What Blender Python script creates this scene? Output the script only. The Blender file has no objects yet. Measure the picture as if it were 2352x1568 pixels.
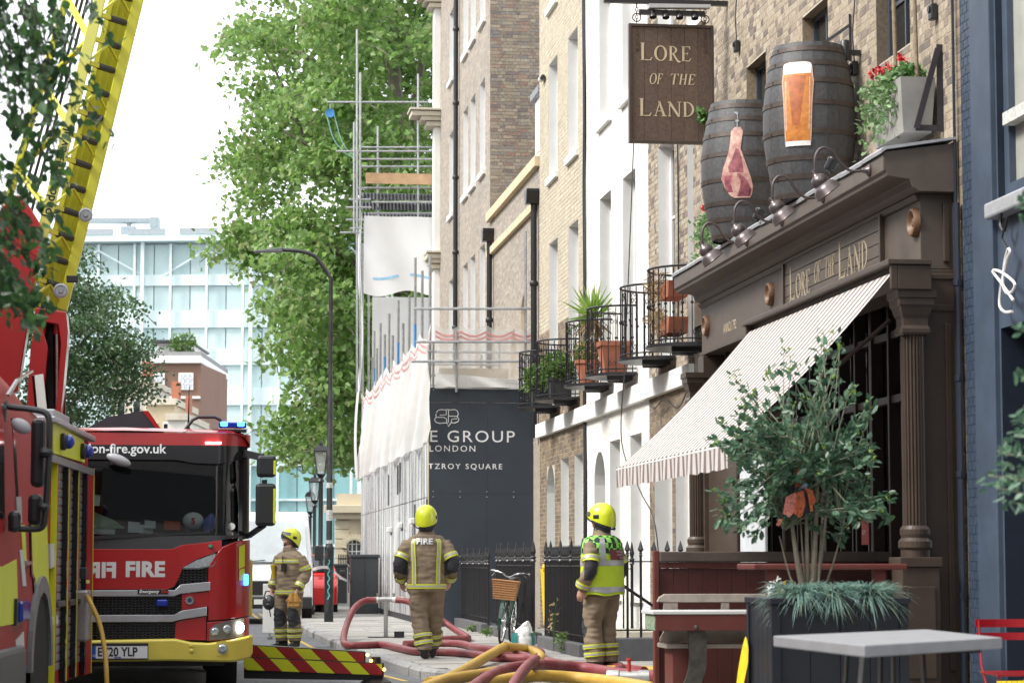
import bpy,bmesh,math,random
import numpy as np
from mathutils import Vector,Matrix,noise
R = math.radians
rnd = random.Random(11)
sc = bpy.context.scene
C = sc.collection
# ------------------------------------------------------------------ camera
FPX,CX,CY,HORIZON,EYE = 5553.0,1176.0,784.0,1290.0,1.2
TH = math.atan((HORIZON - CY) / FPX)
cd = bpy.data.cameras.new('camera'); cam = bpy.data.objects.new('camera',cd); C.objects.link(cam)
cd.sensor_width = 36; cd.sensor_fit = 'HORIZONTAL'; cd.lens = FPX / 2352 * 36
cam.location = (0,0,EYE); cam.rotation_euler = (math.pi / 2 + TH,0,0)
cd.clip_start = .5; cd.clip_end = 2500
cd.dof.use_dof = True; cd.dof.focus_distance = 30.5; cd.dof.aperture_fstop = 5.0
sc.camera = cam
# ------------------------------------------------------------------ sky, sun, exposure
w = bpy.data.worlds.new('World'); sc.world = w; w.use_nodes = True
nt = w.node_tree; nt.nodes.clear()
wo = nt.nodes.new('ShaderNodeOutputWorld'); b1 = nt.nodes.new('ShaderNodeBackground'); b2 = nt.nodes.new('ShaderNodeBackground')
sk = nt.nodes.new('ShaderNodeTexSky'); sk.sky_type = 'NISHITA'; sk.sun_disc = False
SUN_EL,SUN_AZ = R(44),R(-112)          # azimuth measured from +Y towards +X
sk.sun_elevation = SUN_EL; sk.sun_rotation = SUN_AZ; sk.dust_density = 4.0; sk.altitude = 30
b1.inputs[1].default_value = .10
b2.inputs[0].default_value = (.96,.98,1,1); b2.inputs[1].default_value = 1.15     # bright cloud cover
mx = nt.nodes.new('ShaderNodeMixShader'); mx.inputs[0].default_value = .82
nt.links.new(sk.outputs[0],b1.inputs[0]); nt.links.new(b1.outputs[0],mx.inputs[1]); nt.links.new(b2.outputs[0],mx.inputs[2])
nt.links.new(mx.outputs[0],wo.inputs[0])
sd = bpy.data.lights.new('sun','SUN'); sun = bpy.data.objects.new('sun',sd); C.objects.link(sun)
sd.energy = 2.4; sd.angle = R(18); sd.color = (1,.965,.91)
sdir = Vector((math.sin(SUN_AZ) * math.cos(SUN_EL),math.cos(SUN_AZ) * math.cos(SUN_EL),math.sin(SUN_EL)))
sun.rotation_euler = sdir.to_track_quat('Z','Y').to_euler()
sc.view_settings.view_transform = 'Standard'; sc.view_settings.look = 'None'
sc.view_settings.exposure = 1.05; sc.view_settings.gamma = 1
sc.render.engine = 'CYCLES'
# ------------------------------------------------------------------ measuring: photograph pixel (2352 wide) -> place
PHI = math.atan(.131); CP,SP = math.cos(PHI),math.sin(PHI)
def ray(x,y):
    a,b = (x - CX) / FPX,(CY - y) / FPX
    return Vector((a,math.cos(TH) - b * math.sin(TH),math.sin(TH) + b * math.cos(TH)))
def atY(x,y,Y):
    d = ray(x,y); return Vector((0,0,EYE)) + d * (Y / d.y)
def gnd(x,y,z=0.):
    d = ray(x,y); return Vector((0,0,EYE)) + d * ((z - EYE) / d.z)
def ws(n,t,z=0.): return Vector((n * CP - t * SP,n * SP + t * CP,z))   # street frame: n across, t along
def sw(v): return (v[0] * CP + v[1] * SP,-v[0] * SP + v[1] * CP,v[2])
def onN(x,y,n):                        # -> (t, z) on the wall plane n
    d = sw(ray(x,y)); k = n / d[0]; return (d[1] * k,EYE + d[2] * k)
def onT(x,y,t):
    d = sw(ray(x,y)); k = t / d[1]; return (d[0] * k,EYE + d[2] * k)
def px(p):
    v = Vector(p) - Vector((0,0,EYE)); c,s = math.cos(TH),math.sin(TH)
    dep = v.y * c + v.z * s; up = -v.y * s + v.z * c
    return (CX + FPX * v.x / dep,CY - FPX * up / dep)
# ------------------------------------------------------------------ materials
MATS = {}
def M(name,col,rough=.6,metal=0.,var=.14,vs=5.,bump=0.,bs=60.,coat=0.,emit=0.,rand=0.,spec=.5,stain=0.,ss=1.2,scol=(.05,.045,.04)):
    if name in MATS: return MATS[name]
    m = bpy.data.materials.new(name); m.use_nodes = True; MATS[name] = m
    t = m.node_tree; p = t.nodes['Principled BSDF']; L = t.links.new
    p.inputs['Roughness'].default_value = rough; p.inputs['Metallic'].default_value = metal
    p.inputs['Specular IOR Level'].default_value = spec
    if coat: p.inputs['Coat Weight'].default_value = coat; p.inputs['Coat Roughness'].default_value = .06
    g = t.nodes.new('ShaderNodeNewGeometry')
    n = t.nodes.new('ShaderNodeTexNoise'); n.inputs['Scale'].default_value = vs; n.inputs['Detail'].default_value = 7
    n.inputs['Roughness'].default_value = .65; L(g.outputs['Position'],n.inputs['Vector'])
    mixn = t.nodes.new('ShaderNodeMix'); mixn.data_type = 'RGBA'
    mr = t.nodes.new('ShaderNodeMapRange'); mr.inputs[1].default_value = .3; mr.inputs[2].default_value = .7
    L(n.outputs[0],mr.inputs[0]); L(mr.outputs[0],mixn.inputs[0])
    mixn.inputs[6].default_value = (*[c * (1 - var) for c in col],1); mixn.inputs[7].default_value = (*[min(1,c * (1 + var)) for c in col],1)
    out = mixn.outputs[2]
    if stain:
        n2 = t.nodes.new('ShaderNodeTexNoise'); n2.inputs['Scale'].default_value = ss; n2.inputs['Detail'].default_value = 9; n2.inputs['Roughness'].default_value = .7
        mp = t.nodes.new('ShaderNodeMapping'); mp.inputs['Scale'].default_value = (1,1,.28); L(g.outputs['Position'],mp.inputs[0]); L(mp.outputs[0],n2.inputs['Vector'])
        r2 = t.nodes.new('ShaderNodeMapRange'); r2.inputs[1].default_value = .48; r2.inputs[2].default_value = .75; r2.inputs[4].default_value = stain
        L(n2.outputs[0],r2.inputs[0]); mm = t.nodes.new('ShaderNodeMix'); mm.data_type = 'RGBA'
        L(r2.outputs[0],mm.inputs[0]); L(out,mm.inputs[6]); mm.inputs[7].default_value = (*scol,1); out = mm.outputs[2]
    if rand:
        oi = t.nodes.new('ShaderNodeObjectInfo'); ad = t.nodes.new('ShaderNodeMath'); ad.operation = 'ADD'
        L(g.outputs['Random Per Island'],ad.inputs[0]); L(oi.outputs['Random'],ad.inputs[1])
        fr = t.nodes.new('ShaderNodeMath'); fr.operation = 'FRACT'; L(ad.outputs[0],fr.inputs[0])
        m2 = t.nodes.new('ShaderNodeMapRange'); m2.inputs[3].default_value = 1 - rand; m2.inputs[4].default_value = 1 + rand; L(fr.outputs[0],m2.inputs[0])
        hs = t.nodes.new('ShaderNodeHueSaturation'); L(m2.outputs[0],hs.inputs['Value']); L(out,hs.inputs['Color']); out = hs.outputs[0]
    L(out,p.inputs['Base Color'])
    if emit:
        p.inputs['Emission Color'].default_value = (*col,1); p.inputs['Emission Strength'].default_value = emit
    if bump:
        nb = t.nodes.new('ShaderNodeTexNoise'); nb.inputs['Scale'].default_value = bs; nb.inputs['Detail'].default_value = 5
        L(g.outputs['Position'],nb.inputs['Vector']); bp = t.nodes.new('ShaderNodeBump'); bp.inputs['Strength'].default_value = bump
        bp.inputs['Distance'].default_value = .01; L(nb.outputs[0],bp.inputs['Height']); L(bp.outputs[0],p.inputs['Normal'])
    return m
def ramp_mat(name,cols,rough=.85,bump=.4,bs=70.,spread=1.,dirt=.0,dcol=(.03,.028,.025),dsc=.35,dlo=.5):
    """pieces (bricks, slabs) of many colours: one random colour each, with grain and dirt"""
    if name in MATS: return MATS[name]
    m = bpy.data.materials.new(name); m.use_nodes = True; MATS[name] = m
    t = m.node_tree; p = t.nodes['Principled BSDF']; L = t.links.new; p.inputs['Roughness'].default_value = rough
    g = t.nodes.new('ShaderNodeNewGeometry'); oi = t.nodes.new('ShaderNodeObjectInfo')
    ad = t.nodes.new('ShaderNodeMath'); ad.operation = 'ADD'; L(g.outputs['Random Per Island'],ad.inputs[0]); L(oi.outputs['Random'],ad.inputs[1])
    fr = t.nodes.new('ShaderNodeMath'); fr.operation = 'FRACT'; L(ad.outputs[0],fr.inputs[0])
    cr = t.nodes.new('ShaderNodeValToRGB'); el = cr.color_ramp.elements
    while len(el) < len(cols): el.new(.5)
    for i,c in enumerate(cols): el[i].position = i / max(1,len(cols) - 1); el[i].color = (*c,1)
    L(fr.outputs[0],cr.inputs[0]); out = cr.outputs[0]
    n = t.nodes.new('ShaderNodeTexNoise'); n.inputs['Scale'].default_value = 28; n.inputs['Detail'].default_value = 6; L(g.outputs['Position'],n.inputs['Vector'])
    mr = t.nodes.new('ShaderNodeMapRange'); mr.inputs[1].default_value = .3; mr.inputs[2].default_value = .7; mr.inputs[3].default_value = .72; mr.inputs[4].default_value = 1.2
    L(n.outputs[0],mr.inputs[0]); hs = t.nodes.new('ShaderNodeHueSaturation'); L(mr.outputs[0],hs.inputs['Value']); L(out,hs.inputs['Color']); out = hs.outputs[0]
    if dirt:
        n2 = t.nodes.new('ShaderNodeTexNoise'); n2.inputs['Scale'].default_value = dsc; n2.inputs['Detail'].default_value = 9; n2.inputs['Roughness'].default_value = .68
        L(g.outputs['Position'],n2.inputs['Vector']); r2 = t.nodes.new('ShaderNodeMapRange'); r2.inputs[1].default_value = dlo; r2.inputs[2].default_value = dlo + .2; r2.inputs[4].default_value = dirt
        L(n2.outputs[0],r2.inputs[0]); mm = t.nodes.new('ShaderNodeMix'); mm.data_type = 'RGBA'; L(r2.outputs[0],mm.inputs[0]); L(out,mm.inputs[6]); mm.inputs[7].default_value = (*dcol,1); out = mm.outputs[2]
    L(out,p.inputs['Base Color'])
    nb = t.nodes.new('ShaderNodeTexNoise'); nb.inputs['Scale'].default_value = bs; nb.inputs['Detail'].default_value = 5; L(g.outputs['Position'],nb.inputs['Vector'])
    bp = t.nodes.new('ShaderNodeBump'); bp.inputs['Strength'].default_value = bump; bp.inputs['Distance'].default_value = .012; L(nb.outputs[0],bp.inputs['Height']); L(bp.outputs[0],p.inputs['Normal'])
    return m
def glass_mat(name,tint=(.8,.85,.85),rough=.02,body=.25,bcol=(.05,.06,.06)):
    if name in MATS: return MATS[name]
    m = bpy.data.materials.new(name); m.use_nodes = True; MATS[name] = m
    t = m.node_tree; L = t.links.new; t.nodes.remove(t.nodes['Principled BSDF']); o = t.nodes['Material Output']
    tr = t.nodes.new('ShaderNodeBsdfTransparent'); tr.inputs[0].default_value = (*tint,1)
    df = t.nodes.new('ShaderNodeBsdfDiffuse'); df.inputs[0].default_value = (*bcol,1)
    a = t.nodes.new('ShaderNodeMixShader'); a.inputs[0].default_value = body; L(tr.outputs[0],a.inputs[1]); L(df.outputs[0],a.inputs[2])
    gl = t.nodes.new('ShaderNodeBsdfGlossy'); gl.inputs['Roughness'].default_value = rough
    fz = t.nodes.new('ShaderNodeFresnel'); fz.inputs[0].default_value = 1.5
    b = t.nodes.new('ShaderNodeMixShader'); L(fz.outputs[0],b.inputs[0]); L(a.outputs[0],b.inputs[1]); L(gl.outputs[0],b.inputs[2]); L(b.outputs[0],o.inputs[0])
    return m
def leaf_mat(name,cols,trans=.35,rough=.45):
    m = ramp_mat(name,cols,rough=rough,bump=.1)
    t = m.node_tree; L = t.links.new; p = t.nodes['Principled BSDF']; o = t.nodes['Material Output']
    src = p.inputs['Base Color'].links[0].from_socket
    tl = t.nodes.new('ShaderNodeBsdfTranslucent'); hs = t.nodes.new('ShaderNodeHueSaturation'); hs.inputs['Value'].default_value = 1.5; hs.inputs['Hue'].default_value = .485
    L(src,hs.inputs['Color']); L(hs.outputs[0],tl.inputs[0])
    mxs = t.nodes.new('ShaderNodeMixShader'); mxs.inputs[0].default_value = trans; L(p.outputs[0],mxs.inputs[1]); L(tl.outputs[0],mxs.inputs[2]); L(mxs.outputs[0],o.inputs[0])
    return m
# ------------------------------------------------------------------ things and parts
def tag(o,label=None,cat=None,group=None,kind=None):
    if label: o['label'] = label
    if cat: o['category'] = cat
    if group: o['group'] = group
    if kind: o['kind'] = kind
    return o
ORG = {}
def thing(name,label,cat,loc=(0,0,0),rz=0.,group=None):
    o = bpy.data.objects.new(name,None); o.empty_display_size = .2; C.objects.link(o); o.location = loc; o.rotation_euler = (0,0,rz)
    ORG[o.name] = Vector((0,0,0)); return tag(o,label,cat,group)
def sthing(name,label,cat,n,t,z=0.,group=None):        # a thing in the street frame: its parts take absolute (n, t, z)
    o = thing(name,label,cat,ws(n,t,z),PHI,group); ORG[o.name] = Vector((n,t,z)); return o
def org(o):
    while o is not None:
        if o.name in ORG: return ORG[o.name]
        o = o.parent
    return Vector((0,0,0))
class MB:
    def __init__(s): s.v = []; s.f = []; s.mi = []
    def add(s,vs,fs,mi=0):
        b = len(s.v); s.v += [tuple(v) for v in vs]; s.f += [tuple(b + i for i in f) for f in fs]; s.mi += [mi] * len(fs); return s
    def box(s,x0,x1,y0,y1,z0,z1,mi=0):
        return s.add([(x0,y0,z0),(x1,y0,z0),(x1,y1,z0),(x0,y1,z0),(x0,y0,z1),(x1,y0,z1),(x1,y1,z1),(x0,y1,z1)],
                     [(0,3,2,1),(4,5,6,7),(0,1,5,4),(1,2,6,5),(2,3,7,6),(3,0,4,7)],mi)
    def quad(s,a,b,c,d,mi=0): return s.add([a,b,c,d],[(0,1,2,3)],mi)
    def bar(s,a,b,w,h=None,up=(0,0,1),mi=0):          # rectangular bar between two points
        a,b = Vector(a),Vector(b); h = h or w; d = (b - a).normalized(); u = Vector(up)
        if abs(d.dot(u)) > .98: u = Vector((1,0,0))
        sd_ = d.cross(u).normalized(); u = sd_.cross(d).normalized(); vs = []
        for p in (a,b):
            for i,j in ((-1,-1),(1,-1),(1,1),(-1,1)): vs.append(p + sd_ * (i * w / 2) + u * (j * h / 2))
        return s.add(vs,[(0,1,2,3),(7,6,5,4),(0,4,5,1),(1,5,6,2),(2,6,7,3),(3,7,4,0)],mi)
    def tube(s,pts,r,seg=8,mi=0,cap=True,sq=1.):
        pts = [Vector(p) for p in pts]; n = len(pts); rs = r if isinstance(r,(list,tuple)) else [r] * n
        vs,fs = [],[]; u = None
        for i,p in enumerate(pts):
            d = (pts[min(i + 1,n - 1)] - pts[max(i - 1,0)])
            d = d.normalized() if d.length > 1e-9 else Vector((0,0,1))
            if u is None: u = d.orthogonal().normalized()
            u = (u - d * u.dot(d)); u = u.normalized() if u.length > 1e-6 else d.orthogonal().normalized()
            w_ = d.cross(u)
            for k in range(seg):
                a = 2 * math.pi * k / seg; vs.append(p + (u * math.cos(a) + w_ * math.sin(a) * sq) * rs[i])
        for i in range(n - 1):
            for k in range(seg):
                k2 = (k + 1) % seg; fs.append((i * seg + k,i * seg + k2,(i + 1) * seg + k2,(i + 1) * seg + k))
        if cap: fs += [tuple(range(seg - 1,-1,-1)),tuple((n - 1) * seg + k for k in range(seg))]
        return s.add(vs,fs,mi)
    def lathe(s,prof,c=(0,0,0),axis='z',seg=24,mi=0,cap=True,a0=0.,a1=2 * math.pi):
        c = Vector(c); vs,fs = [],[]; full = abs(a1 - a0 - 2 * math.pi) < 1e-6; m = seg if full else seg + 1
        if isinstance(axis,str): ax = {'x': Vector((1,0,0)),'y': Vector((0,1,0)),'z': Vector((0,0,1))}[axis]
        else: ax = Vector(axis).normalized()
        u = Vector((1,0,0)) if abs(ax.z) > .9 else Vector((0,0,1)).cross(ax).normalized(); v = ax.cross(u)
        for r,h in prof:
            for k in range(m):
                a = a0 + (a1 - a0) * k / seg; vs.append(c + ax * h + (u * math.cos(a) + v * math.sin(a)) * r)
        for i in range(len(prof) - 1):
            for k in range(seg):
                k2 = (k + 1) % m; fs.append((i * m + k,i * m + k2,(i + 1) * m + k2,(i + 1) * m + k))
        if cap and full: fs += [tuple(range(m - 1,-1,-1)),tuple((len(prof) - 1) * m + k for k in range(m))]
        return s.add(vs,fs,mi)
    def ell(s,c,rx,ry,rz,seg=14,rings=9,mi=0,z0=-1.,z1=1.):
        vs,fs = [],[]
        for i in range(rings + 1):
            h = z0 + (z1 - z0) * i / rings; h = math.sin(math.asin(z0) + (math.asin(z1) - math.asin(z0)) * i / rings); r = math.sqrt(max(1e-6,1 - h * h))
            for k in range(seg):
                a = 2 * math.pi * k / seg; vs.append((c[0] + rx * r * math.cos(a),c[1] + ry * r * math.sin(a),c[2] + rz * h))
        for i in range(rings):
            for k in range(seg):
                k2 = (k + 1) % seg; fs.append((i * seg + k,i * seg + k2,(i + 1) * seg + k2,(i + 1) * seg + k))
        return s.add(vs,fs,mi)
    def prism(s,poly,fn0,fn1,mi=0):                        # polygon of 2D points mapped by fn0 (front) and fn1 (back)
        n = len(poly); vs = [fn0(*p) for p in poly] + [fn1(*p) for p in poly]
        return s.add(vs,[tuple(range(n)),tuple(range(2 * n - 1,n - 1,-1))] + [(i,i + n,(i + 1) % n + n,(i + 1) % n) for i in range(n)],mi)
    def mesh(s,name,off=(0,0,0),smooth=False):
        me = bpy.data.meshes.new(name); o = Vector(off); me.from_pydata([Vector(v) - o for v in s.v],[],s.f); 
        me.polygons.foreach_set('material_index',s.mi)
        bm = bmesh.new(); bm.from_mesh(me); bmesh.ops.recalc_face_normals(bm,faces=bm.faces); bm.to_mesh(me); bm.free()
        if smooth: me.polygons.foreach_set('use_smooth',[True] * len(me.polygons))
        me.update(); return me
    def build(s,name,mat,parent=None,smooth=False,bevel=0.,kind=None,label=None,sharp=40,off=None):
        me = s.mesh(name,org(parent) if off is None else off,smooth)
        for m_ in (mat if isinstance(mat,(list,tuple)) else [mat]): me.materials.append(m_)
        o = bpy.data.objects.new(name,me); C.objects.link(o); o.parent = parent
        if smooth and sharp: 
            try: me.set_sharp_from_angle(angle=R(sharp))
            except Exception: pass
        if bevel:
            bv = o.modifiers.new('bevel','BEVEL'); bv.width = bevel; bv.segments = 2; bv.limit_method = 'ANGLE'; bv.angle_limit = R(35)
        if kind: o['kind'] = kind
        if label: o['label'] = label
        return o
def obj(name,me,parent=None,loc=(0,0,0),rot=(0,0,0),scale=None):
    o = bpy.data.objects.new(name,me); C.objects.link(o); o.parent = parent; o.location = loc; o.rotation_euler = rot
    if scale: o.scale = scale
    return o
def copy_tree(o,parent=None):
    c = o.copy(); C.objects.link(c); c.parent = parent
    for ch in o.children: copy_tree(ch,c)
    if o.name in ORG: ORG[c.name] = ORG[o.name]
    return c
def spline(pts,n=8):
    pts = [Vector(p) for p in pts]; out = []
    for i in range(len(pts) - 1):
        p0,p1,p2,p3 = pts[max(i - 1,0)],pts[i],pts[i + 1],pts[min(i + 2,len(pts) - 1)]
        for k in range(n):
            t = k / n; out.append(.5 * ((2 * p1) + (p2 - p0) * t + (2 * p0 - 5 * p1 + 4 * p2 - p3) * t * t + (3 * p1 - p0 - 3 * p2 + p3) * t ** 3))
    return out + [pts[-1]]
ISO = bpy.data.scenes.new('workshop')
def iso_mesh(o):                                       # evaluate one object alone (text outlines, remeshed figures)
    ISO.collection.objects.link(o)
    with bpy.context.temp_override(scene=ISO,view_layer=ISO.view_layers[0]):
        dg = bpy.context.evaluated_depsgraph_get(); me = bpy.data.meshes.new_from_object(o.evaluated_get(dg))
    ISO.collection.objects.unlink(o); return me
def text(name,body,size,mat,parent,fn,bold=0.,ext=.002,align='LEFT',sx=1.,space=1.,shear=0.):
    """flat print: letters laid out in (u, v) and mapped to the place by fn(u, v, depth)"""
    cu = bpy.data.curves.new(name,'FONT'); cu.body = body; cu.size = size; cu.offset = bold; cu.align_x = align; cu.space_character = space; cu.shear = shear
    cu.resolution_u = 3; tmp = bpy.data.objects.new(name + '_tmp',cu)
    me = iso_mesh(tmp)
    bpy.data.objects.remove(tmp); bpy.data.curves.remove(cu)
    bm = bmesh.new(); bm.from_mesh(me); bmesh.ops.remove_doubles(bm,verts=bm.verts,dist=size * .002)
    o_ = org(parent)
    for v in bm.verts: v.co = Vector(fn(v.co.x * sx,v.co.y,ext)) - o_
    bm.to_mesh(me); bm.free(); me.materials.clear(); me.materials.append(mat)
    o = bpy.data.objects.new(name,me); C.objects.link(o); o.parent = parent; return o
def arr_mesh(name,verts,faces_n,mat,parent=None,kind=None,smooth=False):
    """verts: (k, n, 3) array of k separate polygons fans given as lists of index tuples faces_n"""
    verts = np.asarray(verts,dtype=np.float32); k,n,_ = verts.shape; me = bpy.data.meshes.new(name)
    me.vertices.add(k * n); me.vertices.foreach_set('co',verts.reshape(-1)); base = (np.arange(k) * n)[:,None]
    loops = np.concatenate([np.array(f)[None,:] + base for f in faces_n],axis=1).reshape(-1)
    sizes = np.tile(np.array([len(f) for f in faces_n]),k); starts = np.concatenate([[0],np.cumsum(sizes)[:-1]])
    me.loops.add(len(loops)); me.loops.foreach_set('vertex_index',loops.astype(np.int32)); me.polygons.add(len(sizes))
    me.polygons.foreach_set('loop_start',starts.astype(np.int32)); me.polygons.foreach_set('loop_total',sizes.astype(np.int32))
    me.polygons.foreach_set('use_smooth',np.full(len(sizes),bool(smooth)))
    me.update(calc_edges=True); me.materials.append(mat); o = bpy.data.objects.new(name,me); C.objects.link(o); o.parent = parent
    if kind: o['kind'] = kind
    return o
def struct(o): o['kind'] = 'structure'; return o
# base colours
white_paint = M('white paint',(.78,.78,.76),.55,var=.04,stain=.12,scol=(.3,.29,.26))
stucco = M('white stucco',(.76,.755,.72),.8,var=.05,bump=.15,bs=90,stain=.18,scol=(.34,.32,.28))
black_iron = M('black painted iron',(.014,.014,.016),.38,var=.3,vs=20)
black_plastic = M('black plastic',(.02,.021,.023),.42,var=.15,vs=30)
galv = M('galvanised steel tube',(.38,.39,.40),.42,.75,var=.25,vs=9)
chrome = M('polished metal',(.7,.71,.72),.16,1.,var=.06)
dark_glass = M('dark window glass',(.012,.016,.018),.05,var=.2,spec=.7)
# ================================================================== GROUND
asphalt = M('asphalt',(.13,.135,.145),.85,var=.25,vs=3,bump=.5,bs=220)
ramp_slab = ramp_mat('york stone slabs',[(.30,.285,.26),(.36,.345,.32),(.40,.385,.36),(.33,.315,.29),(.27,.26,.245)],.8,.25,60,dirt=.35,dcol=(.16,.15,.14),dsc=1.3)
kerb_m = ramp_mat('granite kerb',[(.30,.30,.30),(.36,.36,.35),(.27,.265,.26)],.8,.35,120)
joint_m = M('dark joint sand',(.09,.085,.08),.9)
WALL = 6.35
struct(MB().add([(-700,-200,-.12),(700,-200,-.12),(700,1200,-.12),(-700,1200,-.12)],[(0,1,2,3)]).build('road',asphalt))
KP = [(3.75,4),(3.7,25.6),(3.45,26.1),(3.05,26.4),(2.75,26.75),(2.55,27.4),(2.42,29.6),(2.2,34.5),(2.05,43.6),(2.0,66),(2.0,120)]
def kn(t):
    for (n0,t0),(n1,t1) in zip(KP,KP[1:]):
        if t0 <= t <= t1: return n0 + (n1 - n0) * (t - t0) / (t1 - t0)
    return KP[-1][0]
pv = thing('pavement',None,None,(0,0,0)); del ORG[pv.name]
pv['kind'] = 'structure'; ORG[pv.name] = Vector((0,0,0))
bed = MB()
for (n0,t0),(n1,t1) in zip(KP,KP[1:]):
    bed.quad(ws(n0 + .1,t0,-.012),ws(8,t0,-.012),ws(8,t1,-.012),ws(n1 + .1,t1,-.012))
bed.build('paving_bed',joint_m,pv)
slab_me = {}
def slab(n0,n1,t0,t1,who):
    g = .006; L_,W_ = round(n1 - n0 - g,2),round(t1 - t0 - g,2); k = (L_,W_)
    if k not in slab_me:
        b = MB().box(-L_ / 2,L_ / 2,-W_ / 2,W_ / 2,-.05,0); slab_me[k] = b.mesh('paving_slab'); slab_me[k].materials.append(ramp_slab)
    o = obj('paving_slab',slab_me[k],pv,ws((n0 + n1) / 2,(t0 + t1) / 2,rnd.uniform(-.003,.003)),(rnd.uniform(-.003,.003),rnd.uniform(-.003,.003),PHI))
far_slabs = MB(); t = 6.
while t < 66:
    wd = rnd.choice((.62,.7,.55)); n = max(kn(t),kn(t + wd)) + .2; n = math.ceil(n / .1) * .1; first = True
    while n < 6.2:
        ln = rnd.choice((.6,.75,.9,1.05)); ln = min(ln,6.3 - n)
        if first: n0 = max(kn(t),kn(t + wd)) + .165; first = False
        else: n0 = n
        if 26.5 < t < 47 and n < 5.4: slab(n0,n + ln,t,t + wd,0)
        else:
            a,b_,c,d = ws(n0 + .004,t + .004),ws(n + ln - .004,t + .004),ws(n + ln - .004,t + wd - .004),ws(n0 + .004,t + wd - .004); z = rnd.uniform(-.004,.002)
            far_slabs.quad(*[Vector((p.x,p.y,z)) for p in (a,b_,c,d)])
        n += ln
    t += wd
far_slabs.build('distant_paving',ramp_slab,pv,kind='stuff')
# kerb stones
kb = thing('kerb',None,None); kb['kind'] = 'structure'
kpts = [Vector((n,t,0)) for n,t in KP if t <= 66]; kpts[0] = Vector((3.75,18,0)); d_acc = []
i = 0; cur = kpts[0].copy(); seg = 1
while seg < len(kpts):
    L_ = rnd.uniform(.75,1.0) if not 26 < cur.y < 28 else .45; nxt = cur.copy(); rem = L_
    while seg < len(kpts):
        dv = kpts[seg] - nxt
        if dv.length > rem: nxt = nxt + dv.normalized() * rem; break
        rem -= dv.length; nxt = kpts[seg].copy(); seg += 1
    dv = nxt - cur
    if dv.length > .1:
        d = dv.normalized(); nr = Vector((d.y,-d.x,0)); b = MB(); a0,a1 = cur + d * .004,nxt - d * .004; z = rnd.uniform(.0,.008); jo = nr * rnd.uniform(-.008,.008)
        vs = []
        for zz,ins in ((-.16,0),(z - .03,0),(z,.025)):
            for p,q in ((a0 + jo + nr * ins,0),(a1 + jo + nr * ins,0),(a1 + jo + nr * .17,0),(a0 + jo + nr * .17,0)): vs.append(ws(p.x,p.y,zz))
        b.add(vs,[(8,9,10,11),(4,5,9,8),(0,1,5,4),(1,2,6,5),(5,6,10,9),(2,3,7,6),(6,7,11,10),(3,0,4,7),(7,4,8,11)])
        b.build('kerb_stone',kerb_m,kb)
    cur = nxt
yel = M('worn yellow road paint',(.5,.36,.08),.8,var=.3,vs=12); wht = M('worn white road paint',(.5,.5,.5),.8,var=.3,vs=12)
lines = MB()
for off in (.28,.48):
    pts = [(kn(t_) - off,t_) for t_ in range(27,64,2)]
    for (a,b_),(c,d) in zip(pts,pts[1:]): lines.quad(ws(a,b_,-.116),ws(a - .07,b_,-.116),ws(c - .07,d,-.116),ws(c,d,-.116))
struct(lines.build('painted_yellow_lines',yel))
struct(MB().box(-30,-5.2,-60,130,-.2,0).build('far_pavement',M('far paving',(.3,.29,.27),.85,var=.2,vs=1.5))).rotation_euler = (0,0,PHI)
# ================================================================== BRICKWORK AND WALLS
stock = [(.40,.325,.20),(.48,.40,.265),(.44,.365,.24),(.34,.275,.18),(.52,.45,.31),(.38,.30,.20),(.46,.385,.25),(.28,.22,.15)]
pub_brick = ramp_mat('weathered stock brick',[(c[0] * .80,c[1] * .81,c[2] * .92) for c in stock] + [(.17,.14,.12),(.13,.11,.095)],dirt=.55,dcol=(.06,.05,.04),dsc=3.2,dlo=.56,bump=.18)
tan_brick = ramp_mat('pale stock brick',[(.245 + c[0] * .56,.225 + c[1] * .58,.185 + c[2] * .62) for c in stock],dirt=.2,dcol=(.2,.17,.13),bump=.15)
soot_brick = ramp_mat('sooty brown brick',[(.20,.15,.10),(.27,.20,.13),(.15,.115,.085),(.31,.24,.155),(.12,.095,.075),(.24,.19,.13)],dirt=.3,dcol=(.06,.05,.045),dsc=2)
grey_brick = ramp_mat('grey brown brick',[(.36,.31,.255),(.30,.27,.235),(.42,.365,.30),(.33,.29,.25),(.26,.235,.21),(.39,.33,.265)],dirt=.35,dcol=(.18,.165,.15),dsc=.6)
flank_brick = ramp_mat('multi coloured brick',[(.20,.165,.13),(.28,.235,.18),(.15,.13,.12),(.25,.16,.125),(.33,.285,.22),(.19,.175,.165),(.23,.19,.14),(.30,.26,.2)],dirt=.3,dcol=(.07,.065,.06),dsc=1.2)
blue_brick = ramp_mat('blue painted brick',[(.032,.050,.080),(.038,.058,.092),(.028,.046,.074)],.55,.3,40,dirt=.15,dcol=(.02,.03,.05),dsc=4)
white_brick = ramp_mat('white painted brick',[(.76,.75,.71),(.80,.79,.75),(.73,.72,.68)],.75,.3,40,dirt=.10,dcol=(.42,.38,.32),dsc=.9,dlo=.56)
mortar = M('lime mortar',(.44,.39,.31),.95,var=.2,vs=14); dark_mortar = M('dirty mortar',(.33,.29,.24),.95,var=.25,vs=9); blue_mortar = M('blue painted mortar',(.025,.04,.065),.7); white_mortar = M('white painted joint',(.74,.73,.69),.85)
BR_ME = {}
def cells(a0,a1,z0,z1,ops):
    A = sorted({a0,a1,*[min(max(v,a0),a1) for o in ops for v in o[:2]]}); Z = sorted({z0,z1,*[min(max(v,z0),z1) for o in ops for v in o[2:4]]})
    for p,q in zip(A,A[1:]):
        for r,s in zip(Z,Z[1:]):
            m,k = (p + q) / 2,(r + s) / 2
            if not any(o[0] < m < o[1] and o[2] < k < o[3] for o in ops): yield p,q,r,s
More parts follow.
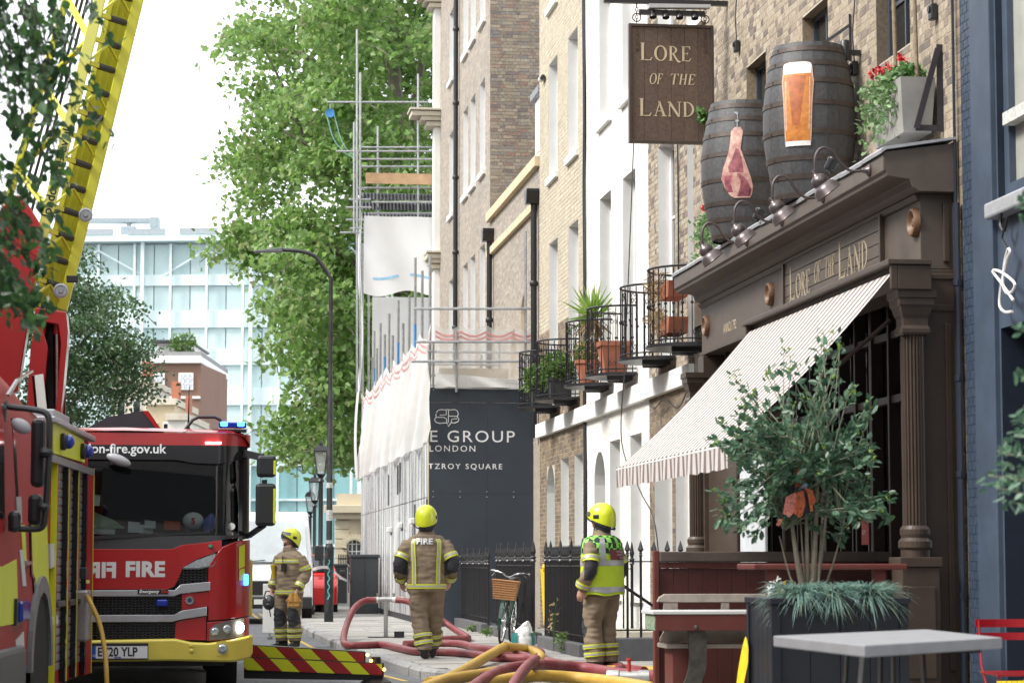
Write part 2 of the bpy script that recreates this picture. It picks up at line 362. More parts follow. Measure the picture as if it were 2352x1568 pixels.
def wall_sheet(root,face,at,a0,a1,z0,z1,ops,mat,name='wall'):
    b = MB(); mp = (lambda a,z,d=0: (at - d,a,z)) if face == 'n' else (lambda a,z,d=0: (a,at - d,z))
    for p,q,r,s in cells(a0,a1,z0,z1,ops): b.quad(mp(p,r),mp(q,r),mp(q,s),mp(p,s))
    return b.build(name,mat,root)
BUMP = 0
def bricks(root,face,at,a0,a1,z0,z1,ops,mat,ind=300,prot=.008,co=.075,ln=.225,jo=.010,name='brick'):
    mp = (lambda a,z,d=0: (at - d,a,z)) if face == 'n' else (lambda a,z,d=0: (a,at - d,z))
    lst = []; nrow = int((z1 - z0) / co)
    for r in range(nrow):
        zb = z0 + r * co; zm = zb + co / 2; blk = sorted([(max(o[0],a0),min(o[1],a1)) for o in ops if o[2] < zm < o[3]])
        iv = []; p = a0
        for o in blk:
            if o[0] > p: iv.append((p,o[0]))
            p = max(p,o[1])
        if p < a1: iv.append((p,a1))
        a = a0 - (ln * .75 if r % 2 else 0); k = r % 2
        while a < a1:
            le = ln if k % 2 == 0 else ln / 2 + .0; k += 1
            for i0,i1 in iv:
                s,e = max(a,i0),min(a + le,i1)
                if e - s > .03: lst.append((s + jo / 2,e - jo / 2,zb + jo / 2,zb + co - jo / 2,abs((e - s) - ln) < 1e-4))
            a += le
    sel = set()
    if ind:
        cand = []
        for i,(s,e,zb,zt,full) in enumerate(lst):
            if full:
                wp = ws(*mp((s + e) / 2,zb)); q = px(wp)
                if 0 < q[0] < 2352 and 0 < q[1] < 1568: cand.append((wp.length,i))
        cand.sort(); sel = {i for _,i in cand[:ind]}
    V = []; o = org(root)
    for i,(s,e,zb,zt,full) in enumerate(lst):
        d = prot + rnd.uniform(-.3,.4) * prot
        if i in sel:
            key = (face,round(e - s,3),round(zt - zb,3),mat.name)
            if key not in BR_ME:
                h,l = (zt - zb) / 2,(e - s) / 2; b = MB()
                if face == 'n': b.box(-.012,.012,-l,l,-h,h)
                else: b.box(-l,l,-.012,.012,-h,h)
                BR_ME[key] = b.mesh('brick'); BR_ME[key].materials.append(mat)
            c = Vector(mp((s + e) / 2,(zb + zt) / 2,d - .012)) - o; obj(name,BR_ME[key],root,c)
        else:
            dz = rnd.uniform(-.002,.002); zb += dz; zt += dz
            V.append([Vector(mp(*p)) - o for p in ((s,zb,-.004),(e,zb,-.004),(e,zt,-.004),(s,zt,-.004),(s,zb,d),(e,zb,d),(e,zt,d),(s,zt,d))])
    if V: arr_mesh('brickwork',np.array([[tuple(v) for v in q] for q in V]),[(4,5,6,7),(0,1,5,4),(1,2,6,5),(2,3,7,6),(3,0,4,7)] if face == 't' else [(7,6,5,4),(4,5,1,0),(5,6,2,1),(6,7,3,2),(7,4,0,3)],mat,root,'stuff')
def window(root,N,a,b,z0,z1,dep=.2,rev=None,frame=None,arch=False,sill=True,bars=(1,2),wallm=None,silm=None,pane=None):
    """an opening in the wall plane n=N: jambs, sash frame, panes, sill"""
    rev = rev or white_paint; frame = frame or white_paint; m = MB(); I = N + dep; e = .004
    zt = z1 - (b - a) / 2 if arch else z1
    m.quad((N - e,a,z0),(I,a,z0),(I,a,zt),(N - e,a,zt)); m.quad((N - e,b,z0),(I,b,z0),(I,b,zt),(N - e,b,zt)); m.quad((N,a,z0),(I,a,z0),(I,b,z0),(N,b,z0))
    if arch:
        r = (b - a) / 2; c = (a + b) / 2; ar = [(c - r * math.cos(math.pi * i / 10),zt + r * math.sin(math.pi * i / 10)) for i in range(11)]
        for p,q in zip(ar,ar[1:]): m.quad((N - e,*p),(I,*p),(I,*q),(N - e,*q))
        sp = MB()
        for p,q in zip(ar,ar[1:]): sp.quad((N,p[0],p[1]),(N,q[0],q[1]),(N,q[0],z1),(N,p[0],z1))
        sp.build('arch_spandrel',wallm or rev,root)
    else: m.quad((N - e,a,z1),(I,a,z1),(I,b,z1),(N - e,b,z1))
    wdw = m.build('window',rev,root)
    fr = MB(); D = I - .05; bw = .05
    for y0,y1,s0,s1 in ((a,a + bw,z0,z1),(b - bw,b,z0,z1),(a + bw,b - bw,z0,z0 + bw),(a + bw,b - bw,z1 - bw,z1)): fr.box(D,I - .002,y0,y1,s0,s1)
    nb,nr = bars
    for i in range(1,nb + 1): yy = a + (b - a) * i / (nb + 1); fr.box(D + .008,I - .006,yy - .014,yy + .014,z0 + bw,z1 - bw)
    for i in range(1,nr + 1): zz = z0 + (z1 - z0) * i / (nr + 1); fr.box(D + .012,I - .008,a + bw,b - bw,zz - .018,zz + .018)
    fr.build('frame',frame,wdw)
    MB().quad((I - .02,a,z0),(I - .02,b,z0),(I - .02,b,z1),(I - .02,a,z1)).build('pane',pane or dark_glass,wdw)
    if sill: MB().box(N - .07,N + .05,a - .09,b + .09,z0 - .13,z0 - .002).build('sill',silm or stucco,wdw,bevel=.008)
    return wdw
def Yt(x): return onN(x,800,WALL)[0]
def zat(x,y): return onN(x,y,WALL)[1]
stone = M('portland stone',(.52,.48,.39),.85,var=.12,vs=3,bump=.2,stain=.3,scol=(.2,.18,.15))
buff = M('buff coping stone',(.58,.47,.31),.85,var=.12,vs=4,stain=.2)
tA0,tA1,tB1,tC1 = Yt(1240),Yt(1347),Yt(1491),30.4
tB0 = tA1
def house(name,label,t0,t1,ztop,mort,upper,lower,wins,doors,zsplit,nind):
    h = sthing(name,label,'house',WALL,(t0 + t1) / 2); ops = [w_[:4] for w_ in wins] + [d[:4] for d in doors]
    wall_sheet(h,'n',WALL,t0,t1,-.3,ztop,ops,mort)
    # rest of the block: far gable, near gable, roof, back
    b = MB().quad((WALL,t0,-.3),(14,t0,-.3),(14,t0,ztop),(WALL,t0,ztop)).quad((WALL,t1,-.3),(14,t1,-.3),(14,t1,ztop),(WALL,t1,ztop)).quad((14,t0,-.3),(14,t1,-.3),(14,t1,ztop),(14,t0,ztop)).quad((WALL,t0,ztop),(WALL,t1,ztop),(14,t1,ztop),(14,t0,ztop))
    b.build('gable_wall',mort,h)
    pr_ = .0012 if upper is white_brick else .004
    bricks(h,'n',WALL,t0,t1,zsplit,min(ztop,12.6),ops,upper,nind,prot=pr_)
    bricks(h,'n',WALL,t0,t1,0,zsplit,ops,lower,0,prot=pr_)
    for w_ in wins: window(h,WALL,*w_[:4],.22,sill=w_[4],wallm=mort)
    for d in doors: window(h,WALL,*d[:4],.3,arch=d[4],sill=False,bars=(1,0),wallm=mort)
    MB().box(WALL - .09,WALL - .003,t0,t1,3.48,3.74).build('string_course',stucco,h,bevel=.012)
    return h
def wn(x,w_,z0,z1,s=True):
    c = Yt(x); return (c - w_ / 2,c + w_ / 2,z0,z1,s)
FZ,T1,S2,T2,S3,T3 = 3.96,6.95,8.15,10.25,11.3,13
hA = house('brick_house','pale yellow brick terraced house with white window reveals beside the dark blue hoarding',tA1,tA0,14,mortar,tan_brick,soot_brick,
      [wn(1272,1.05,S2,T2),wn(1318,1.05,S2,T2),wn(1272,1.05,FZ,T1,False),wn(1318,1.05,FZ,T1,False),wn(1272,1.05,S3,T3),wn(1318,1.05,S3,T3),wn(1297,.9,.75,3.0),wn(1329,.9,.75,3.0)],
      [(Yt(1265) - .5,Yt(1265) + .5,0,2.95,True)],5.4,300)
hB = house('white_house','white painted brick terraced house between two brown brick fronts',tB1,tB0,14,white_mortar,white_brick,white_brick,
      [wn(1392,1.05,S2,T2),wn(1447,1.05,S2,T2),wn(1392,1.05,FZ,T1,False),wn(1447,1.05,FZ,T1,False),wn(1412,.9,.75,3.05),wn(1460,.9,.75,3.05)],
      [(Yt(1377) - .52,Yt(1377) + .52,0,2.95,True)],3.75,0)
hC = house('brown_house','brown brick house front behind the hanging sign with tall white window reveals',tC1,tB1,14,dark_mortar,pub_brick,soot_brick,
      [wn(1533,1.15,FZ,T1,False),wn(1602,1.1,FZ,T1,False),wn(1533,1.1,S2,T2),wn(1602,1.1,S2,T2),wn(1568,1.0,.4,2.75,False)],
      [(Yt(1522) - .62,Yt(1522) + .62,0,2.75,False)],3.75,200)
# long recess arch seen in the brown brick between windows is left to the courses
# ------------------------------------------------------------------ low infill block, tall corner house
tE1 = Yt(1125)
e = sthing('low_brick_block','low grey brick block with two buff stone bands behind the scaffold netting','building',WALL,(tA0 + tE1) / 2)
opE = [(Yt(1203) - .35,Yt(1203) + .35,4.9,6.4),(Yt(1180) - .4,Yt(1180) + .4,4.2,5.9)]
wall_sheet(e,'n',WALL,tA0,tE1,-.3,8.6,opE,dark_mortar)
MB().quad((WALL,tE1 - .3,8.6),(14,tE1 - .3,8.6),(14,tA0,8.6),(WALL,tA0,8.6)).build('flat_roof',dark_mortar,e)
bricks(e,'n',WALL,tA0,tE1,3.4,8.6,opE,grey_brick,300,prot=.0025)
for o in opE: window(e,WALL,*o,.2,arch=True,sill=False,wallm=dark_mortar,rev=buff)
MB().box(WALL - .1,WALL + .25,tA0 + .02,tE1 - .02,8.6,8.8).build('coping',buff,e,bevel=.01)
MB().box(WALL - .09,WALL - .003,tA0 + .35,tE1 - .02,7.82,7.98).build('stone_band',buff,e,bevel=.01)
dm = sthing('roof_dormer','small white box dormer with grey lead lid above the stone coping','dormer',WALL + .6,tA0 + .7,8.8)
MB().box(WALL + .05,WALL + 1.1,tA0 + .06,tA0 + .95,8.8,10.0).build('box',white_paint,dm)
MB().box(WALL - .03,WALL + 1.2,tA0 + .04,tA0 + 1.1,10.0,10.16).build('lead_lid',M('grey lead',(.2,.21,.225),.5,.3),dm,bevel=.02)
MB().box(WALL + .03,WALL + .049,tA0 + .2,tA0 + .8,8.95,9.9).build('panel',white_paint,dm)
tD1 = Yt(1010)
dB = sthing('tall_brick_house','tall grey brick corner house with pale stone cornices and black drainpipe','building',WALL,(tE1 + tD1) / 2)
opD = []
for x in (1036,1069,1086,1108):
    for z0,z1 in ((4.4,8.3),(9.95,12.05),(13.4,15.2),(16.4,18)): c = Yt(x); opD.append((c - .5,c + .5,z0,z1))
wall_sheet(dB,'n',WALL,tE1,tD1,-.3,19,opD,dark_mortar)
wall_sheet(dB,'t',tE1,WALL,15,8.0,19,[],dark_mortar,'flank_wall')
bricks(dB,'n',WALL,tE1,tD1,3.4,16.2,opD,grey_brick,0,prot=.002)
bricks(dB,'t',tE1,WALL + .002,9.2,8.3,14.6,[],flank_brick,300)
for o in opD: window(dB,WALL,*o,.2,sill=True)
MB().box(WALL - .16,WALL + 3,tD1,tD1 + .5,0,19).build('corner_pilaster',stucco,dB)
for zc,pr in ((12.7,.62),(15.9,.45),(8.9,.2)):
    cx0 = MB()
    for k,(dz,p_) in enumerate(((0,.35),(.14,.6),(.26,1.0),(.4,1.08))): cx0.box(WALL - .162 - pr * p_,WALL + 2,tD1 - .10 - .05 * k,tD1 + .6,zc + dz,zc + dz + .12 if k < 3 else zc + dz + .06)
    cx0.build('cornice',stone,dB,bevel=.01)
sp = MB()
for k in range(12): sp.tube([(WALL - .75 + k * .07,tD1 + .1,13.15),(WALL - .77 + k * .07,tD1 + .1 + rnd.uniform(-.05,.05),13.4)],.006,4)
sp.build('bird_spikes',galv,dB)
def drainpipe(label,x,ztop,zbot,hopper,nn=WALL - .09):
    t_ = onN(x,600,nn)[0]; d = sthing('drainpipe',label,'drainpipe',nn,t_,zbot)
    b = MB().tube([(nn,t_,zbot),(nn,t_,ztop)],.06,10); b.build('pipe',black_iron,d,smooth=True)
    z = zbot + 1.0
    while z < ztop - .3:
        MB().lathe([(.075,0),(.08,.02),(.08,.07),(.07,.09)],(nn,t_,z),'z',12).build('collar',black_iron,d,smooth=True); z += 1.85
    if hopper: MB().prism([(-.1,0),(.1,0),(.17,.22),(.19,.22),(.19,.27),(-.19,.27),(-.19,.22),(-.17,.22)],lambda u,v: (nn - .16,t_ + u,ztop + v),lambda u,v: (nn + .08,t_ + u,ztop + v)).build('hopper',black_iron,d)
    return d
drainpipe('long black drainpipe rising past the windows of the tall corner house',1046,17,4,False)
drainpipe('black drainpipe with square hopper at the left end of the low brick block',1124,8.1,3.5,True)
drainpipe('black drainpipe with square hopper beside the pale yellow brick house',1226,7.9,3.5,True)
cctv = sthing('wall_light','small white and black cylinder light on the pale brick house corner','wall light',WALL - .05,Yt(1247),8.7)
zc = zat(1247,187); tc = Yt(1250)
MB().lathe([(.05,0),(.055,.02),(.055,.16)],(WALL - .06,tc,zc),(0,-1,0),12).build('white_tube',white_paint,cctv,smooth=True); MB().lathe([(.04,.16),(.045,.3),(.03,.34)],(WALL - .06,tc,zc),(0,-1,0),12).build('black_tip',black_plastic,cctv,smooth=True); MB().bar((WALL,tc - .05,zc),(WALL - .06,tc - .05,zc),.03).build('stem',black_plastic,cctv)
def cable(label,pts,r=.012,mat=None,name='wall_cable',grp='cables on the house fronts'):
    p = [ws(*q) for q in spline(pts,6)]; o = MB().tube(p,r,5).build(name,mat or black_plastic,None,smooth=True); tag(o,label,'cable',grp); return o
cable('thick black cable running down between pale brick house and white house',[(WALL - .03,tA1 + .04 * math.sin(z_ * 2),z_) for z_ in (12.5,10.5,8.6,7.4,6.2,5.0,4.0,3.4,2.4,1.0)],.03)
cable('second thin black cable down between pale brick house and white house',[(WALL - .03,tA1 - .1 + .05 * math.sin(z_ * 3),z_) for z_ in (12.5,10.5,8.6,7.0,6.0,5.2,4.0)],.014)
cable('thin cable hanging in front of the white house down to the awning',[(WALL - .12,tB1 + .3,8),(WALL - .25,tB1 + .2,5.4),(WALL - .3,tB1 + .3,4),(WALL - .32,tB1 + .45,2.9),(WALL - .2,tB1 - .3,2.2),(WALL - .1,tB1 - .9,1.7),(WALL - .03,tB1 - 1.0,.6)],.009)
cable('thin dark cable down the brown brick beside the tall white reveal',[(WALL - .03,Yt(1563),8),(WALL - .03,Yt(1565),5.6),(WALL - .03,Yt(1562),4.1)],.012)
cable('looped thin cable under the string course of the brown brick house',[(WALL - .1,Yt(1500),3.46),(WALL - .11,Yt(1520),3.3),(WALL - .11,Yt(1545),3.38),(WALL - .11,Yt(1575),3.2),(WALL - .11,Yt(1600),3.42)],.01)
# ================================================================== PUB
brown = M('dark brown gloss paint',(.056,.039,.029),.42,var=.16,vs=4,bump=.06,bs=30,stain=.25,ss=3,scol=(.10,.08,.065))
brown_l = M('weathered brown paint',(.085,.066,.053),.5,var=.14,vs=5,stain=.3,ss=2.5,scol=(.13,.11,.095))
brown_d = M('deep brown joinery',(.02,.014,.011),.45,var=.2)
lead = M('lead flashing',(.40,.41,.43),.45,.35,var=.15,vs=8)
cream_ink = M('cream sign paint',(.52,.43,.29),.7,var=.1,vs=40)
NC,NF = 5.70,6.05
tP0 = Yt(2205)
pub = sthing('pub','brown painted pub with lettered fascia, cornice and yellow brick wall above','pub',WALL,25)
pw = []
for x0,x1 in ((1721,1766),(1852,1911),(2024,2102)): pw.append((Yt(x1),Yt(x0),5.86,6.95))
wall_sheet(pub,'n',WALL,tP0,tC1,4.2,14,pw,mortar)
bricks(pub,'n',WALL,tP0,tC1,4.5,8.7,pw,pub_brick,300,prot=.003)
grey_frame = M('slate grey window paint',(.045,.055,.068),.4,var=.1)
for o in pw:
    window(pub,WALL,*o,.16,rev=soot_brick,frame=grey_frame,sill=False,bars=(1,1))
MB().quad((WALL,tP0,-.2),(14,tP0,-.2),(14,tP0,14),(WALL,tP0,14)).quad((WALL,tP0,14),(14,tP0,14),(14,tC1,14),(WALL,tC1,14)).quad((WALL,tC1,4),(14,tC1,4),(14,tC1,14),(WALL,tC1,14)).build('gable_wall',mortar,pub)
tR,tL = onN(2028,345,NC)[0],onN(1548,640,NC)[0]
def extr(b,prof,t0,t1,mi=0):
    n = len(prof); vs = [(p[0],t0,p[1]) for p in prof] + [(p[0],t1,p[1]) for p in prof]
    b.add(vs,[tuple(range(n)),tuple(range(2 * n - 1,n - 1,-1))] + [(i,(i + 1) % n,(i + 1) % n + n,i + n) for i in range(n)],mi); return b
cor = extr(MB(),[(WALL - .012,4.72),(NC + .02,4.635),(NC,4.62),(NC,4.47),(NC + .025,4.465),(NC + .03,4.425),(NF - .12,4.40),(NF - .10,4.34),(NF - .04,4.30),(WALL - .012,4.30)],tR,tL).build('cornice',brown_l,pub,bevel=.006)
fl = MB(); tt = tR - .03
while tt < tL:
    t2 = min(tt + rnd.uniform(.5,.75),tL + .02); dz = rnd.uniform(-.006,.008)
    for q in range(3): pass
    extr(fl,[(NC - .022,4.612 + dz),(NC - .028,4.64 + dz),(NC + .0,4.668 + dz),(NC + .10,4.685 + dz),(WALL - .02,4.765 + dz),(WALL - .02,4.745 + dz),(NC + .02,4.645 + dz)],tt,t2 - .006); tt = t2
fl.build('lead_flashing',lead,cor)
tF0,tF1 = onN(2113,500,NF)[0],onN(1612,740,NF)[0]
fas = MB().box(NF,WALL - .012,tF0,tF1,3.66,4.30).build('fascia',brown_l,pub,bevel=.006)
m_ = MB()
extr(m_,[(NF - .002,3.66),(NF - .03,3.67),(NF - .03,3.70),(NF - .002,3.715)],tF0 - .01,tF1 + .01); extr(m_,[(NF - .002,4.24),(NF - .02,4.25),(NF - .05,4.29),(NF - .002,4.295)],tF0 - .01,tF1 + .01)
m_.build('fascia_moulding',brown,fas)
# raised name board with planks
ts0,ts1 = onN(2030,500,NF)[0],onN(1806,640,NF)[0]; nb = pub
for k in range(4):
    z0 = 3.80 + k * .115
    MB().box(NF - .022,NF - .001,ts0 + .03,ts1 - .03,z0 + .003,z0 + .112).build('name_board_plank',brown_l,fas,bevel=.003)
fr_ = MB(); 
for a,b_,z0,z1 in ((ts0 - .02,ts0 + .03,3.77,4.29),(ts1 - .03,ts1 + .02,3.77,4.29),(ts0 + .03,ts1 - .03,3.77,3.80),(ts0 + .03,ts1 - .03,4.262,4.29)): fr_.box(NF - .045,NF - .001,a,b_,z0,z1)
fr_.build('name_board_frame',brown,fas,bevel=.004)
wood_ring = M('carved brown wood',(.16,.085,.045),.5,var=.25,vs=12)
for x,y in ((2092,511),(1762,675),(1616,748)):
    t_,z_ = onN(x,y,NF - .05)
    MB().lathe([(.0,.035),(.03,.04),(.045,.015),(.07,.015),(.085,.04),(.10,.055),(.115,.05),(.125,.03),(.125,.0)],(NF - .001,t_,z_),(-1,0,0),28,cap=False).build('roundel',wood_ring,fas,smooth=True)
# ---- serif letters
def ring(cx,cy,rx,ry,ix,iy,a0=0,a1=2 * math.pi,n=20):
    out = []
    for k in range(n):
        p,q = a0 + (a1 - a0) * k / n,a0 + (a1 - a0) * (k + 1) / n
        out.append([(cx + rx * math.cos(p),cy + ry * math.sin(p)),(cx + rx * math.cos(q),cy + ry * math.sin(q)),(cx + ix * math.cos(q),cy + iy * math.sin(q)),(cx + ix * math.cos(p),cy + iy * math.sin(p))])
    return out
def serif(c):
    st = lambda x,w_=.14: [[(x,.03),(x + w_,.03),(x + w_,.97),(x,.97)],[(x - .07,0),(x + w_ + .07,0),(x + w_,.05),(x,.05)],[(x,.95),(x + w_,.95),(x + w_ + .07,1),(x - .07,1)]]
    if c == 'L': return st(.09) + [[(.2,0),(.62,0),(.70,.2),(.66,.2),(.56,.05),(.2,.05)]],.74
    if c == 'E': return st(.09) + [[(.2,0),(.58,0),(.68,.2),(.64,.2),(.52,.05),(.2,.05)],[(.2,.49),(.44,.49),(.44,.54),(.2,.54)],[(.42,.4),(.46,.4),(.46,.63),(.42,.63)],[(.2,.95),(.5,.95),(.58,.8),(.62,.8),(.6,1),(.2,1)]],.72
    if c == 'F': return st(.09) + [[(.2,.49),(.42,.49),(.42,.54),(.2,.54)],[(.40,.4),(.44,.4),(.44,.63),(.40,.63)],[(.2,.95),(.48,.95),(.56,.8),(.6,.8),(.58,1),(.2,1)]],.66
    if c == 'T': return st(.33) + [[(.03,1),(.0,.8),(.04,.8),(.12,.95),(.68,.95),(.76,.8),(.8,.8),(.77,1)]],.84
    if c == 'H': return st(.09) + st(.55) + [[(.2,.49),(.6,.49),(.6,.54),(.2,.54)]],.84
    if c == 'A': return [[(.10,.04),(.15,.04),(.42,.92),(.36,.92)],[(.30,1),(.42,1),(.76,.04),(.60,.04)],[(.2,.32),(.6,.32),(.6,.37),(.2,.37)],[(.0,0),(.25,0),(.25,.05),(.0,.05)],[(.52,0),(.84,0),(.84,.05),(.52,.05)]],.84
    if c == 'N': return [[(.10,.0),(.16,.0),(.16,1),(.10,1)],[(.04,0),(.24,0),(.24,.05),(.04,.05)],[(.0,1),(.18,1),(.78,.05),(.78,-.02),(.66,-.02)],[(.72,.0),(.78,.0),(.78,1),(.72,1)],[(.63,.95),(.87,.95),(.87,1),(.63,1)]],.9
    if c == 'D': return st(.09) + ring(.22,.5,.52,.5,.38,.45,-math.pi / 2,math.pi / 2,14),.8
    if c == 'O': return ring(.42,.5,.42,.52,.27,.46),.86
    if c == 'R': return st(.09) + ring(.22,.735,.36,.265,.23,.215,-math.pi / 2,math.pi / 2,12) + [[(.24,.5),(.38,.48),(.62,.08),(.74,.0),(.82,-.02),(.76,-.1),(.6,-.08),(.5,.06)]],.76
    return [],.4
def serif_text(name,words,parent,fn,mat,depth=.003):
    """words: list of (string, u0, v0, big height, small height, slant, width factor); first letter takes the big height"""
    for s,u,v,H1,H2,sl,wf in words:
        for i,c in enumerate(s):
            b = MB(); h = H1 if i == 0 else H2; polys,wd = serif(c)
            for p in polys:
                q = [(u + x * h * wf + sl * y * h,v + y * h) for x,y in p]; b.prism(q,lambda a,z: fn(a,z,depth),lambda a,z: fn(a,z,0))
            u += (wd + .06) * h * wf if c != ' ' else .35 * h
            if polys: b.build('letter',mat,parent)
ffn = lambda u,v,d: (NF - .0225 - d,ts1 - u,v)
Lb = ts1 - ts0; serif_text('fascia_lettering',[('LORE',.22,3.86,.34,.24,0,1.0),('OF',1.22,3.93,.2,.2,.2,.75),('THE',1.62,3.93,.2,.2,.12,.75),('LAND',2.12,3.86,.36,.26,0,1.05)],fas,ffn,M('faded cream paint',(.33,.28,.20),.7,var=.2,vs=30))
ta = onN(1662,740,NF)[0]; text('date_lettering','ANNO.1792',.16,cream_ink,fas,lambda u,v,d: (NF - .001 - d,ta - u,3.83 + v),sx=.8)
# ---- awning box and awning
tb0,tb1 = onN(2046,583,NC)[0],onN(1711,746,NC)[0]
box = MB().box(NC + .06,NF - .004,tb0,tb1,3.45,3.655).box(NC,NC + .059,tb0,tb0 + .05,3.45,3.655).box(NC,NC + .059,tb1 - .05,tb1,3.45,3.655); box.box(NC - .03,NF - .004,tb0 - .02,tb1 + .02,3.656,3.70); box.build('awning_box',brown,pub,bevel=.006)
aw = sthing('awning','striped cream and brown pub awning sloping out over the pavement','awning',5.0,(tb0 + tb1) / 2,0)
def stripe_mat():
    m = M('striped awning canvas',(.62,.59,.57),.85,var=.06,vs=9,bump=.1,bs=200); t = m.node_tree; L = t.links.new
    p = t.nodes['Principled BSDF']; src = p.inputs['Base Color'].links[0].from_socket
    tc = t.nodes.new('ShaderNodeTexCoord'); sx = t.nodes.new('ShaderNodeSeparateXYZ'); L(tc.outputs['Object'],sx.inputs[0])
    mu = t.nodes.new('ShaderNodeMath'); mu.operation = 'MULTIPLY'; mu.inputs[1].default_value = 1 / .19; L(sx.outputs[1],mu.inputs[0])
    fr = t.nodes.new('ShaderNodeMath'); fr.operation = 'FRACT'; L(mu.outputs[0],fr.inputs[0]); gt = t.nodes.new('ShaderNodeMath'); gt.operation = 'GREATER_THAN'; gt.inputs[1].default_value = .56; L(fr.outputs[0],gt.inputs[0])
    mm = t.nodes.new('ShaderNodeMix'); mm.data_type = 'RGBA'; L(gt.outputs[0],mm.inputs[0]); L(src,mm.inputs[6]); mm.inputs[7].default_value = (.22,.165,.155,1); L(mm.outputs[2],p.inputs['Base Color'])
    tl = t.nodes.new('ShaderNodeBsdfTranslucent'); L(mm.outputs[2],tl.inputs[0]); ms = t.nodes.new('ShaderNodeMixShader'); ms.inputs[0].default_value = .18
    L(p.outputs[0],ms.inputs[1]); L(tl.outputs[0],ms.inputs[2]); L(ms.outputs[0],t.nodes['Material Output'].inputs[0]); return m
canvas = stripe_mat()
n1,z1 = 4.33,2.16; ta0,ta1 = tb0 + .06,tb1 - .04; g = MB(); nu,nv = 40,10
vs = []; 
for i in range(nu + 1):
    for j in range(nv + 1):
        v = j / nv; sag = -.07 * math.sin(math.pi * v); vs.append((NC + .03 + (n1 - NC - .03) * v,ta0 + (ta1 - ta0) * i / nu,3.595 + (z1 - 3.595) * v + sag))
g.add(vs,[(i * (nv + 1) + j,(i + 1) * (nv + 1) + j,(i + 1) * (nv + 1) + j + 1,i * (nv + 1) + j + 1) for i in range(nu) for j in range(nv)]); g.build('canvas',canvas,aw,smooth=True)
va = MB(); vs = []; nu = 160
for i in range(nu + 1):
    tq = ta0 + (ta1 - ta0) * i / nu; wv = .005 * math.sin(i * .37)
    for j,zz in enumerate((z1 + .012,z1 - .09,z1 - .2 + .006 * math.sin(i * .45))): vs.append((n1 - .012 + wv * j,tq,zz))
va.add(vs,[(i * 3 + j,i * 3 + 3 + j,i * 3 + 4 + j,i * 3 + 1 + j) for i in range(nu) for j in range(2)]); va.build('valance',canvas,aw,smooth=True)
MB().tube([(n1 + .01,ta0,z1 - .01),(n1 + .01,ta1,z1 - .01)],.025,8).build('front_bar',white_paint,aw,smooth=True)
for tq in (ta0 + .5,ta1 - .5): MB().tube([(NC + .15,tq,3.25),(5.0,tq + .1,2.5),(n1 + .05,tq,z1 - .04)],.022,6).build('arm',brown,aw)
# ---- pilasters, column, shopfront
pil = MB(); pil.box(6.02,WALL - .012,tF0 - .02,tF0 + .32,-.2,3.655); pil.box(NF - .012,WALL - .012,tF0 - .035,tF0 + .3,3.30,3.36); pil.box(NF - .01,WALL - .012,tF0 - .035,tF0 + .3,3.57,3.62)
pil.box(6.24,6.29,tF0 - .045,tF0 - .021,.3,3.2); pil.box(6.24,6.29,tF0 - .045,tF0 - .002,3.72,4.22); pil.build('pilaster',brown,pub,bevel=.008)
def fluted(tc,nc,zb=0):
    b = MB(); seg = 60; vs = []
    for z in (1.50,3.08):
        for k in range(seg):
            a = 2 * math.pi * k / seg; r = .098 + (.0 if k % 3 else -.014); vs.append((nc + r * math.cos(a),tc + r * math.sin(a),z))
    b.add(vs,[(k,(k + 1) % seg,seg + (k + 1) % seg,seg + k) for k in range(seg)])
    b.lathe([(.12,1.24),(.12,1.30),(.14,1.32),(.14,1.37),(.115,1.40),(.125,1.43),(.125,1.47),(.105,1.50)],(nc,tc,0),'z',24)
    sq = [(.105,3.08),(.12,3.10),(.12,3.13),(.105,3.16),(.105,3.22),(.12,3.25),(.135,3.31),(.15,3.33),(.15,3.38),(.165,3.39),(.165,3.45)]
    for (r0,z0),(r1,zz) in zip(sq,sq[1:]): b.add([(nc - r0,tc - r0,z0),(nc + r0,tc - r0,z0),(nc + r0,tc + r0,z0),(nc - r0,tc + r0,z0),(nc - r1,tc - r1,zz),(nc + r1,tc - r1,zz),(nc + r1,tc + r1,zz),(nc - r1,tc + r1,zz)],[(0,1,5,4),(1,2,6,5),(2,3,7,6),(3,0,4,7),(4,5,6,7)])
    b.build('fluted_column',brown,pub)
    p = MB().box(nc - .16,nc + .16,tc - .15,tc + .15,-.2,1.16); p.box(nc - .18,nc + .18,tc - .17,tc + .17,1.16,1.24); p.box(nc - .12,nc + .12,tc - .165,tc - .152,.25,1.0); p.build('pedestal',brown,pub,bevel=.008)
fluted(tF0 - .12,5.93); fluted(tF1 - .15,5.95)
MB().box(6.0,WALL,tF1 - .3,tF1,-.2,3.655).build('pilaster',brown,pub,bevel=.008)
glass_pub = M('dark pub glass',(.01,.01,.011),.06,spec=.6)
back = MB().quad((6.3,tF0 + .3,-.2),(6.3,tF1 - .3,-.2),(6.3,tF1 - .3,3.66),(6.3,tF0 + .3,3.66)).build('shopfront_glass',glass_pub,pub)
sf = MB(); tq = tF0 + .32; k = 0
while tq < tF1 - .3:
    wd = .09 if k % 3 == 0 else .05; sf.box(6.18,6.29,tq,tq + wd,.8,3.66); tq += .56; k += 1
for zz in (.8,2.62,3.2): sf.box(6.2,6.285,tF0 + .32,tF1 - .3,zz,zz + .07)
sf.build('shopfront_bars',brown_d,pub,bevel=.004)
MB().box(6.12,6.296,tF0 + .32,tF1 - .3,-.2,.8).build('stall_riser',brown_d,pub,bevel=.01)
tq = onN(1668,1100,6.1)[0]; MB().box(6.05,6.17,tq - .75,tq + .75,.7,2.9).build('panelled_door',brown,pub,bevel=.01)
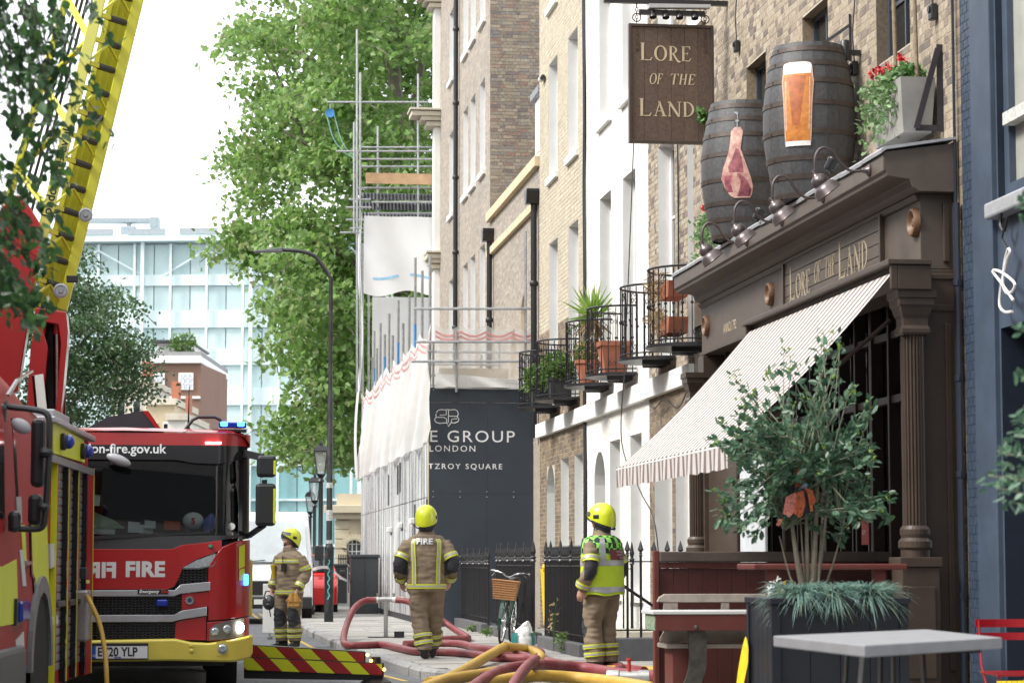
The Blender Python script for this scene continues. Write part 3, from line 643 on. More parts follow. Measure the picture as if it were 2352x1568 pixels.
MB().box(6.0,6.03,onN(1757,1200,6.0)[0],onN(1700,1200,6.0)[0],.75,2.3).build('pale_shutter',M('pale grey shutter paint',(.52,.55,.58),.6),pub,bevel=.004)
# posters behind the glass: red printed sheet and orange triangles of stained glass
red_sheet = M('red poster print',(.42,.03,.03),.5); orange_g = M('orange stained glass',(.32,.10,.04),.3)
tq = onN(2005,1150,6.25)[0]; MB().box(6.17,6.178,tq - .12,tq + .12,1.36,1.66).build('window_poster',red_sheet,pub)
text('poster_lettering','AM',.075,white_paint,pub,lambda u,v,d: (6.1695 - d,tq + .09 - u,1.45 + v))
for k in range(7):
    z_ = 2.75 + k * .125; t_ = tF0 + .95; MB().prism([(0,0),(.14,.07),(.14,.13),(0,.06)],lambda u,v: (6.165,t_ - u,z_ + v),lambda u,v: (6.175,t_ - u,z_ + v)).build('stained_glass_piece',orange_g,pub)
# ---- gooseneck lamps on the cornice
bronze = M('bronze lamp enamel',(.115,.095,.095),.30,.55,var=.12,vs=14)
def goose(x,label):
    t_ = onN(x,480,NC)[0]; g_ = sthing('gooseneck_lamp',label,'lamp',NC,t_,4.5,'gooseneck lamps along the pub cornice')
    MB().lathe([(.0,.0),(.055,.002),(.055,.012),(.03,.03),(.02,.07)],(NC - .001,t_,4.535),(-1,0,0),16).build('wall_plate',bronze,g_,smooth=True)
    arm = spline([(NC - .05,t_,4.535),(NC - .17,t_,4.53),(NC - .26,t_,4.60),(NC - .33,t_,4.70),(NC - .42,t_,4.72),(NC - .475,t_,4.65),(NC - .48,t_,4.52)],5)
    MB().tube(arm,.013,8).build('arm',bronze,g_,smooth=True)
    ax = Vector((.60,-.08,-.79)); LK = .74
    MB().lathe([(r_ * LK,h_ * LK) for r_,h_ in [(.022,-.09),(.03,-.05),(.035,-.02),(.075,.0),(.098,.04),(.102,.085),(.092,.105),(.12,.125),(.155,.17),(.168,.235),(.172,.24),(.160,.236),(.12,.15),(.0,.13)]],(NC - .47,t_,4.47),ax,22,cap=False).build('shade',bronze,g_,smooth=True,sharp=60)
for x,l in ((1999,'bronze gooseneck lamp under the large beer barrel, nearest the pub corner'),(1892,'bronze gooseneck lamp second from the pub corner'),(1797,'bronze gooseneck lamp second from the far end of the cornice'),(1716,'bronze gooseneck lamp at the far end of the pub cornice')): goose(x,l)
spot_m = M('black spotlight housing',(.015,.015,.018),.35)
def uplight(x,y,n,label):
    t_,z_ = onN(x,y,n); s = sthing('spotlight',label,'spotlight',n,t_,4.7,'small spotlights lighting the barrels')
    MB().tube([(n + .05,t_,4.69),(n + .02,t_,z_ - .02)],.012,6).build('bracket',spot_m,s); MB().lathe([(.03,0),(.045,.02),(.05,.09),(.058,.1),(.058,.115),(.04,.112)],(n,t_,z_),(.5,0,.8),16).build('housing',spot_m,s,smooth=True)
uplight(1900,392,5.62,'round black spotlight at the foot of the beer barrel'); uplight(1735,505,5.62,'round black spotlight at the foot of the meat barrel')
# ---- barrels
stave_m = ramp_mat('weathered barrel staves',[(.062,.063,.066),(.072,.072,.075),(.056,.057,.06),(.066,.066,.069)],.55,.2,40,dirt=.4,dcol=(.035,.03,.027),dsc=5)
hoop_m = M('rusty brown hoop',(.065,.050,.043),.55,.3,var=.3,vs=18)
def barrel(x,label,ztop,paint):
    n = 5.87; Zb = 4.655; H = ztop - Zb; t_ = onN(x,350,n)[0]; b = sthing('barrel',label,'barrel',n,t_,Zb,'painted barrels on the pub cornice')
    rad = lambda v: .30 + .145 * math.sin(math.pi * (.07 + .86 * v)) ** 1.05 + .012 * v
    NS = 22
    for k in range(NS):
        m = MB(); a0,a1 = 2 * math.pi * k / NS + .002,2 * math.pi * (k + 1) / NS - .002; vs = []
        for j in range(13):
            v = j / 12; r = rad(v)
            for q in range(3): a = a0 + (a1 - a0) * q / 2; vs.append((n + r * math.cos(a),t_ + r * math.sin(a),Zb + H * v))
        m.add(vs,[(j * 3 + q,j * 3 + q + 1,j * 3 + 4 + q,j * 3 + 3 + q) for j in range(12) for q in range(2)]); m.build('stave',stave_m,b,smooth=True)
    MB().lathe([(.0,0),(rad(0) - .02,0)],(n,t_,Zb + .02),'z',24,cap=False).lathe([(.0,0),(rad(1) - .012,0)],(n,t_,Zb + H - .03),'z',24,cap=False).lathe([(rad(.02) - .008,.02 * H),(rad(.5) - .012,.5 * H),(rad(.98) - .008,.98 * H)],(n,t_,Zb),'z',24,cap=False).build('head',stave_m,b)
    for v in (.02,.135,.25,.415,.60,.745,.86,.955):
        hw = .038 / H; pr = [(rad(v - hw * .6) + .001,(v - hw * .6) * H),(rad(v - hw * .6) + .007,(v - hw * .6) * H),(rad(v) + .007,v * H),(rad(v + hw * .7) + .007,(v + hw * .7) * H),(rad(v + hw * .7) + .001,(v + hw * .7) * H)]
        hp = MB().lathe(pr,(n,t_,Zb),'z',44,cap=False).build('hoop',hoop_m,b,smooth=True)
        rv = MB(); a = math.pi * 1.12
        for dv in (-.007,.009): rv.ell((n + (rad(v) + .008) * math.cos(a),t_ + (rad(v) + .008) * math.sin(a),Zb + v * H + dv),.008,.008,.008,6,4)
        rv.build('rivet',hoop_m,hp)
    ac = math.atan2(-t_,-n) + 0.0                      # the side that faces down the street
    def patch(name,rows,mat,off=.0095,parent=b):    # rows: (v, left, right) along the girth in metres round angle ac
        m = MB(); vs = []; NQ = 10
        for v,l,r_ in rows:
            rr = rad(v) + off
            for q in range(NQ + 1): s = l + (r_ - l) * q / NQ; a = AC + s / rr; vs.append((n + rr * math.cos(a),t_ + rr * math.sin(a),Zb + v * H))
        m.add(vs,[(j * (NQ + 1) + q,j * (NQ + 1) + q + 1,(j + 1) * (NQ + 1) + q + 1,(j + 1) * (NQ + 1) + q) for j in range(len(rows) - 1) for q in range(NQ)]); return m.build(name,mat,parent,smooth=True)
    AC = ac; paint(patch,lambda k: None); return b
amber = M('painted amber beer',(.52,.17,.03),.5,var=.45,vs=16); amber_d = M('painted dark amber',(.36,.10,.025),.5,var=.4,vs=18); foam_m = M('painted foam',(.72,.71,.68),.6,var=.1,vs=30); rimg = M('painted glass edge',(.50,.33,.24),.5,var=.3,vs=20)
def rows(pts,n=24):
    out = []
    for k in range(n + 1):
        v = pts[0][0] + (pts[-1][0] - pts[0][0]) * k / n
        for p,q in zip(pts,pts[1:]):
            if p[0] <= v <= q[0] + 1e-9: f = (v - p[0]) / (q[0] - p[0]); out.append((v,p[1] + (q[1] - p[1]) * f,p[2] + (q[2] - p[2]) * f)); break
    return out
def beer(patch,_):
    s = -.115; G = [(.355,-.142,.142),(.42,-.147,.147),(.60,-.158,.158),(.70,-.17,.172),(.735,-.178,.178),(.765,-.168,.168),(.80,-.165,.165),(.835,-.162,.162)]
    G = [(v,l * .92 + s,r_ * .92 + s) for v,l,r_ in G]
    patch('beer_glass_edge',rows([(.335,-.128 + s,.128 + s)] + G + [(.845,-.142 + s,.142 + s)]),rimg,.0085)
    patch('beer_painting',rows([(v,l + .012,r_ - .012) for v,l,r_ in G if v <= .765] + [(.79,-.131 + s,.131 + s)]),amber,.0095)
    patch('beer_painting',rows([(.45,-.05 + s,.02 + s),(.6,-.07 + s,.05 + s),(.77,-.1 + s,.09 + s)]),amber_d,.0102)
    patch('glass_highlight',rows([(.42,-.118 + s,-.104 + s),(.6,-.126 + s,-.111 + s),(.74,-.128 + s,-.108 + s)]),rimg,.0106); patch('glass_highlight',rows([(.42,.106 + s,.119 + s),(.7,.115 + s,.128 + s),(.76,.12 + s,.128 + s)]),rimg,.0106)
    patch('glass_base',rows([(.322,-.126 + s,.126 + s),(.352,-.122 + s,.122 + s)]),foam_m,.0102)
    patch('foam_painting',rows([(.785,-.135 + s,.135 + s),(.84,-.146 + s,.142 + s),(.855,-.135 + s,.13 + s),(.862,-.08 + s,.08 + s)]),foam_m,.0104)
meat_r = M('painted red meat',(.26,.05,.075),.5,var=.7,vs=14); meat_p = M('painted pink fat',(.60,.40,.32),.5,var=.3,vs=12)
def two(m,a,b):
    x = [n for n in m.node_tree.nodes if n.type == 'MIX'][0]; x.inputs[6].default_value = (*a,1); x.inputs[7].default_value = (*b,1)
two(meat_p,(.30,.075,.095),(.66,.47,.36)); two(meat_r,(.09,.012,.03),(.40,.13,.14)); two(amber,(.34,.085,.015),(.62,.25,.04))
def meat(patch0,_):
    s = -.06
    def patch(nm,rw,mt,off): return patch0(nm,[(v,s + (l - s) * 1.38,s + (r_ - s) * 1.38) for v,l,r_ in rw],mt,off)
    patch('meat_painting',rows([(.28,-.02 + s,.10 + s),(.30,-.06 + s,.115 + s),(.36,-.10 + s,.125 + s),(.42,-.13 + s,.11 + s),(.50,-.11 + s,.08 + s),(.58,-.075 + s,.05 + s),(.63,-.06 + s,.03 + s),(.70,-.05 + s,.04 + s),(.76,-.045 + s,.05 + s),(.79,-.015 + s,.03 + s)],36),meat_p,.0095)
    patch('meat_painting',rows([(.29,.0 + s,.10 + s),(.34,.02 + s,.112 + s),(.40,.03 + s,.08 + s),(.45,.0 + s,.03 + s)]),meat_r,.0102)
    patch('meat_painting',rows([(.32,-.08 + s,-.03 + s),(.38,-.10 + s,-.05 + s),(.44,-.10 + s,-.04 + s)]),meat_r,.0102); patch('meat_painting',rows([(.46,-.06 + s,.05 + s),(.5,-.07 + s,.05 + s),(.57,-.03 + s,.035 + s),(.63,-.01 + s,.015 + s)]),meat_r,.0103)
    patch('hook_painting',rows([(.775,.0 + s,.01 + s),(.83,.002 + s,.009 + s)]),M('painted grey hook',(.25,.26,.28),.5),.0104); patch('hook_painting',rows([(.83,-.008 + s,.018 + s),(.845,-.008 + s,.018 + s)]),MATS['painted grey hook'],.0104)
    patch('hook_painting',rows([(.85,.004 + s,.01 + s),(.88,.006 + s,.012 + s),(.9,-.02 + s,.012 + s),(.905,-.02 + s,.005 + s)]),MATS['painted grey hook'],.0104)
barrel(1860,'large dark barrel painted with a glass of amber beer',6.17,beer)
barrel(1705,'dark barrel painted with a hanging joint of meat',6.16,meat)
# ---- hanging sign
tS = 28.3; ns0,zs1 = onT(1443,55,tS); ns1,zs0 = onT(1640,333,tS)
hs = sthing('hanging_sign','brown plank pub sign with cream serif lettering hung from chains','sign',(ns0 + ns1) / 2,tS,zs0)
sign_w = ramp_mat('brown sign planks',[(.10,.062,.043),(.115,.072,.05),(.09,.056,.04),(.105,.068,.05)],.6,.25,50,dirt=.3,dcol=(.07,.06,.055),dsc=4); wS,hS = ns1 - ns0,zs1 - zs0
for k in range(6): MB().box(ns0 + .03 + (wS - .06) * k / 6 + .0015,ns0 + .03 + (wS - .06) * (k + 1) / 6 - .0015,tS - .02,tS + .02,zs0 + .03,zs1 - .03).build('plank',sign_w,hs,bevel=.003)
f2 = MB()
for a,b_,z0,zz in ((ns0,ns0 + .035,zs0,zs1),(ns1 - .035,ns1,zs0,zs1),(ns0 + .035,ns1 - .035,zs0,zs0 + .035),(ns0 + .035,ns1 - .035,zs1 - .035,zs1)): f2.box(a,b_,tS - .04,tS + .04,z0,zz)
f2.build('frame',brown,hs,bevel=.004)
sfn = lambda u,v,d: (ns0 + u * wS,tS - .0215 - d,zs0 + v * wS)
serif_text('lettering',[('LORE',.13,.965,.205,.175,0,1.03),('OF',.235,.69,.125,.125,.16,.78),('THE',.475,.69,.125,.125,.16,.95),('LAND',.115,.315,.205,.175,0,1.05)],hs,sfn,cream_ink)
rust = M('rusty iron',(.09,.055,.04),.7,.4,var=.4,vs=30)
for fx in (.10,.905):
    nx = ns0 + fx * wS; st_ = MB().box(nx - .014,nx + .014,tS - .027,tS - .0205,zs1 - .34,zs1 - .02)
    for zz in (.31,.13): st_.ell((nx,tS - .028,zs1 - zz),.012,.006,.012,8,5)
    st_.build('iron_strap',rust,hs)
    ch = MB(); z_ = zs1 + .01
    for k in range(5): 
        c = Vector((nx,tS,z_ + .03)); pts = [c + Vector((.016 * math.cos(q) if k % 2 else 0,0 if k % 2 else .016 * math.cos(q),.028 * math.sin(q))) for q in [i * math.pi / 4 for i in range(9)]]; ch.tube(pts,.005,5); z_ += .046
    ch.tube([(nx + .05 * math.cos(q),tS,zs1 + .08 + .05 * math.sin(q)) for q in [i * math.pi / 8 for i in range(17)]],.007,6); ch.build('chain',rust,hs,smooth=True)
ar = MB(); zA = zs1 + .25; ar.box(ns0 - .3,WALL,tS - .03,tS + .03,zA,zA + .06); ar.box(ns0 + .12,ns1 - .12,tS - .10,tS - .04,zs1 + .1,zs1 + .16); ar.bar((ns0 + .3,tS,zA + .05),(WALL,tS,zA + .55),.04); ar.build('bracket',black_iron,hs)
MB().prism([(0,0),(wS * .72,.02),(wS * .72,.06),(0,.05)],lambda u,v: (ns0 + .23 + u,tS - .16,zs1 + .17 + v),lambda u,v: (ns0 + .23 + u,tS - .05,zs1 + .17 + v)).build('light_hood',M('grey painted hood',(.4,.41,.42),.5),hs)
for fx in (.27,.42,.58,.76): MB().lathe([(.025,0),(.028,.05),(.045,.075),(.045,.1)],(ns0 + fx * wS,tS - .1,zs1 + .15),(0,-.3,-.9),12).build('spot',spot_m,hs,smooth=True)
# small fittings on the brick
for x,y,l in ((1690,107,'black junction box on brick above the meat barrel'),(1960,158,'black junction box below the wall spotlight beside the beer barrel'),(2140,28,'small black security light on brick near the blue house')):
    t_,z_ = onN(x,y,WALL - .05); j = sthing('junction_box',l,'junction box',WALL,t_,z_,'small black boxes on the pub brickwork'); MB().box(WALL - .07,WALL - .012,t_ - .05,t_ + .05,z_ - .07,z_ + .07).build('case',black_plastic,j,bevel=.01); MB().lathe([(.03,0),(.03,.015)],(WALL - .07,t_,z_ + .02),(-1,0,0),12).build('lens',spot_m,j); MB().tube([(WALL - .04,t_,z_ + .07),(WALL - .05,t_ + .02,z_ + .35),(WALL - .02,t_ + .01,z_ + .75)],.008,5).build('lead_wire',black_plastic,j)
t_,z_ = onN(1950,117,WALL - .12); ws_ = sthing('wall_spotlight','black cylinder wall spotlight beside the beer barrel','spotlight',WALL,t_,z_); MB().lathe([(.05,-.09),(.052,.08),(.04,.1)],(WALL - .16,t_,z_),'z',14).build('cylinder',spot_m,ws_,smooth=True); MB().bar((WALL - .012,t_,z_ - .02),(WALL - .12,t_,z_ - .02),.05).build('mount',spot_m,ws_)
br_ = sthing('iron_stay','thin triangular black iron stay fixed to the brick above the beer barrel','bracket',WALL,Yt(1963),6.2); t_ = Yt(1966); q = MB().bar((WALL - .02,t_,zat(1966,25)),(WALL - .02,t_,zat(1966,135)),.02); q.bar((WALL - .02,t_,zat(1966,50)),(WALL - .62,t_ + .25,zat(1966,150)),.025); q.bar((WALL - .02,t_,zat(1966,125)),(WALL - .5,t_ + .2,zat(1966,125)),.015); q.build('stay',black_iron,br_)
# ================================================================== BLUE HOUSE on the right
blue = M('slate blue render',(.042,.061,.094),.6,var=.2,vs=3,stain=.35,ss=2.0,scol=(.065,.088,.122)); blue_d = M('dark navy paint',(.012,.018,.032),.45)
bh = sthing('blue_house','slate blue painted house front with brick strip and sash window','house',WALL,17)
tBa,tBb = Yt(2250),Yt(2296)
wall_sheet(bh,'n',WALL - .0,tBa,tP0 - .14,-.2,12,[],blue_mortar,'brick_strip_wall'); bricks(bh,'n',WALL,tBa,tP0 - .14,0,7.2,[],blue_brick,300,prot=.003)
MB().box(WALL - .045,WALL + .3,tBb,tBa,-.2,12).build('pilaster',blue,bh,bevel=.008)
ops = [(14.5,tBb - .04,4.05,8.5),(14.5,tBb - .04,-.2,3.05)]
wall_sheet(bh,'n',WALL,10,tBb,-.2,12,ops,blue)
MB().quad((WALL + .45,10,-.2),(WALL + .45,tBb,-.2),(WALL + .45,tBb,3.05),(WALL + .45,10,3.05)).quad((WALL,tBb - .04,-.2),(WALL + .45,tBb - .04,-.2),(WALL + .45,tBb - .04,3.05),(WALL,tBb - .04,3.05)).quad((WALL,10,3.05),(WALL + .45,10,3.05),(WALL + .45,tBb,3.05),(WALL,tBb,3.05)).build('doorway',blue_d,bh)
wdw = MB().box(WALL + .05,WALL + .12,tBb - .16,tBb - .05,4.05,8.5).box(WALL + .05,WALL + .12,14.5,tBb - .16,4.05,4.2).build('window',blue,bh,bevel=.006)
MB().quad((WALL + .11,14.5,4.05),(WALL + .11,tBb,4.05),(WALL + .11,tBb,8.5),(WALL + .11,14.5,8.5)).build('pane',M('curtained pane',(.36,.36,.32),.2,var=.15,vs=2),wdw); MB().box(WALL + .0,WALL + .10,14.5,tBb - .17,4.66,4.76).build('sash_rail',M('peeling white paint',(.5,.5,.47),.7,var=.35,vs=25),wdw)
MB().box(WALL - .12,WALL + .05,14,tBb - .02,3.92,4.05).build('sill',lead,wdw,bevel=.02)
MB().quad((WALL,10,12),(WALL,tP0,12),(14,tP0,12),(14,10,12)).quad((WALL,10,-.2),(14,10,-.2),(14,10,12),(WALL,10,12)).build('roof',blue_d,bh)
pp = sthing('rain_pipe','thin dark navy pipe running down between pub pilaster and blue brick','pipe',WALL - .05,tP0 - .1); MB().tube([(WALL - .04,tP0 - .09,0),(WALL - .04,tP0 - .09,4.2)],.032,8).build('pipe',blue_d,pp,smooth=True)
for z_ in (.9,1.9,2.7,3.5): MB().lathe([(.04,0),(.042,.05)],(WALL - .04,tP0 - .09,z_),'z',10).build('clip',blue_d,pp)
MB().tube([(WALL - .03,tP0 - .04,4.2),(WALL - .03,tP0 - .04,8)],.012,6).build('thin_pipe',blue_d,pp)
wd = sthing('broken_stock_pier','narrow strip of flaking brick between pub and blue house','wall',WALL,tP0 - .07); wall_sheet(wd,'n',WALL + .01,tP0 - .14,tP0,-.2,12,[],dark_mortar); bricks(wd,'n',WALL + .01,tP0 - .14,tP0,0,7.2,[],soot_brick,0,prot=.003)
# white bent tube sign with its cable
ne = sthing('tube_sign','white bent neon tube sign mounted on the slate blue wall','sign',WALL - .1,Yt(2320),2.6)
def nq(x,y): t_,z_ = onN(x,y,WALL - .1); return (WALL - .1,t_,z_)
tub = M('white neon tube',(.74,.72,.70),.3)
MB().tube(spline([nq(*p) for p in ((2325,715),(2308,716),(2296,700),(2300,655),(2312,600),(2320,580),(2316,572),(2308,600),(2304,650),(2312,672),(2325,668),(2330,650),(2300,625),(2280,622),(2300,650),(2328,690))],5),.012,6).build('tube',tub,ne,smooth=True)
MB().tube(spline([nq(*p) for p in ((2318,576),(2308,560),(2302,548),(2304,535))],5),.008,5).build('wire',black_plastic,ne); MB().tube(spline([nq(*p) for p in ((2312,470),(2300,490),(2298,515),(2306,530),(2312,500))],5),.014,5).build('cable_loop',black_plastic,ne)
# ================================================================== BALCONIES
def balcony(x,zslab,label,r=.62,wide=1.0,gr='iron balconies on the house fronts'):
    c = Yt(x); b = sthing('iron_balcony',label,'balcony',WALL - .3,c,zslab,gr); dep = .62 * wide; hw = .62
    def P(a,k=1.): return (WALL - .02 - dep * math.sin(a) * k,c - hw * math.cos(a) * k)
    n = 16; ang = [math.pi * i / n for i in range(n + 1)]
    m = MB(); out = [P(a,1.05) for a in ang]; m.add([(p[0],p[1],zslab) for p in out] + [(p[0],p[1],zslab - .04) for p in out],[tuple(range(n + 1)),tuple(range(2 * n + 1,n,-1))] + [(i,i + 1,i + n + 2,i + n + 1) for i in range(n)])
    for k in range(3): m.box(WALL - .4 + .05 * k,WALL - .02,c - .3 + k * .25,c - .26 + k * .25,zslab - .10,zslab - .04)
    m.build('slab',black_iron,b)
    for zz,rr in ((zslab + .97,.016),(zslab + .05,.010)): MB().tube([(*P(a),zz) for a in ang],rr,6).build('rail',black_iron,b)
    bar_me = None
    for i in range(1,17):
        a = math.pi * (i - .5) / 16; p = P(a)
        if bar_me is None:
            q = MB().tube([(0,0,0),(0,0,.95)],.008,5); q.ell((0,0,.5),.022,.022,.022,8,5); bar_me = q.mesh('bar'); bar_me.materials.append(black_iron)
        obj('bar',bar_me,b,Vector((p[0],p[1],zslab)) - org(b))
        s1 = 1 if i % 2 else -1; sp_ = []
        for q in range(13): th = q * .52; rr = .055 * (1 - q / 15); da = s1 * (rr * math.cos(th) + .06) / hw; pp_ = P(a + da * .5); sp_.append((*pp_,rr * math.sin(th)))
        for zz,fl_ in ((.84,1),(.14,-1)): MB().tube([(u[0],u[1],zslab + zz + u[2] * fl_) for u in sp_],.005,4).build('scroll',black_iron,b)
    return b
BAL = [(1275,3.94,'curved iron balcony nearest the dark blue hoarding'),(1319,3.94,'curved iron balcony second from the hoarding with a bushy green plant'),(1394,3.94,'curved iron balcony with spiky plant on the white house'),(1448,3.94,'curved iron balcony holding the big square terracotta pot'),(1533,3.94,'empty tall curved iron balcony on the brown brick house'),(1604,3.94,'curved iron balcony half hidden by the pub cornice')]
for a in BAL: balcony(*a)
terra = M('terracotta',(.36,.13,.075),.8,var=.15,vs=10,bump=.1); slate_p = M('dark lead planter',(.05,.05,.055),.6,.2)
greens = leaf_mat('garden leaves',[(.05,.11,.02),(.08,.17,.03),(.12,.22,.05),(.04,.09,.02)]); lime = leaf_mat('spiky lime leaves',[(.16,.28,.05),(.22,.34,.07),(.12,.24,.05)]); straw = leaf_mat('dry straw leaves',[(.36,.26,.13),(.28,.2,.1),(.42,.33,.18)]); red_fl = leaf_mat('red geranium petals',[(.55,.01,.012),(.42,.008,.01),(.65,.02,.02)],.2); pink_fl = leaf_mat('pink petals',[(.5,.06,.16),(.4,.04,.1)],.2); purple_fl = leaf_mat('purple petals',[(.2,.1,.35),(.25,.14,.4)],.2)
LEAF = np.array([(0,0,0),(.32,.28,.05),(.26,.68,.06),(0,1,-.03),(-.26,.68,.06),(-.32,.28,.05)]); LEAF_F = [(0,1,2,3),(0,3,4,5)]
npr = np.random.RandomState(5)
def rot_frames(k,dirs=None,flat=.6):
    d = npr.normal(size=(k,3)) if dirs is None else dirs + npr.normal(size=(k,3)) * .45
    d /= np.linalg.norm(d,axis=1)[:,None] + 1e-9; u = npr.normal(size=(k,3)); u[:,2] *= (1 - flat); u -= d * (u * d).sum(1)[:,None]; u /= np.linalg.norm(u,axis=1)[:,None] + 1e-9
    w_ = np.cross(d,u); return u,d,w_
def leaves(name,pts,size,mat,parent,dirs=None,shape=LEAF,faces=LEAF_F,asp=1.,flat=.6,kind='stuff'):
    pts = np.asarray(pts,dtype=float); k = len(pts); u,d,w_ = rot_frames(k,dirs,flat); s = size * npr.uniform(.65,1.3,size=(k,1,1))
    V = pts[:,None,:] + s * (shape[None,:,0:1] * u[:,None,:] * asp + shape[None,:,1:2] * d[:,None,:] + shape[None,:,2:3] * w_[:,None,:])
    return arr_mesh(name,V - np.array(org(parent))[None,None,:],faces,mat,parent,kind)
def blob(c,r,k): 
    p = npr.normal(size=(k,3)); p /= np.linalg.norm(p,axis=1)[:,None]; return np.array(c) + p * np.array(r) * npr.uniform(.3,1,size=(k,1)) ** .5
def bpos(x,dn=.3): return (WALL - dn,Yt(x))
def pot(label,n,t,z,r0,r1,h,mat,sq=False,name='plant_pot',rim=True):
    p = sthing(name,label,'plant pot',n,t,z,'pots on the balconies')
    seg = 4 if sq else 20; prof = [(r0,0),(r1 * .97,h * .85),(r1 * 1.07,h * .85),(r1 * 1.1,h),(r1 * .92,h),(r1 * .9,h * .93)]
    k = math.pi / 4 if sq else 0; MB().lathe(prof,(n,t,z),'z',seg,a0=k,a1=k + 2 * math.pi).build('pot',mat,p,smooth=not sq); return p
soil = M('potting soil',(.03,.022,.016),.95)
n_,t_ = bpos(1449,.27); p1 = pot('big square terracotta pot on the white house balcony',n_,t_ - .12,3.95,.22,.32,.46,terra,True)
n_,t_ = bpos(1396,.32); p2 = pot('round terracotta pot on the spiky plant balcony',n_,t_ - .05,3.95,.13,.2,.36,terra); leaves('foliage',blob((n_,t_ - .05,4.45),(.25,.3,.22),260),.10,straw,p2,flat=.1,asp=.25); leaves('flowers',blob((n_ - .05,t_,4.65),(.25,.25,.2),16),.05,pink_fl,p2); leaves('leaves',blob((n_,t_,4.45),(.2,.25,.2),160),.09,greens,p2)
n_,t_ = bpos(1400,.2); yu = sthing('spiky_plant','tall yucca with spiky lime leaves and dry skirt on the white house balcony','plant',n_,t_,3.95); zz = 4.98
MB().tube([(n_,t_,3.95),(n_ - .02,t_ + .02,4.4),(n_ - .05,t_,zz)],.035,7).build('stem',M('fibrous stem',(.2,.14,.08),.9),yu)
BL = np.array([(0,0,0),(.05,.35,.0),(.0,1,-.16),(-.05,.35,.0)]); dd = npr.normal(size=(70,3)); dd[:,2] = np.abs(dd[:,2]) * 1.2 + .1
leaves('spiky_leaves',np.tile((n_ - .05,t_,zz),(70,1)),.48,lime,yu,dirs=dd * 2,shape=BL,faces=[(0,1,2,3)]); dd = npr.normal(size=(60,3)); dd[:,2] = -np.abs(dd[:,2]) * 2 - .5
leaves('dry_leaves',np.tile((n_ - .05,t_,zz),(60,1)),.42,straw,yu,dirs=dd * 2,shape=BL,faces=[(0,1,2,3)])
for x,l in ((1277,'dark square planter of lavender on the balcony nearest the hoarding'),(1321,'dark square planter with bushy green plants on the second balcony')):
    n_,t_ = bpos(x,.28); pq = pot(l,n_,t_ - .1,3.95,.24,.27,.32,slate_p,True); leaves('foliage',blob((n_ - .02,t_,4.45),(.3,.42,.27),420),.13,greens,pq,flat=.2,asp=.5); leaves('grassy_leaves',blob((n_,t_,4.4),(.25,.35,.2),160),.2,lime,pq,flat=.1,asp=.2)
    if x < 1300: leaves('flowers',blob((n_ - .1,t_,4.6),(.35,.45,.25),26),.05,purple_fl,pq)
for k,zz in enumerate((3.96,4.42)):
    n_,t_ = bpos(1604,.3); pq = sthing('window_box',('lower' if k == 0 else 'upper') + ' terracotta window box with dry stems by the pub cornice','window box',n_,t_,zz,'window boxes by the cornice'); MB().prism([(-.3,0),(.3,0),(.36,.2),(-.36,.2)],lambda u,v: (n_ - .15,t_ + u,zz + .12 + v),lambda u,v: (n_ + .1,t_ + u,zz + .12 + v)).build('box',terra,pq)
    leaves('dry_stems',blob((n_ - .2,t_ + .1,zz + .3),(.12,.35,.18),120),.12,straw,pq,flat=.1,asp=.2)
# ================================================================== RAILINGS
spear_me = None
def railing(label,pts,zt=1.32,plinth=.16,spacing=.115,big=0,name='railing',groups='black iron railings in front of the houses',head=True):
    """spear-headed railing along street points (n, t)"""
    global spear_me
    n0,t0 = pts[0]; r = sthing(name,label,'railing',n0,t0,0,groups); L_ = [math.dist(a,b) for a,b in zip(pts,pts[1:])]
    if spear_me is None:
        b = MB().tube([(0,0,0),(0,0,1.12)],.0125,6); b.lathe([(.012,0),(.022,.01),(.012,.03),(.02,.045),(.011,.06),(.03,.09),(.006,.2),(.001,.215)],(0,0,1.1),'z',8); spear_me = b.mesh('railing_bar'); spear_me.materials.append(black_iron)
        b = MB().tube([(0,0,0),(0,0,1.14)],.022,8); b.lathe([(.022,0),(.04,.02),(.022,.05),(.045,.075),(.02,.1),(.036,.16),(.008,.30),(.001,.32)],(0,0,1.08),'z',10); railing.post = b.mesh('railing_post'); railing.post.materials.append(black_iron)
    o = org(r)
    for (a,b),l in zip(zip(pts,pts[1:]),L_):
        A,B = Vector((*a,0)),Vector((*b,0)); d = (B - A).normalized(); nrm = Vector((-d.y,d.x,0)); k = max(2,int(l / spacing))
        for zz in (plinth + 1.02 * (zt - plinth) / 1.3,plinth + .09): MB().bar(A + Vector((0,0,zz)),B + Vector((0,0,zz)),.028,.016).build('rail',black_iron,r)
        for i in range(k + 1):
            p = A + (B - A) * i / k; post = i in (0,k) or (i % 8 == 4 and l > 1.6); sc_ = (zt - plinth) / 1.3
            obj('railing_post' if post else 'railing_bar',railing.post if post else spear_me,r,Vector((p.x,p.y,plinth - .01)) - o,scale=(1.25 if big else 1,1.25 if big else 1,sc_))
        if plinth > .05:
            m = MB(); q = [A - nrm * .13,B - nrm * .13,B + nrm * .13,A + nrm * .13]; m.add([(p.x,p.y,-.02) for p in q] + [(p.x,p.y,plinth) for p in q],[(4,5,6,7),(0,1,5,4),(1,2,6,5),(2,3,7,6),(3,0,4,7)]); m.build('stone_plinth',dark_stone,r,bevel=.015)
    return r
dark_stone = M('dark kerb stone',(.10,.10,.105),.75,var=.2,vs=5,bump=.3)
def sp_(x,y): v = sw(gnd(x,y)); return (v[0],v[1])
RN = 4.98
def rt(x): return onN(x,1400,RN)[0]
railing('iron railing at the foot of the dark blue hoarding left of the bicycle',[(RN,rt(1056)),(RN,rt(1122))],1.36)
railing('iron railing that the bicycle leans against',[(RN,rt(1142)),(RN,rt(1226))],1.42)
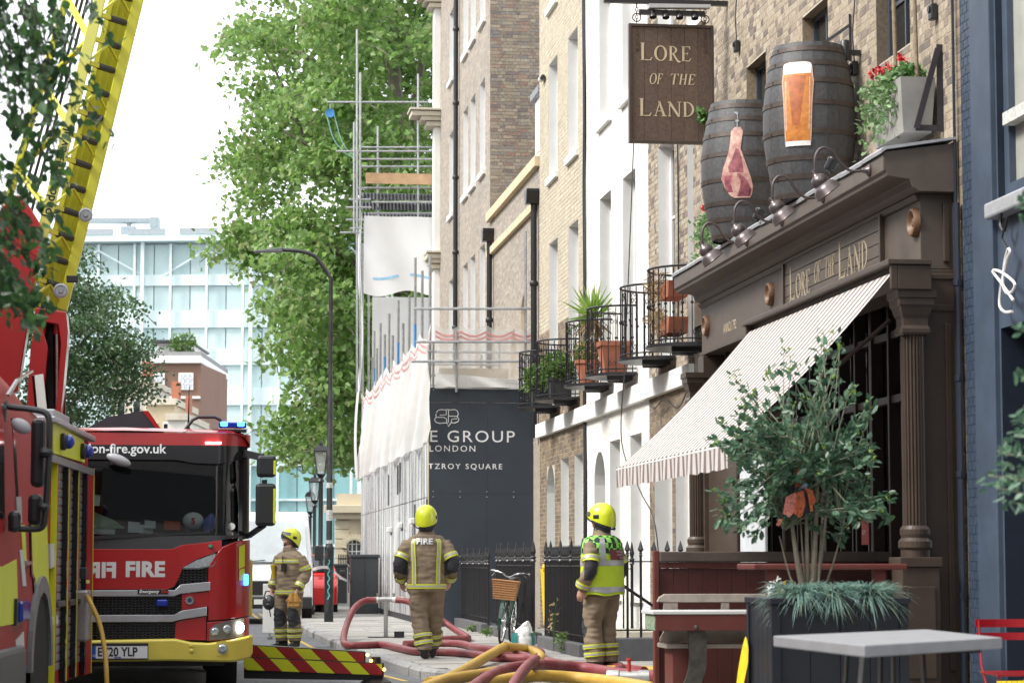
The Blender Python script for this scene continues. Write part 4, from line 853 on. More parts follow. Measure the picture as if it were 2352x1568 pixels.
railing('iron railing between the yellow tape and the firefighter in the green vest',[(RN,rt(1254)),(RN,rt(1352)),],1.42)
railing('short return of iron railing set back behind the railing gap',[(RN + .02,rt(1252) + .0),(WALL - .1,rt(1252) + .05)],1.40,.02)
railing('tall iron gate railing with large spear heads facing the pub bench',[(RN - .05,29.3),(WALL - .05,29.5)],1.46,.28,.155,1)
railing('iron railing along the area beside the brown brick house',[(RN,rt(1365)),(RN - .03,29.45)],1.42)
hr = sthing('handrail','sloping black iron handrail behind the gate railing','handrail',5.6,30.5); MB().tube([(5.3,30.2,.95),(6.1,30.5,.45),(6.2,30.5,.42)],.02,6).build('rail',black_iron,hr)
MB().tube([(6.1,30.5,.45),(6.1,30.5,-.02)],.015,6).build('post',black_iron,hr)
hr2 = sthing('handrail','sloping black iron handrail in the gap behind the bicycle','handrail',5.3,rt(1238)); MB().tube([(5.1,rt(1232),1.0),(5.9,rt(1232) + .3,.5)],.02,6).build('rail',black_iron,hr2)
stp = sthing('door_steps','pale stone door steps behind the gate railing','steps',5.7,31); MB().box(5.15,6.3,30.4,32,-.02,.16).box(5.5,6.3,30.6,32,.16,.32).build('steps',stone,stp,bevel=.015)
# ================================================================== HOARDING
navy = M('dark slate hoarding paint',(.032,.043,.058),.5,var=.08,vs=2,stain=.15,scol=(.05,.06,.075)); white_ink = M('white vinyl lettering',(.75,.75,.75),.5,var=.02)
tH = 45.35; NH0,NH1 = onT(985,1200,tH)[0],onT(1251,1200,tH)[0]; zH = onT(1100,888,tH)[1]
ho = sthing('blue_hoarding','dark slate blue hoarding panel with white company lettering facing the camera','hoarding',(NH0 + NH1) / 2,tH)
zz = [0,1.25,2.47,zH - .3]; wP = (NH1 - NH0)
for i in range(len(zz) - 1):
    for j in range(2): MB().box(NH0 + wP * j / 2 + .002,NH0 + wP * (j + 1) / 2 - .002,tH,tH + .03,zz[i] + .0015,zz[i + 1] - .0015).build('board',navy,ho)
MB().box(NH0 + .33,NH1,tH - .01,tH + .03,zH - .298,zH + .02).build('board',navy,ho); MB().box(NH0,NH0 + .328,tH,tH + .03,zH - .298,zH - .02).build('board',navy,ho)
MB().box(NH0 - .012,NH0 - .001,tH - .002,tH + .04,0,zH).build('edge_strip',buff,ho)
scr = MB()
for j in range(5):
    for z_ in (.1,1.2,1.3,2.42,2.52,zH - .06): scr.ell((NH0 + .08 + (wP - .16) * j / 4,tH - .003,z_),.012,.006,.012,6,4)
scr.build('screw_heads',galv,ho)
def hfn(x,y,size_px=1.):
    n0,z0 = onT(x,y,tH); return lambda u,v,d: (n0 + u,tH - .0015 - d,z0 + v)
k_ = 45.4 / FPX
text('lettering','E GROUP',38 * k_,white_ink,ho,hfn(985,1014),bold=.0,sx=1.12,space=1.18)
text('lettering','LONDON',20 * k_,white_ink,ho,hfn(985,1036),sx=1.05,space=1.3); text('lettering','TZROY SQUARE',17.5 * k_,white_ink,ho,hfn(984,1076),bold=.001,sx=1.08,space=1.32)
lg = MB(); n0,z0 = onT(1027,962,tH)
def lp(x,y): n_,z_ = onT(x,y,tH); return (n_,tH - .004,z_)
for path in (((1002,948),(1006,942),(1014,940),(1022,941),(1027,940),(1034,941),(1044,940),(1050,943),(1053,950),(1050,956),(1054,962),(1052,968),(1044,971),(1036,970),(1030,979),(1027,971),(1018,971),(1010,972),(1001,969),(998,963),(1002,957),(1001,950)),((1025,942),(1025,952),(1010,953)),((1030,942),(1030,970)),((1030,955),(1052,956)),((1002,958),(1020,958),(1026,962),(1026,971)),((1036,970),(1038,962),(1050,961))): lg.tube([lp(*p) for p in path],.008,4)
lg.build('company_emblem',white_ink,ho)
# glossy side boards along the pavement
gloss = M('mirror hoarding panel with painted reflections',(.50,.52,.54),.16,.85,var=.18,vs=2.2,bump=.0)
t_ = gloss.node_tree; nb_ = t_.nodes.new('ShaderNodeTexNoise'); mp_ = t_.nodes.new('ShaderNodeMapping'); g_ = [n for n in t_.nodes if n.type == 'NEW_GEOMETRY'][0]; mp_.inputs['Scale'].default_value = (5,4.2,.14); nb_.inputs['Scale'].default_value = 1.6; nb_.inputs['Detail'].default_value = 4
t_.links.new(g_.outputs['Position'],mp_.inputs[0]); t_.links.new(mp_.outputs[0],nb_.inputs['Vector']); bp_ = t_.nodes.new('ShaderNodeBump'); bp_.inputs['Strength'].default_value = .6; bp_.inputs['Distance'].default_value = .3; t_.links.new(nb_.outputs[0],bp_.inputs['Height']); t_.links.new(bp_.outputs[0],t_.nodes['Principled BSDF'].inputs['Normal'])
sn = t_.nodes.new('ShaderNodeTexNoise'); sm_ = t_.nodes.new('ShaderNodeMapping'); sm_.inputs['Scale'].default_value = (7,6,.22); sn.inputs['Scale'].default_value = 1.5; sn.inputs['Detail'].default_value = 6; t_.links.new(g_.outputs['Position'],sm_.inputs[0]); t_.links.new(sm_.outputs[0],sn.inputs['Vector'])  # reflected sky and trees painted as vertical streaks in colour, metallic and roughness
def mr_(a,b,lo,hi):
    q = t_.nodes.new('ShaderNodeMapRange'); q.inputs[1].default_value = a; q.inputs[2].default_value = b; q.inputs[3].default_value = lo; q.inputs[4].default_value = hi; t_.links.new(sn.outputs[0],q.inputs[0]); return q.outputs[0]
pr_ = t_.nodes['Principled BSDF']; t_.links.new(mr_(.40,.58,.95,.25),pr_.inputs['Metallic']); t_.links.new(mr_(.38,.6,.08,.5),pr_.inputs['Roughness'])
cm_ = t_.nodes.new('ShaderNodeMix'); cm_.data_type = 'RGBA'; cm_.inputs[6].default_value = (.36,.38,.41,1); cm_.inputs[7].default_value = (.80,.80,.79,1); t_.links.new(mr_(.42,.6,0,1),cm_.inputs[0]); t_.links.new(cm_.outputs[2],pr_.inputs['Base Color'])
gh = sthing('mirror_hoarding','shiny silver reflective hoarding running along the pavement','hoarding',NH0,55); ts = tH + .05
dk = M('dark gap',(.02,.022,.026),.6)
while ts < 64:
    te = min(ts + 1.22,64)
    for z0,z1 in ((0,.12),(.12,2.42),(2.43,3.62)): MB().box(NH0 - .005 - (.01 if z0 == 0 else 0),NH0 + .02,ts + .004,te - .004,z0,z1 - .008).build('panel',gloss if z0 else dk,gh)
    ts = te
for x,a,b_ in ((952,1158,1232),(913,1068,1135),(918,1062,1130),(892,1090,1160),(980,1145,1180)):
    tt,zb = onN(x,b_,NH0 - .01); zt_ = onN(x,a,NH0 - .01)[1]; MB().box(NH0 - .011,NH0 - .006,tt - .16,tt + .16,zb,zt_).build('slot',dk,gh)
lampb = M('white bulkhead lens',(.7,.7,.66),.3); 
for k,(x,y) in enumerate(((946,1196),(918,1206),(894,1216))):
    tt,z_ = onN(x,y,NH0 - .06); q = sthing('bulkhead_light',('nearest','middle','farthest')[k] + ' white bulkhead light on the shiny hoarding','light',NH0,tt,z_,'bulkhead lights on the hoarding'); MB().box(NH0 - .11,NH0 - .006,tt - .14,tt + .14,z_ - .06,z_ + .06).build('lens',lampb,q,bevel=.02); MB().box(NH0 - .04,NH0 - .006,tt - .05,tt + .05,z_ - .12,z_ - .06).build('base',galv,q)
# ================================================================== SCAFFOLD with sheeting
sheet_m = M('white scaffold sheeting',(.80,.80,.79),.6,var=.05,vs=1.5,bump=.25,bs=3.5)
t_ = sheet_m.node_tree; tl = t_.nodes.new('ShaderNodeBsdfTranslucent'); tl.inputs[0].default_value = (.78,.78,.77,1); ms = t_.nodes.new('ShaderNodeMixShader'); ms.inputs[0].default_value = .35
t_.links.new(t_.nodes['Principled BSDF'].outputs[0],ms.inputs[1]); t_.links.new(tl.outputs[0],ms.inputs[2]); t_.links.new(ms.outputs[0],t_.nodes['Material Output'].inputs[0])
red_line = M('pale red printed stripe',(.62,.28,.28),.7); blue_tape = M('blue scaffold tape',(.05,.22,.5),.6)
def net_mat():
    m = bpy.data.materials.new('thin debris netting'); m.use_nodes = True; t = m.node_tree; p = t.nodes['Principled BSDF']; p.inputs['Base Color'].default_value = (.75,.74,.72,1); p.inputs['Roughness'].default_value = .8
    tr = t.nodes.new('ShaderNodeBsdfTransparent'); mxx = t.nodes.new('ShaderNodeMixShader'); mxx.inputs[0].default_value = .45; t.links.new(tr.outputs[0],mxx.inputs[1]); t.links.new(p.outputs[0],mxx.inputs[2]); t.links.new(mxx.outputs[0],t.nodes['Material Output'].inputs[0]); return m
net_m = net_mat()
sf_ = sthing('scaffold','steel tube scaffold with boards and white sheeting in front of the corner house','scaffold',5.3,55)
def pole(a,b,r=.026): return MB().tube([a,b],r,7).build('scaffold_tube',galv,sf_,smooth=True)
NO = 4.5; zlow = 5.78
def wav(u,v): return .05 * math.sin(u * 7 + 2 * v) + .03 * math.sin(u * 17 + v * 5)
def sheet(name,fn,nu,nv,mat=sheet_m,parent=sf_):
    b = MB(); b.add([fn(i / nu,j / nv) for i in range(nu + 1) for j in range(nv + 1)],[(i * (nv + 1) + j,(i + 1) * (nv + 1) + j,(i + 1) * (nv + 1) + j + 1,i * (nv + 1) + j + 1) for i in range(nu) for j in range(nv)]); return b.build(name,mat,parent,smooth=True,sharp=0)
def low(u,v):
    t_ = 45.2 + 19 * u; top = zlow - .22 * abs(math.sin(u * math.pi * 9)); return (NO - .12 + wav(u * 6,v * 3) * (1.2 - v * .6) - .10 * (1 - v) * (.8 + .2 * math.sin(u * 70)),t_,3.42 + .05 * math.sin(u * 43) * (1 - v) + (top - 3.5) * v)
lowsheet = sheet('sheeting',low,150,8)
for dv in (.86,.92): 
    b = MB(); pts = [low(i / 150,dv) for i in range(151)]
    for p,q in zip(pts,pts[1:]): b.quad((p[0] - .012,p[1],p[2]),(q[0] - .012,q[1],q[2]),(q[0] - .012,q[1],q[2] + .035),(p[0] - .012,p[1],p[2] + .035))
    b.build('red_stripe',red_line,lowsheet)
# end netting facing the camera
nE0,nE1 = onT(1000,760,45.25)[0],onT(1232,760,45.25)[0]
def endnet(u,v): return (nE0 + (nE1 - nE0) * u,45.25 - .06 * math.sin(u * 9) * (1 - v),zH - .05 + (5.72 - .10 * abs(math.sin(u * math.pi * 4)) - zH) * v)
en = sheet('netting',endnet,40,8,net_m)
for dv in (.80,.87):
    b = MB(); pts = [endnet(i / 40,dv) for i in range(41)]
    for p,q in zip(pts,pts[1:]): b.quad((p[0],p[1] - .012,p[2]),(q[0],q[1] - .012,q[2]),(q[0],q[1] - .012,q[2] + .04),(p[0],p[1] - .012,p[2] + .04))
    b.build('red_stripe',red_line,en)
sheet('netting_foot',lambda u,v: (nE0 + (nE1 - nE0) * u,45.2 - .05 * math.sin(u * 14 + v * 3),zH - .02 + v * (.12 + .14 * (1 - u))),24,4)
MB().box(nE0 + .1,nE1 - .5,45.5,45.55,4.62,4.86).build('toe_board',buff,sf_)
cap = M('yellow tube cap',(.6,.45,.05),.5)
for y,xl_ in ((709,950),(785,955),(830,945)):
    a,b_ = onT(xl_,y,45.15),onT(1240,y,45.15); pole((a[0],45.15,a[1]),(b_[0],45.15,b_[1])); MB().lathe([(.031,0),(.031,.06)],(b_[0],45.15,b_[1]),'x',8).build('tube_cap',cap,sf_)
for x,y0,y1 in ((1207,530,900),(1048,760,900)): a,b_ = onT(x,y0,45.2),onT(x,y1,45.2); pole((a[0],45.2,a[1]),(b_[0],45.2,b_[1]))
for k,(x,y0) in enumerate(((988,588),(970,622),(954,592),(940,680),(926,742),(915,690),(902,770),(894,720),(884,768),(874,742),(866,800),(860,760),(856,820))):
    n__ = NO + .05 + .06 * (k % 3); t_,z_ = onN(x,y0,n__); pole((n__,t_,0),(n__,t_,z_),.03)
    if k % 3 == 2: MB().lathe([(.032,0),(.032,.5)],(n__,t_,5.8),'z',8,cap=False).build('blue_tape',blue_tape,sf_)
for t_ in (47,50,53,56,59,62):
    for n__ in (NO + .1,5.9): pole((n__,t_,0),(n__,t_,5.5))
    pole((NO - .1,t_,4.0),(6.3,t_,4.0)); pole((NO - .1,t_,5.3),(6.3,t_,5.3))
for t0 in (46,55):
    for n__ in (4.8,5.1,5.4,5.7,6.0): MB().box(n__ - .13,n__ + .13,t0,t0 + 8.8,4.05,4.09).build('scaffold_board',buff,sf_)
# tall far lift
TT = 64.2
def q2(x,y): n__,z_ = onT(x,y,TT); return n__,z_
nL,nR = q2(826,700)[0],q2(1008,700)[0]
for i,(x,y0,y1) in enumerate(((820,68,900),(826,172,900),(810,290,540),(868,290,520),(958,175,520),(817,350,520),(833,560,1390),(845,640,1390))): a,b_ = q2(x,y0),q2(x,y1); pole((a[0],TT - .3 * (i % 3),a[1]),(b_[0],TT - .3 * (i % 3),max(0,b_[1])),.03)
for i,(x0,x1,y) in enumerate(((752,984,235),(825,1012,341),(770,1012,352),(825,1012,372),(828,1012,383),(820,1012,434),(800,850,462),(792,850,482),(795,850,505),(780,845,536),(802,850,528),(850,1012,470),(850,1012,490))): a,b_ = q2(x0,y),q2(x1,y); pole((a[0],TT - .15 * (i % 4),a[1]),(b_[0],TT - .15 * (i % 4),b_[1]),.028)
toe = M('sawn softwood',(.50,.33,.19),.75,var=.15,vs=6)
a,b_ = q2(838,402),q2(1012,430); MB().box(a[0],b_[0],TT - .4,TT - .36,b_[1],a[1]).build('toe_board',toe,sf_)
corr = M('corrugated sheeting',(.12,.125,.135),.5,.5,var=.25,vs=4)
for k,(y0,y1) in enumerate(((447,463),(464,483),(485,500))):
    b = MB(); z0,z1 = q2(900,y1)[1],q2(900,y0)[1]; vs = []; nn_ = 90
    for i in range(nn_ + 1): u = nL + (nR - nL) * i / nn_; d = .03 * math.sin(i * 1.57); vs += [(u,TT - .3 + k * .25 + d,z0),(u,TT - .2 + k * .25 + d,z1)]
    b.add(vs,[(2 * i,2 * i + 2,2 * i + 3,2 * i + 1) for i in range(nn_)]); b.build('corrugated_sheet',corr,sf_)
ax_,az = q2(833,502); bx_,bz = q2(1008,680)
def upper(u,v): return (ax_ + (nR - ax_) * u,TT - .5 + .05 * math.sin(u * 11 + v * 4),az - (az - bz) * (1 - v) * (1 + .04 * math.sin(u * 8)))
sheet('sheeting',upper,24,12)
def upside(u,v): return (ax_ - .12 - .06 * math.sin(v * 9) + .1 * v,TT - .5 + 1.0 * u,az - (az - 3.4) * (1 - v) + .02 * math.sin(u * 20))
sheet('sheeting',upside,16,26)
sheet('sheeting',lambda u,v: (ax_ + .3 + (nR - ax_ - .3) * u,TT + .4 + .04 * math.sin(u * 13),3.5 + (bz - 3.5) * v),12,12)
b = MB()
for u0,u1 in ((.12,.45),(.6,.95)): 
    for i in range(14):
        u = u0 + (u1 - u0) * i / 14; p = upper(u,.20); b.quad((p[0],p[1] - .015,p[2]),(p[0] + .06,p[1] - .015,p[2]),(p[0] + .06,p[1] - .015,p[2] + .07),(p[0],p[1] - .015,p[2] + .07))
b.build('blue_print',M('pale blue print',(.3,.55,.75),.7),sf_)
gw = sthing('pulley_wheel','blue pulley wheel with rope hanging from the scaffold arm','pulley',*q2(758,260)[:1],TT,q2(758,260)[1]); n__,z_ = q2(758,260)
MB().lathe([(.09,-.02),(.12,-.03),(.12,.03),(.09,.02)],(n__,TT,z_),'y',20).build('wheel',blue_tape,gw,smooth=True); MB().bar((n__,TT,z_ + .02),(n__,TT,z_ + .25),.03).build('hanger',galv,gw)
rope = M('green rope',(.2,.45,.42),.8)
for dx,e in ((-.1,(815,365)),(.1,(822,360))): en_ = q2(*e); MB().tube(spline([(n__ + dx,TT,z_),(n__ + dx + .2,TT,z_ - .7),(en_[0] - .25,TT,en_[1] + .15),(en_[0],TT,en_[1])],6),.012,5).build('rope',rope,gw)
# ================================================================== STREET LAMPS, FURNITURE
grey_metal = M('grey painted lamp head',(.13,.135,.14),.45,.3)
base = gnd(755,1427); Yl = base.y
lp_ = thing('street_lamp','tall black street lamp with curved arm and flat LED head','street lamp',(base.x,base.y,0)); ORG[lp_.name] = Vector(base)
post_m = M('scuffed black post paint',(.016,.016,.018),.4,var=.3,vs=12,stain=.35,ss=9,scol=(.2,.2,.2))
MB().tube([base,base + Vector((0,0,1.5))],.095,14).build('base_column',post_m,lp_,smooth=True)
topz = atY(750,640,Yl).z
MB().tube([base + Vector((0,0,1.5)),base + Vector((0,0,1.58)),base + Vector((0,0,4.55)),base + Vector((0,0,4.62)),Vector((base.x,base.y,topz))],[.09,.062,.06,.045,.042],12).build('column',post_m,lp_,smooth=True)
ap = [Vector((base.x,base.y,topz)),atY(744,615,Yl),atY(725,590,Yl),atY(700,579,Yl),atY(665,575,Yl),atY(640,574,Yl)]
MB().tube(spline(ap,6),.04,10).build('arm',post_m,lp_,smooth=True)
a,b_ = atY(650,574,Yl),atY(583,578,Yl); m = MB(); m.add([a + Vector((0,-.08,.045)),a + Vector((0,.08,.045)),b_ + Vector((0,.1,.015)),b_ + Vector((0,-.1,.015)),a + Vector((0,-.08,-.045)),a + Vector((0,.08,-.045)),b_ + Vector((0,.1,-.02)),b_ + Vector((0,-.1,-.02))],[(0,1,2,3),(7,6,5,4),(0,3,7,4),(1,5,6,2),(0,4,5,1),(3,2,6,7)]); m.build('lamp_head',grey_metal,lp_,bevel=.012)
c = atY(622,568,Yl); MB().lathe([(.03,0),(.03,.05)],c,'z',10).build('sensor',white_paint,lp_)
for y,h in ((1195,24),(1120,12),(1270,30)): z_ = atY(752,y,Yl).z; MB().lathe([(.064,0),(.064,h * Yl / FPX)],(base.x,base.y,z_),'z',12,cap=False).build('sticker',M('torn white sticker',(.5,.5,.48),.7,var=.5,vs=25),lp_)
gp = MB(); gp.tube([(base.x + .02 * math.sin(k * 1.3),base.y - .097,1.25 - k * .035) for k in range(24)],.012,4); gp.build('graffiti',M('turquoise spray paint',(.1,.5,.5),.6),lp_)
glass_l = glass_mat('lantern glass',(.9,.92,.92),.05,.35,(.5,.52,.52))
def lantern(x,ytop,ybase,label,Y):
    b0 = Vector((atY(x,ybase,Y).x,Y,0)); L_ = thing('victorian_lantern',label,'street lamp',b0,0,'old lanterns along the kerb'); ORG[L_.name] = b0; H = atY(x,ytop,Y).z
    MB().lathe([(.13,0),(.13,.25),(.09,.3),(.09,.8),(.11,.84),(.06,.9),(.055,H - 1.05),(.09,H - 1.02),(.05,H - .95),(.11,H - .86)],b0,'z',14).build('column',black_iron,L_,smooth=True)
    f = MB(); z0,z1 = H - .84,H - .30
    for k in range(4):
        a = math.pi / 4 + k * math.pi / 2; f.bar(b0 + Vector((.13 * math.cos(a),.13 * math.sin(a),z0)),b0 + Vector((.23 * math.cos(a),.23 * math.sin(a),z1)),.02)
    f.lathe([(.25,z1),(.25,z1 + .03),(.17,z1 + .14),(.06,z1 + .17),(.06,z1 + .22),(.02,z1 + .3)],b0,'z',4,a0=math.pi / 4,a1=math.pi / 4 + 2 * math.pi); f.lathe([(.14,z0 - .02),(.14,z0)],b0,'z',4,a0=math.pi / 4,a1=math.pi / 4 + 2 * math.pi); f.build('lantern_frame',black_iron,L_)
    MB().lathe([(.125,z0),(.222,z1)],b0,'z',4,a0=math.pi / 4,a1=math.pi / 4 + 2 * math.pi,cap=False).build('lantern_glass',glass_l,L_)
lantern(735,1010,1400,'nearest glass lantern on a black column behind the tall street lamp',60); lantern(721,1085,1395,'second glass lantern on a black column behind the tall street lamp',74); lantern(711,1120,1390,'farthest glass lantern on a black column beside the tree leaves',86)
def post(x,yb,Y,h,w_,label,name='bollard',num=None):
    b0 = Vector((atY(x,yb,Y).x,Y,0)); q = thing(name,label,'bollard' if name == 'bollard' else 'bin'); q.location = b0; ORG[q.name] = b0
    if name == 'bollard': MB().lathe([(w_ * 1.15,0),(w_ * 1.15,.12),(w_,.16),(w_ * .85,h * .8),(w_ * 1.05,h * .82),(w_ * .9,h * .86),(w_ * .9,h * .95),(w_ * .4,h)],b0,'z',12).build('shaft',black_iron,q,smooth=True)
    else:
        MB().box(b0.x - w_,b0.x + w_,b0.y - w_,b0.y + w_,.02,h - .1).build('body',black_plastic,q,bevel=.02); MB().box(b0.x - w_ * 1.06,b0.x + w_ * 1.06,b0.y - w_ * 1.06,b0.y + w_ * 1.06,h - .1,h).build('lid',black_plastic,q,bevel=.03)
        if num: text('number',num,.2,white_ink,q,lambda u,v,d: (b0.x - .1 + u,b0.y - w_ - .002 - d,h * .62 + v))
    return q
post(779,1396,70,1.15,.24,'black litter bin with white number beyond the lamp post','litter_bin','33'); post(712,1405,56,1.2,.09,'slim black bollard beside the white van'); post(738,1392,64,1.25,.17,'thick black bollard behind the tall lamp post base')
b0 = gnd(836,1408); cab = thing('utility_cabinet','grey street utility cabinet against the far end of the shiny hoarding','cabinet',b0,PHI); cm = M('grey cabinet paint',(.035,.04,.045),.5); MB().box(-.32,.32,-.25,.3,0,1.3).build('body',cm,cab,bevel=.015); MB().box(-.35,.35,-.28,.33,1.3,1.38).build('lid',cm,cab,bevel=.02); MB().box(-.004,.004,-.256,-.251,.05,1.25).build('door_seam',black_iron,cab)
tape_w = M('red and white barrier tape',(.66,.60,.60),.5,var=.25,vs=20)
a,b_,c = atY(655,1318,48.5),atY(757,1310,48.9),atY(828,1342,62)
m = MB(); pts = spline([atY(712,1312,48),atY(752,1306,48.8),atY(790,1333,55),atY(828,1342,63)],6)
for p,q in zip(pts,pts[1:]): m.quad(p,q,q + Vector((0,0,.06)),p + Vector((0,0,.06)))
tag(m.build('barrier_tape',tape_w),'red and white tape strung past the tall lamp post','tape')
# ================================================================== WHITE VAN, RED CAR
van_w = M('white van paint',(.78,.78,.78),.3,var=.03,coat=.6); tyre_m = M('tyre rubber',(.015,.015,.016),.8)
screen = glass_mat('vehicle windscreen',(.55,.6,.6),.03,.25,(.42,.46,.47))
def van():
    Y = 52.; q = atY(612,1440,Y); v = thing('white_van','white van parked facing the camera behind the firefighter by the fire engine','van',(q.x,Y,-.12),R(5)); w_ = .98
    prof = [(0,.35),(0,.95),(.12,1.12),(.75,1.28),(1.45,2.25),(1.7,2.42),(5.2,2.48),(5.2,.35)]
    b = MB(); n = len(prof); vs = [];
    for s in (-1,1):
        for y,z in prof: k = 1 - .12 * max(0,(z - 1.2) / 1.3); vs.append((s * w_ * k,y,z))
    b.add(vs,[tuple(range(n)),tuple(range(2 * n - 1,n - 1,-1))] + [(i,(i + 1) % n,(i + 1) % n + n,i + n) for i in range(n)]); b.build('body',van_w,v,bevel=.06)
    ws_ = MB(); ws_.add([(-.86,.70,1.30),(.86,.70,1.30),(.80,1.36,2.2),(-.80,1.36,2.2)],[(0,1,2,3)]); sn = ws_.build('windscreen',M('pale reflective windscreen',(.42,.46,.48),.12,var=.15,vs=2),v)
    sn.location = (0,-.03,.02); wp = MB(); wp.bar((-.7,.62,1.31),(-.05,.66,1.36),.02); wp.bar((.05,.62,1.31),(.7,.66,1.36),.02); wp.build('wiper',black_plastic,v)
    MB().box(-.6,.6,-.03,-.002,.62,.92).build('grille',black_plastic,v,bevel=.03); MB().box(-.97,.97,-.06,-.001,.33,.58).build('bumper',black_plastic,v,bevel=.03); MB().box(-.27,.27,-.075,-.061,.42,.53).build('number_plate',white_paint,v)
    for s in (-1,1):
        MB().ell((s * .78,.04,.93),.17,.06,.11,12,8).build('headlight',M('clear headlight',(.5,.52,.55),.15),v,smooth=True); MB().lathe([(.2,-.11),(.34,-.11),(.34,.11),(.2,.11)],(s * .86,.85,.34),'x',20).build('wheel',tyre_m,v,smooth=True)
        MB().box(s * 1.02,s * 1.22,.95,1.1,1.35,1.68).build('mirror',black_plastic,v,bevel=.03)
van()
q = atY(726,1400,58); car = thing('red_car','red car mostly hidden behind the white van and lamp posts','car',(q.x - .35,58,-.12),R(4)); redp = M('bright red car paint',(.55,.015,.015),.3,coat=.6)
b = MB(); prof = [(0,.3),(0,.75),(.15,.9),(1.0,1.02),(1.7,1.5),(2.9,1.52),(3.8,1.05),(4.1,.9),(4.1,.3)]; n = len(prof); vs = []
for s in (-1,1):
    for y,z in prof: vs.append((s * (.85 - .2 * max(0,z - 1) / .5),y,z))
b.add(vs,[tuple(range(n)),tuple(range(2 * n - 1,n - 1,-1))] + [(i,(i + 1) % n,(i + 1) % n + n,i + n) for i in range(n)]); b.build('body',redp,car,bevel=.05)
MB().add([(-.68,1.08,1.08),(.68,1.08,1.08),(.58,1.66,1.47),(-.58,1.66,1.47)],[(0,1,2,3)]).build('windscreen',dark_glass,car).location = (0,-.03,.01)
for s in (-1,1):
    MB().lathe([(.18,-.1),(.31,-.1),(.31,.1),(.18,.1)],(s * .76,.8,.31),'x',18).build('wheel',tyre_m,car,smooth=True); MB().ell((s * .62,.05,.72),.14,.05,.08,10,6).build('headlight',MATS['clear headlight'],car,smooth=True); MB().box(s * .9,s * 1.05,1.25,1.35,.98,1.12).build('mirror',black_plastic,car,bevel=.03)
# white folding road sign behind the firefighter
q = gnd(648,1472,-.12); sg = thing('road_sign','white road sign board on low steel legs behind the firefighter by the fire engine','sign',(q.x,42,-.12)); q = atY(604,1340,42); q2_ = atY(692,1453,42)
MB().box(q.x - sg.location.x,q2_.x - sg.location.x,0,.03,q2_.z + .12,q.z + .12).build('board',white_paint,sg,bevel=.01)
for s in (q.x + .12,q2_.x - .12): MB().bar((s - sg.location.x,.05,0),(s - sg.location.x,.05,q2_.z + .15),.04).bar((s - sg.location.x,-.25,.03),(s - sg.location.x,.4,.03),.04).build('leg',galv,sg)
# ================================================================== FAR BUILDINGS
# stone lodge with arched window
SY = 105.
lod = thing('stone_lodge','cream stone lodge with arched window and cornice beyond the lamp posts','building',atY(800,1375,SY)); ORG[lod.name] = Vector((0,0,0)); lod.location = (0,0,0)
cream_s = M('cream stone',(.56,.49,.36),.8,var=.08,vs=1.2,stain=.15,scol=(.35,.3,.22)); x0,x1 = atY(772,1300,SY).x,atY(900,1300,SY).x; zt = atY(800,1133,SY).z; zc_ = atY(800,1165,SY).z
MB().box(x0,x1,SY,SY + 8,-.1,zt).build('wall',cream_s,lod); MB().box(x0 - .5,x1,SY - .5,SY - .001,zc_ - .25,zc_ + .1).box(x0 - .3,x1,SY - .3,SY - .002,zc_ - .5,zc_ - .26).build('cornice',cream_s,lod,bevel=.03)
for k in range(3): zz = atY(800,1180 + 0,SY).z; MB().box(x0 + 1.1 + k * .22,x0 + 1.22 + k * .22,SY - .08,SY - .001,zc_ - 1.5,zc_ - .6).build('fluting',cream_s,lod)
for k in range(7): z_ = .1 + k * .42; MB().box(x0 - .06,x0 + .55,SY - .06,SY - .003,z_,z_ + .38).build('quoin',cream_s,lod,bevel=.02)
xa,xb,za,zb = atY(797,0,SY).x,atY(846,0,SY).x,.4,atY(820,1232,SY).z; r_ = (xb - xa) / 2; cx_ = (xa + xb) / 2
ar = [(cx_ - r_ * math.cos(math.pi * i / 12),zb - r_ + r_ * math.sin(math.pi * i / 12)) for i in range(13)]; poly = [(xa,za)] + ar + [(xb,za)]
wd_ = MB().prism(poly,lambda u,v: (u,SY - .03,v),lambda u,v: (u,SY - .002,v)).build('window',M('grey far pane',(.09,.1,.1),.2),lod); fb = MB()
for i in range(1,5): u = xa + (xb - xa) * i / 5; fb.box(u - .02,u + .02,SY - .06,SY - .031,za,zb - r_ * .3)
for i in range(1,6): v = za + (zb - za) * i / 6; fb.box(xa,xb,SY - .055,SY - .031,v - .02,v + .02)
fb.build('glazing_bars',white_paint,wd_); hb = MB()
for p,q in zip(ar,ar[1:]): hb.bar((p[0],SY - .1,p[1]),(q[0],SY - .1,q[1]),.28,.3,(0,1,0))
hb.build('arch_moulding',cream_s,wd_)
rl = thing('garden_railing','distant black garden railing in front of the cream stone lodge','railing',(0,96,0)); xq0,xq1 = atY(786,0,96).x,atY(835,0,96).x; me = MB().box(-.02,.02,-.02,.02,0,1.5).mesh('railing_bar'); me.materials.append(black_iron)
for i in range(14): obj('railing_bar',me,rl,(xq0 + (xq1 - xq0) * i / 13,0,0))
MB().box(xq0,xq1,-.025,.025,1.3,1.36).build('rail',black_iron,rl)
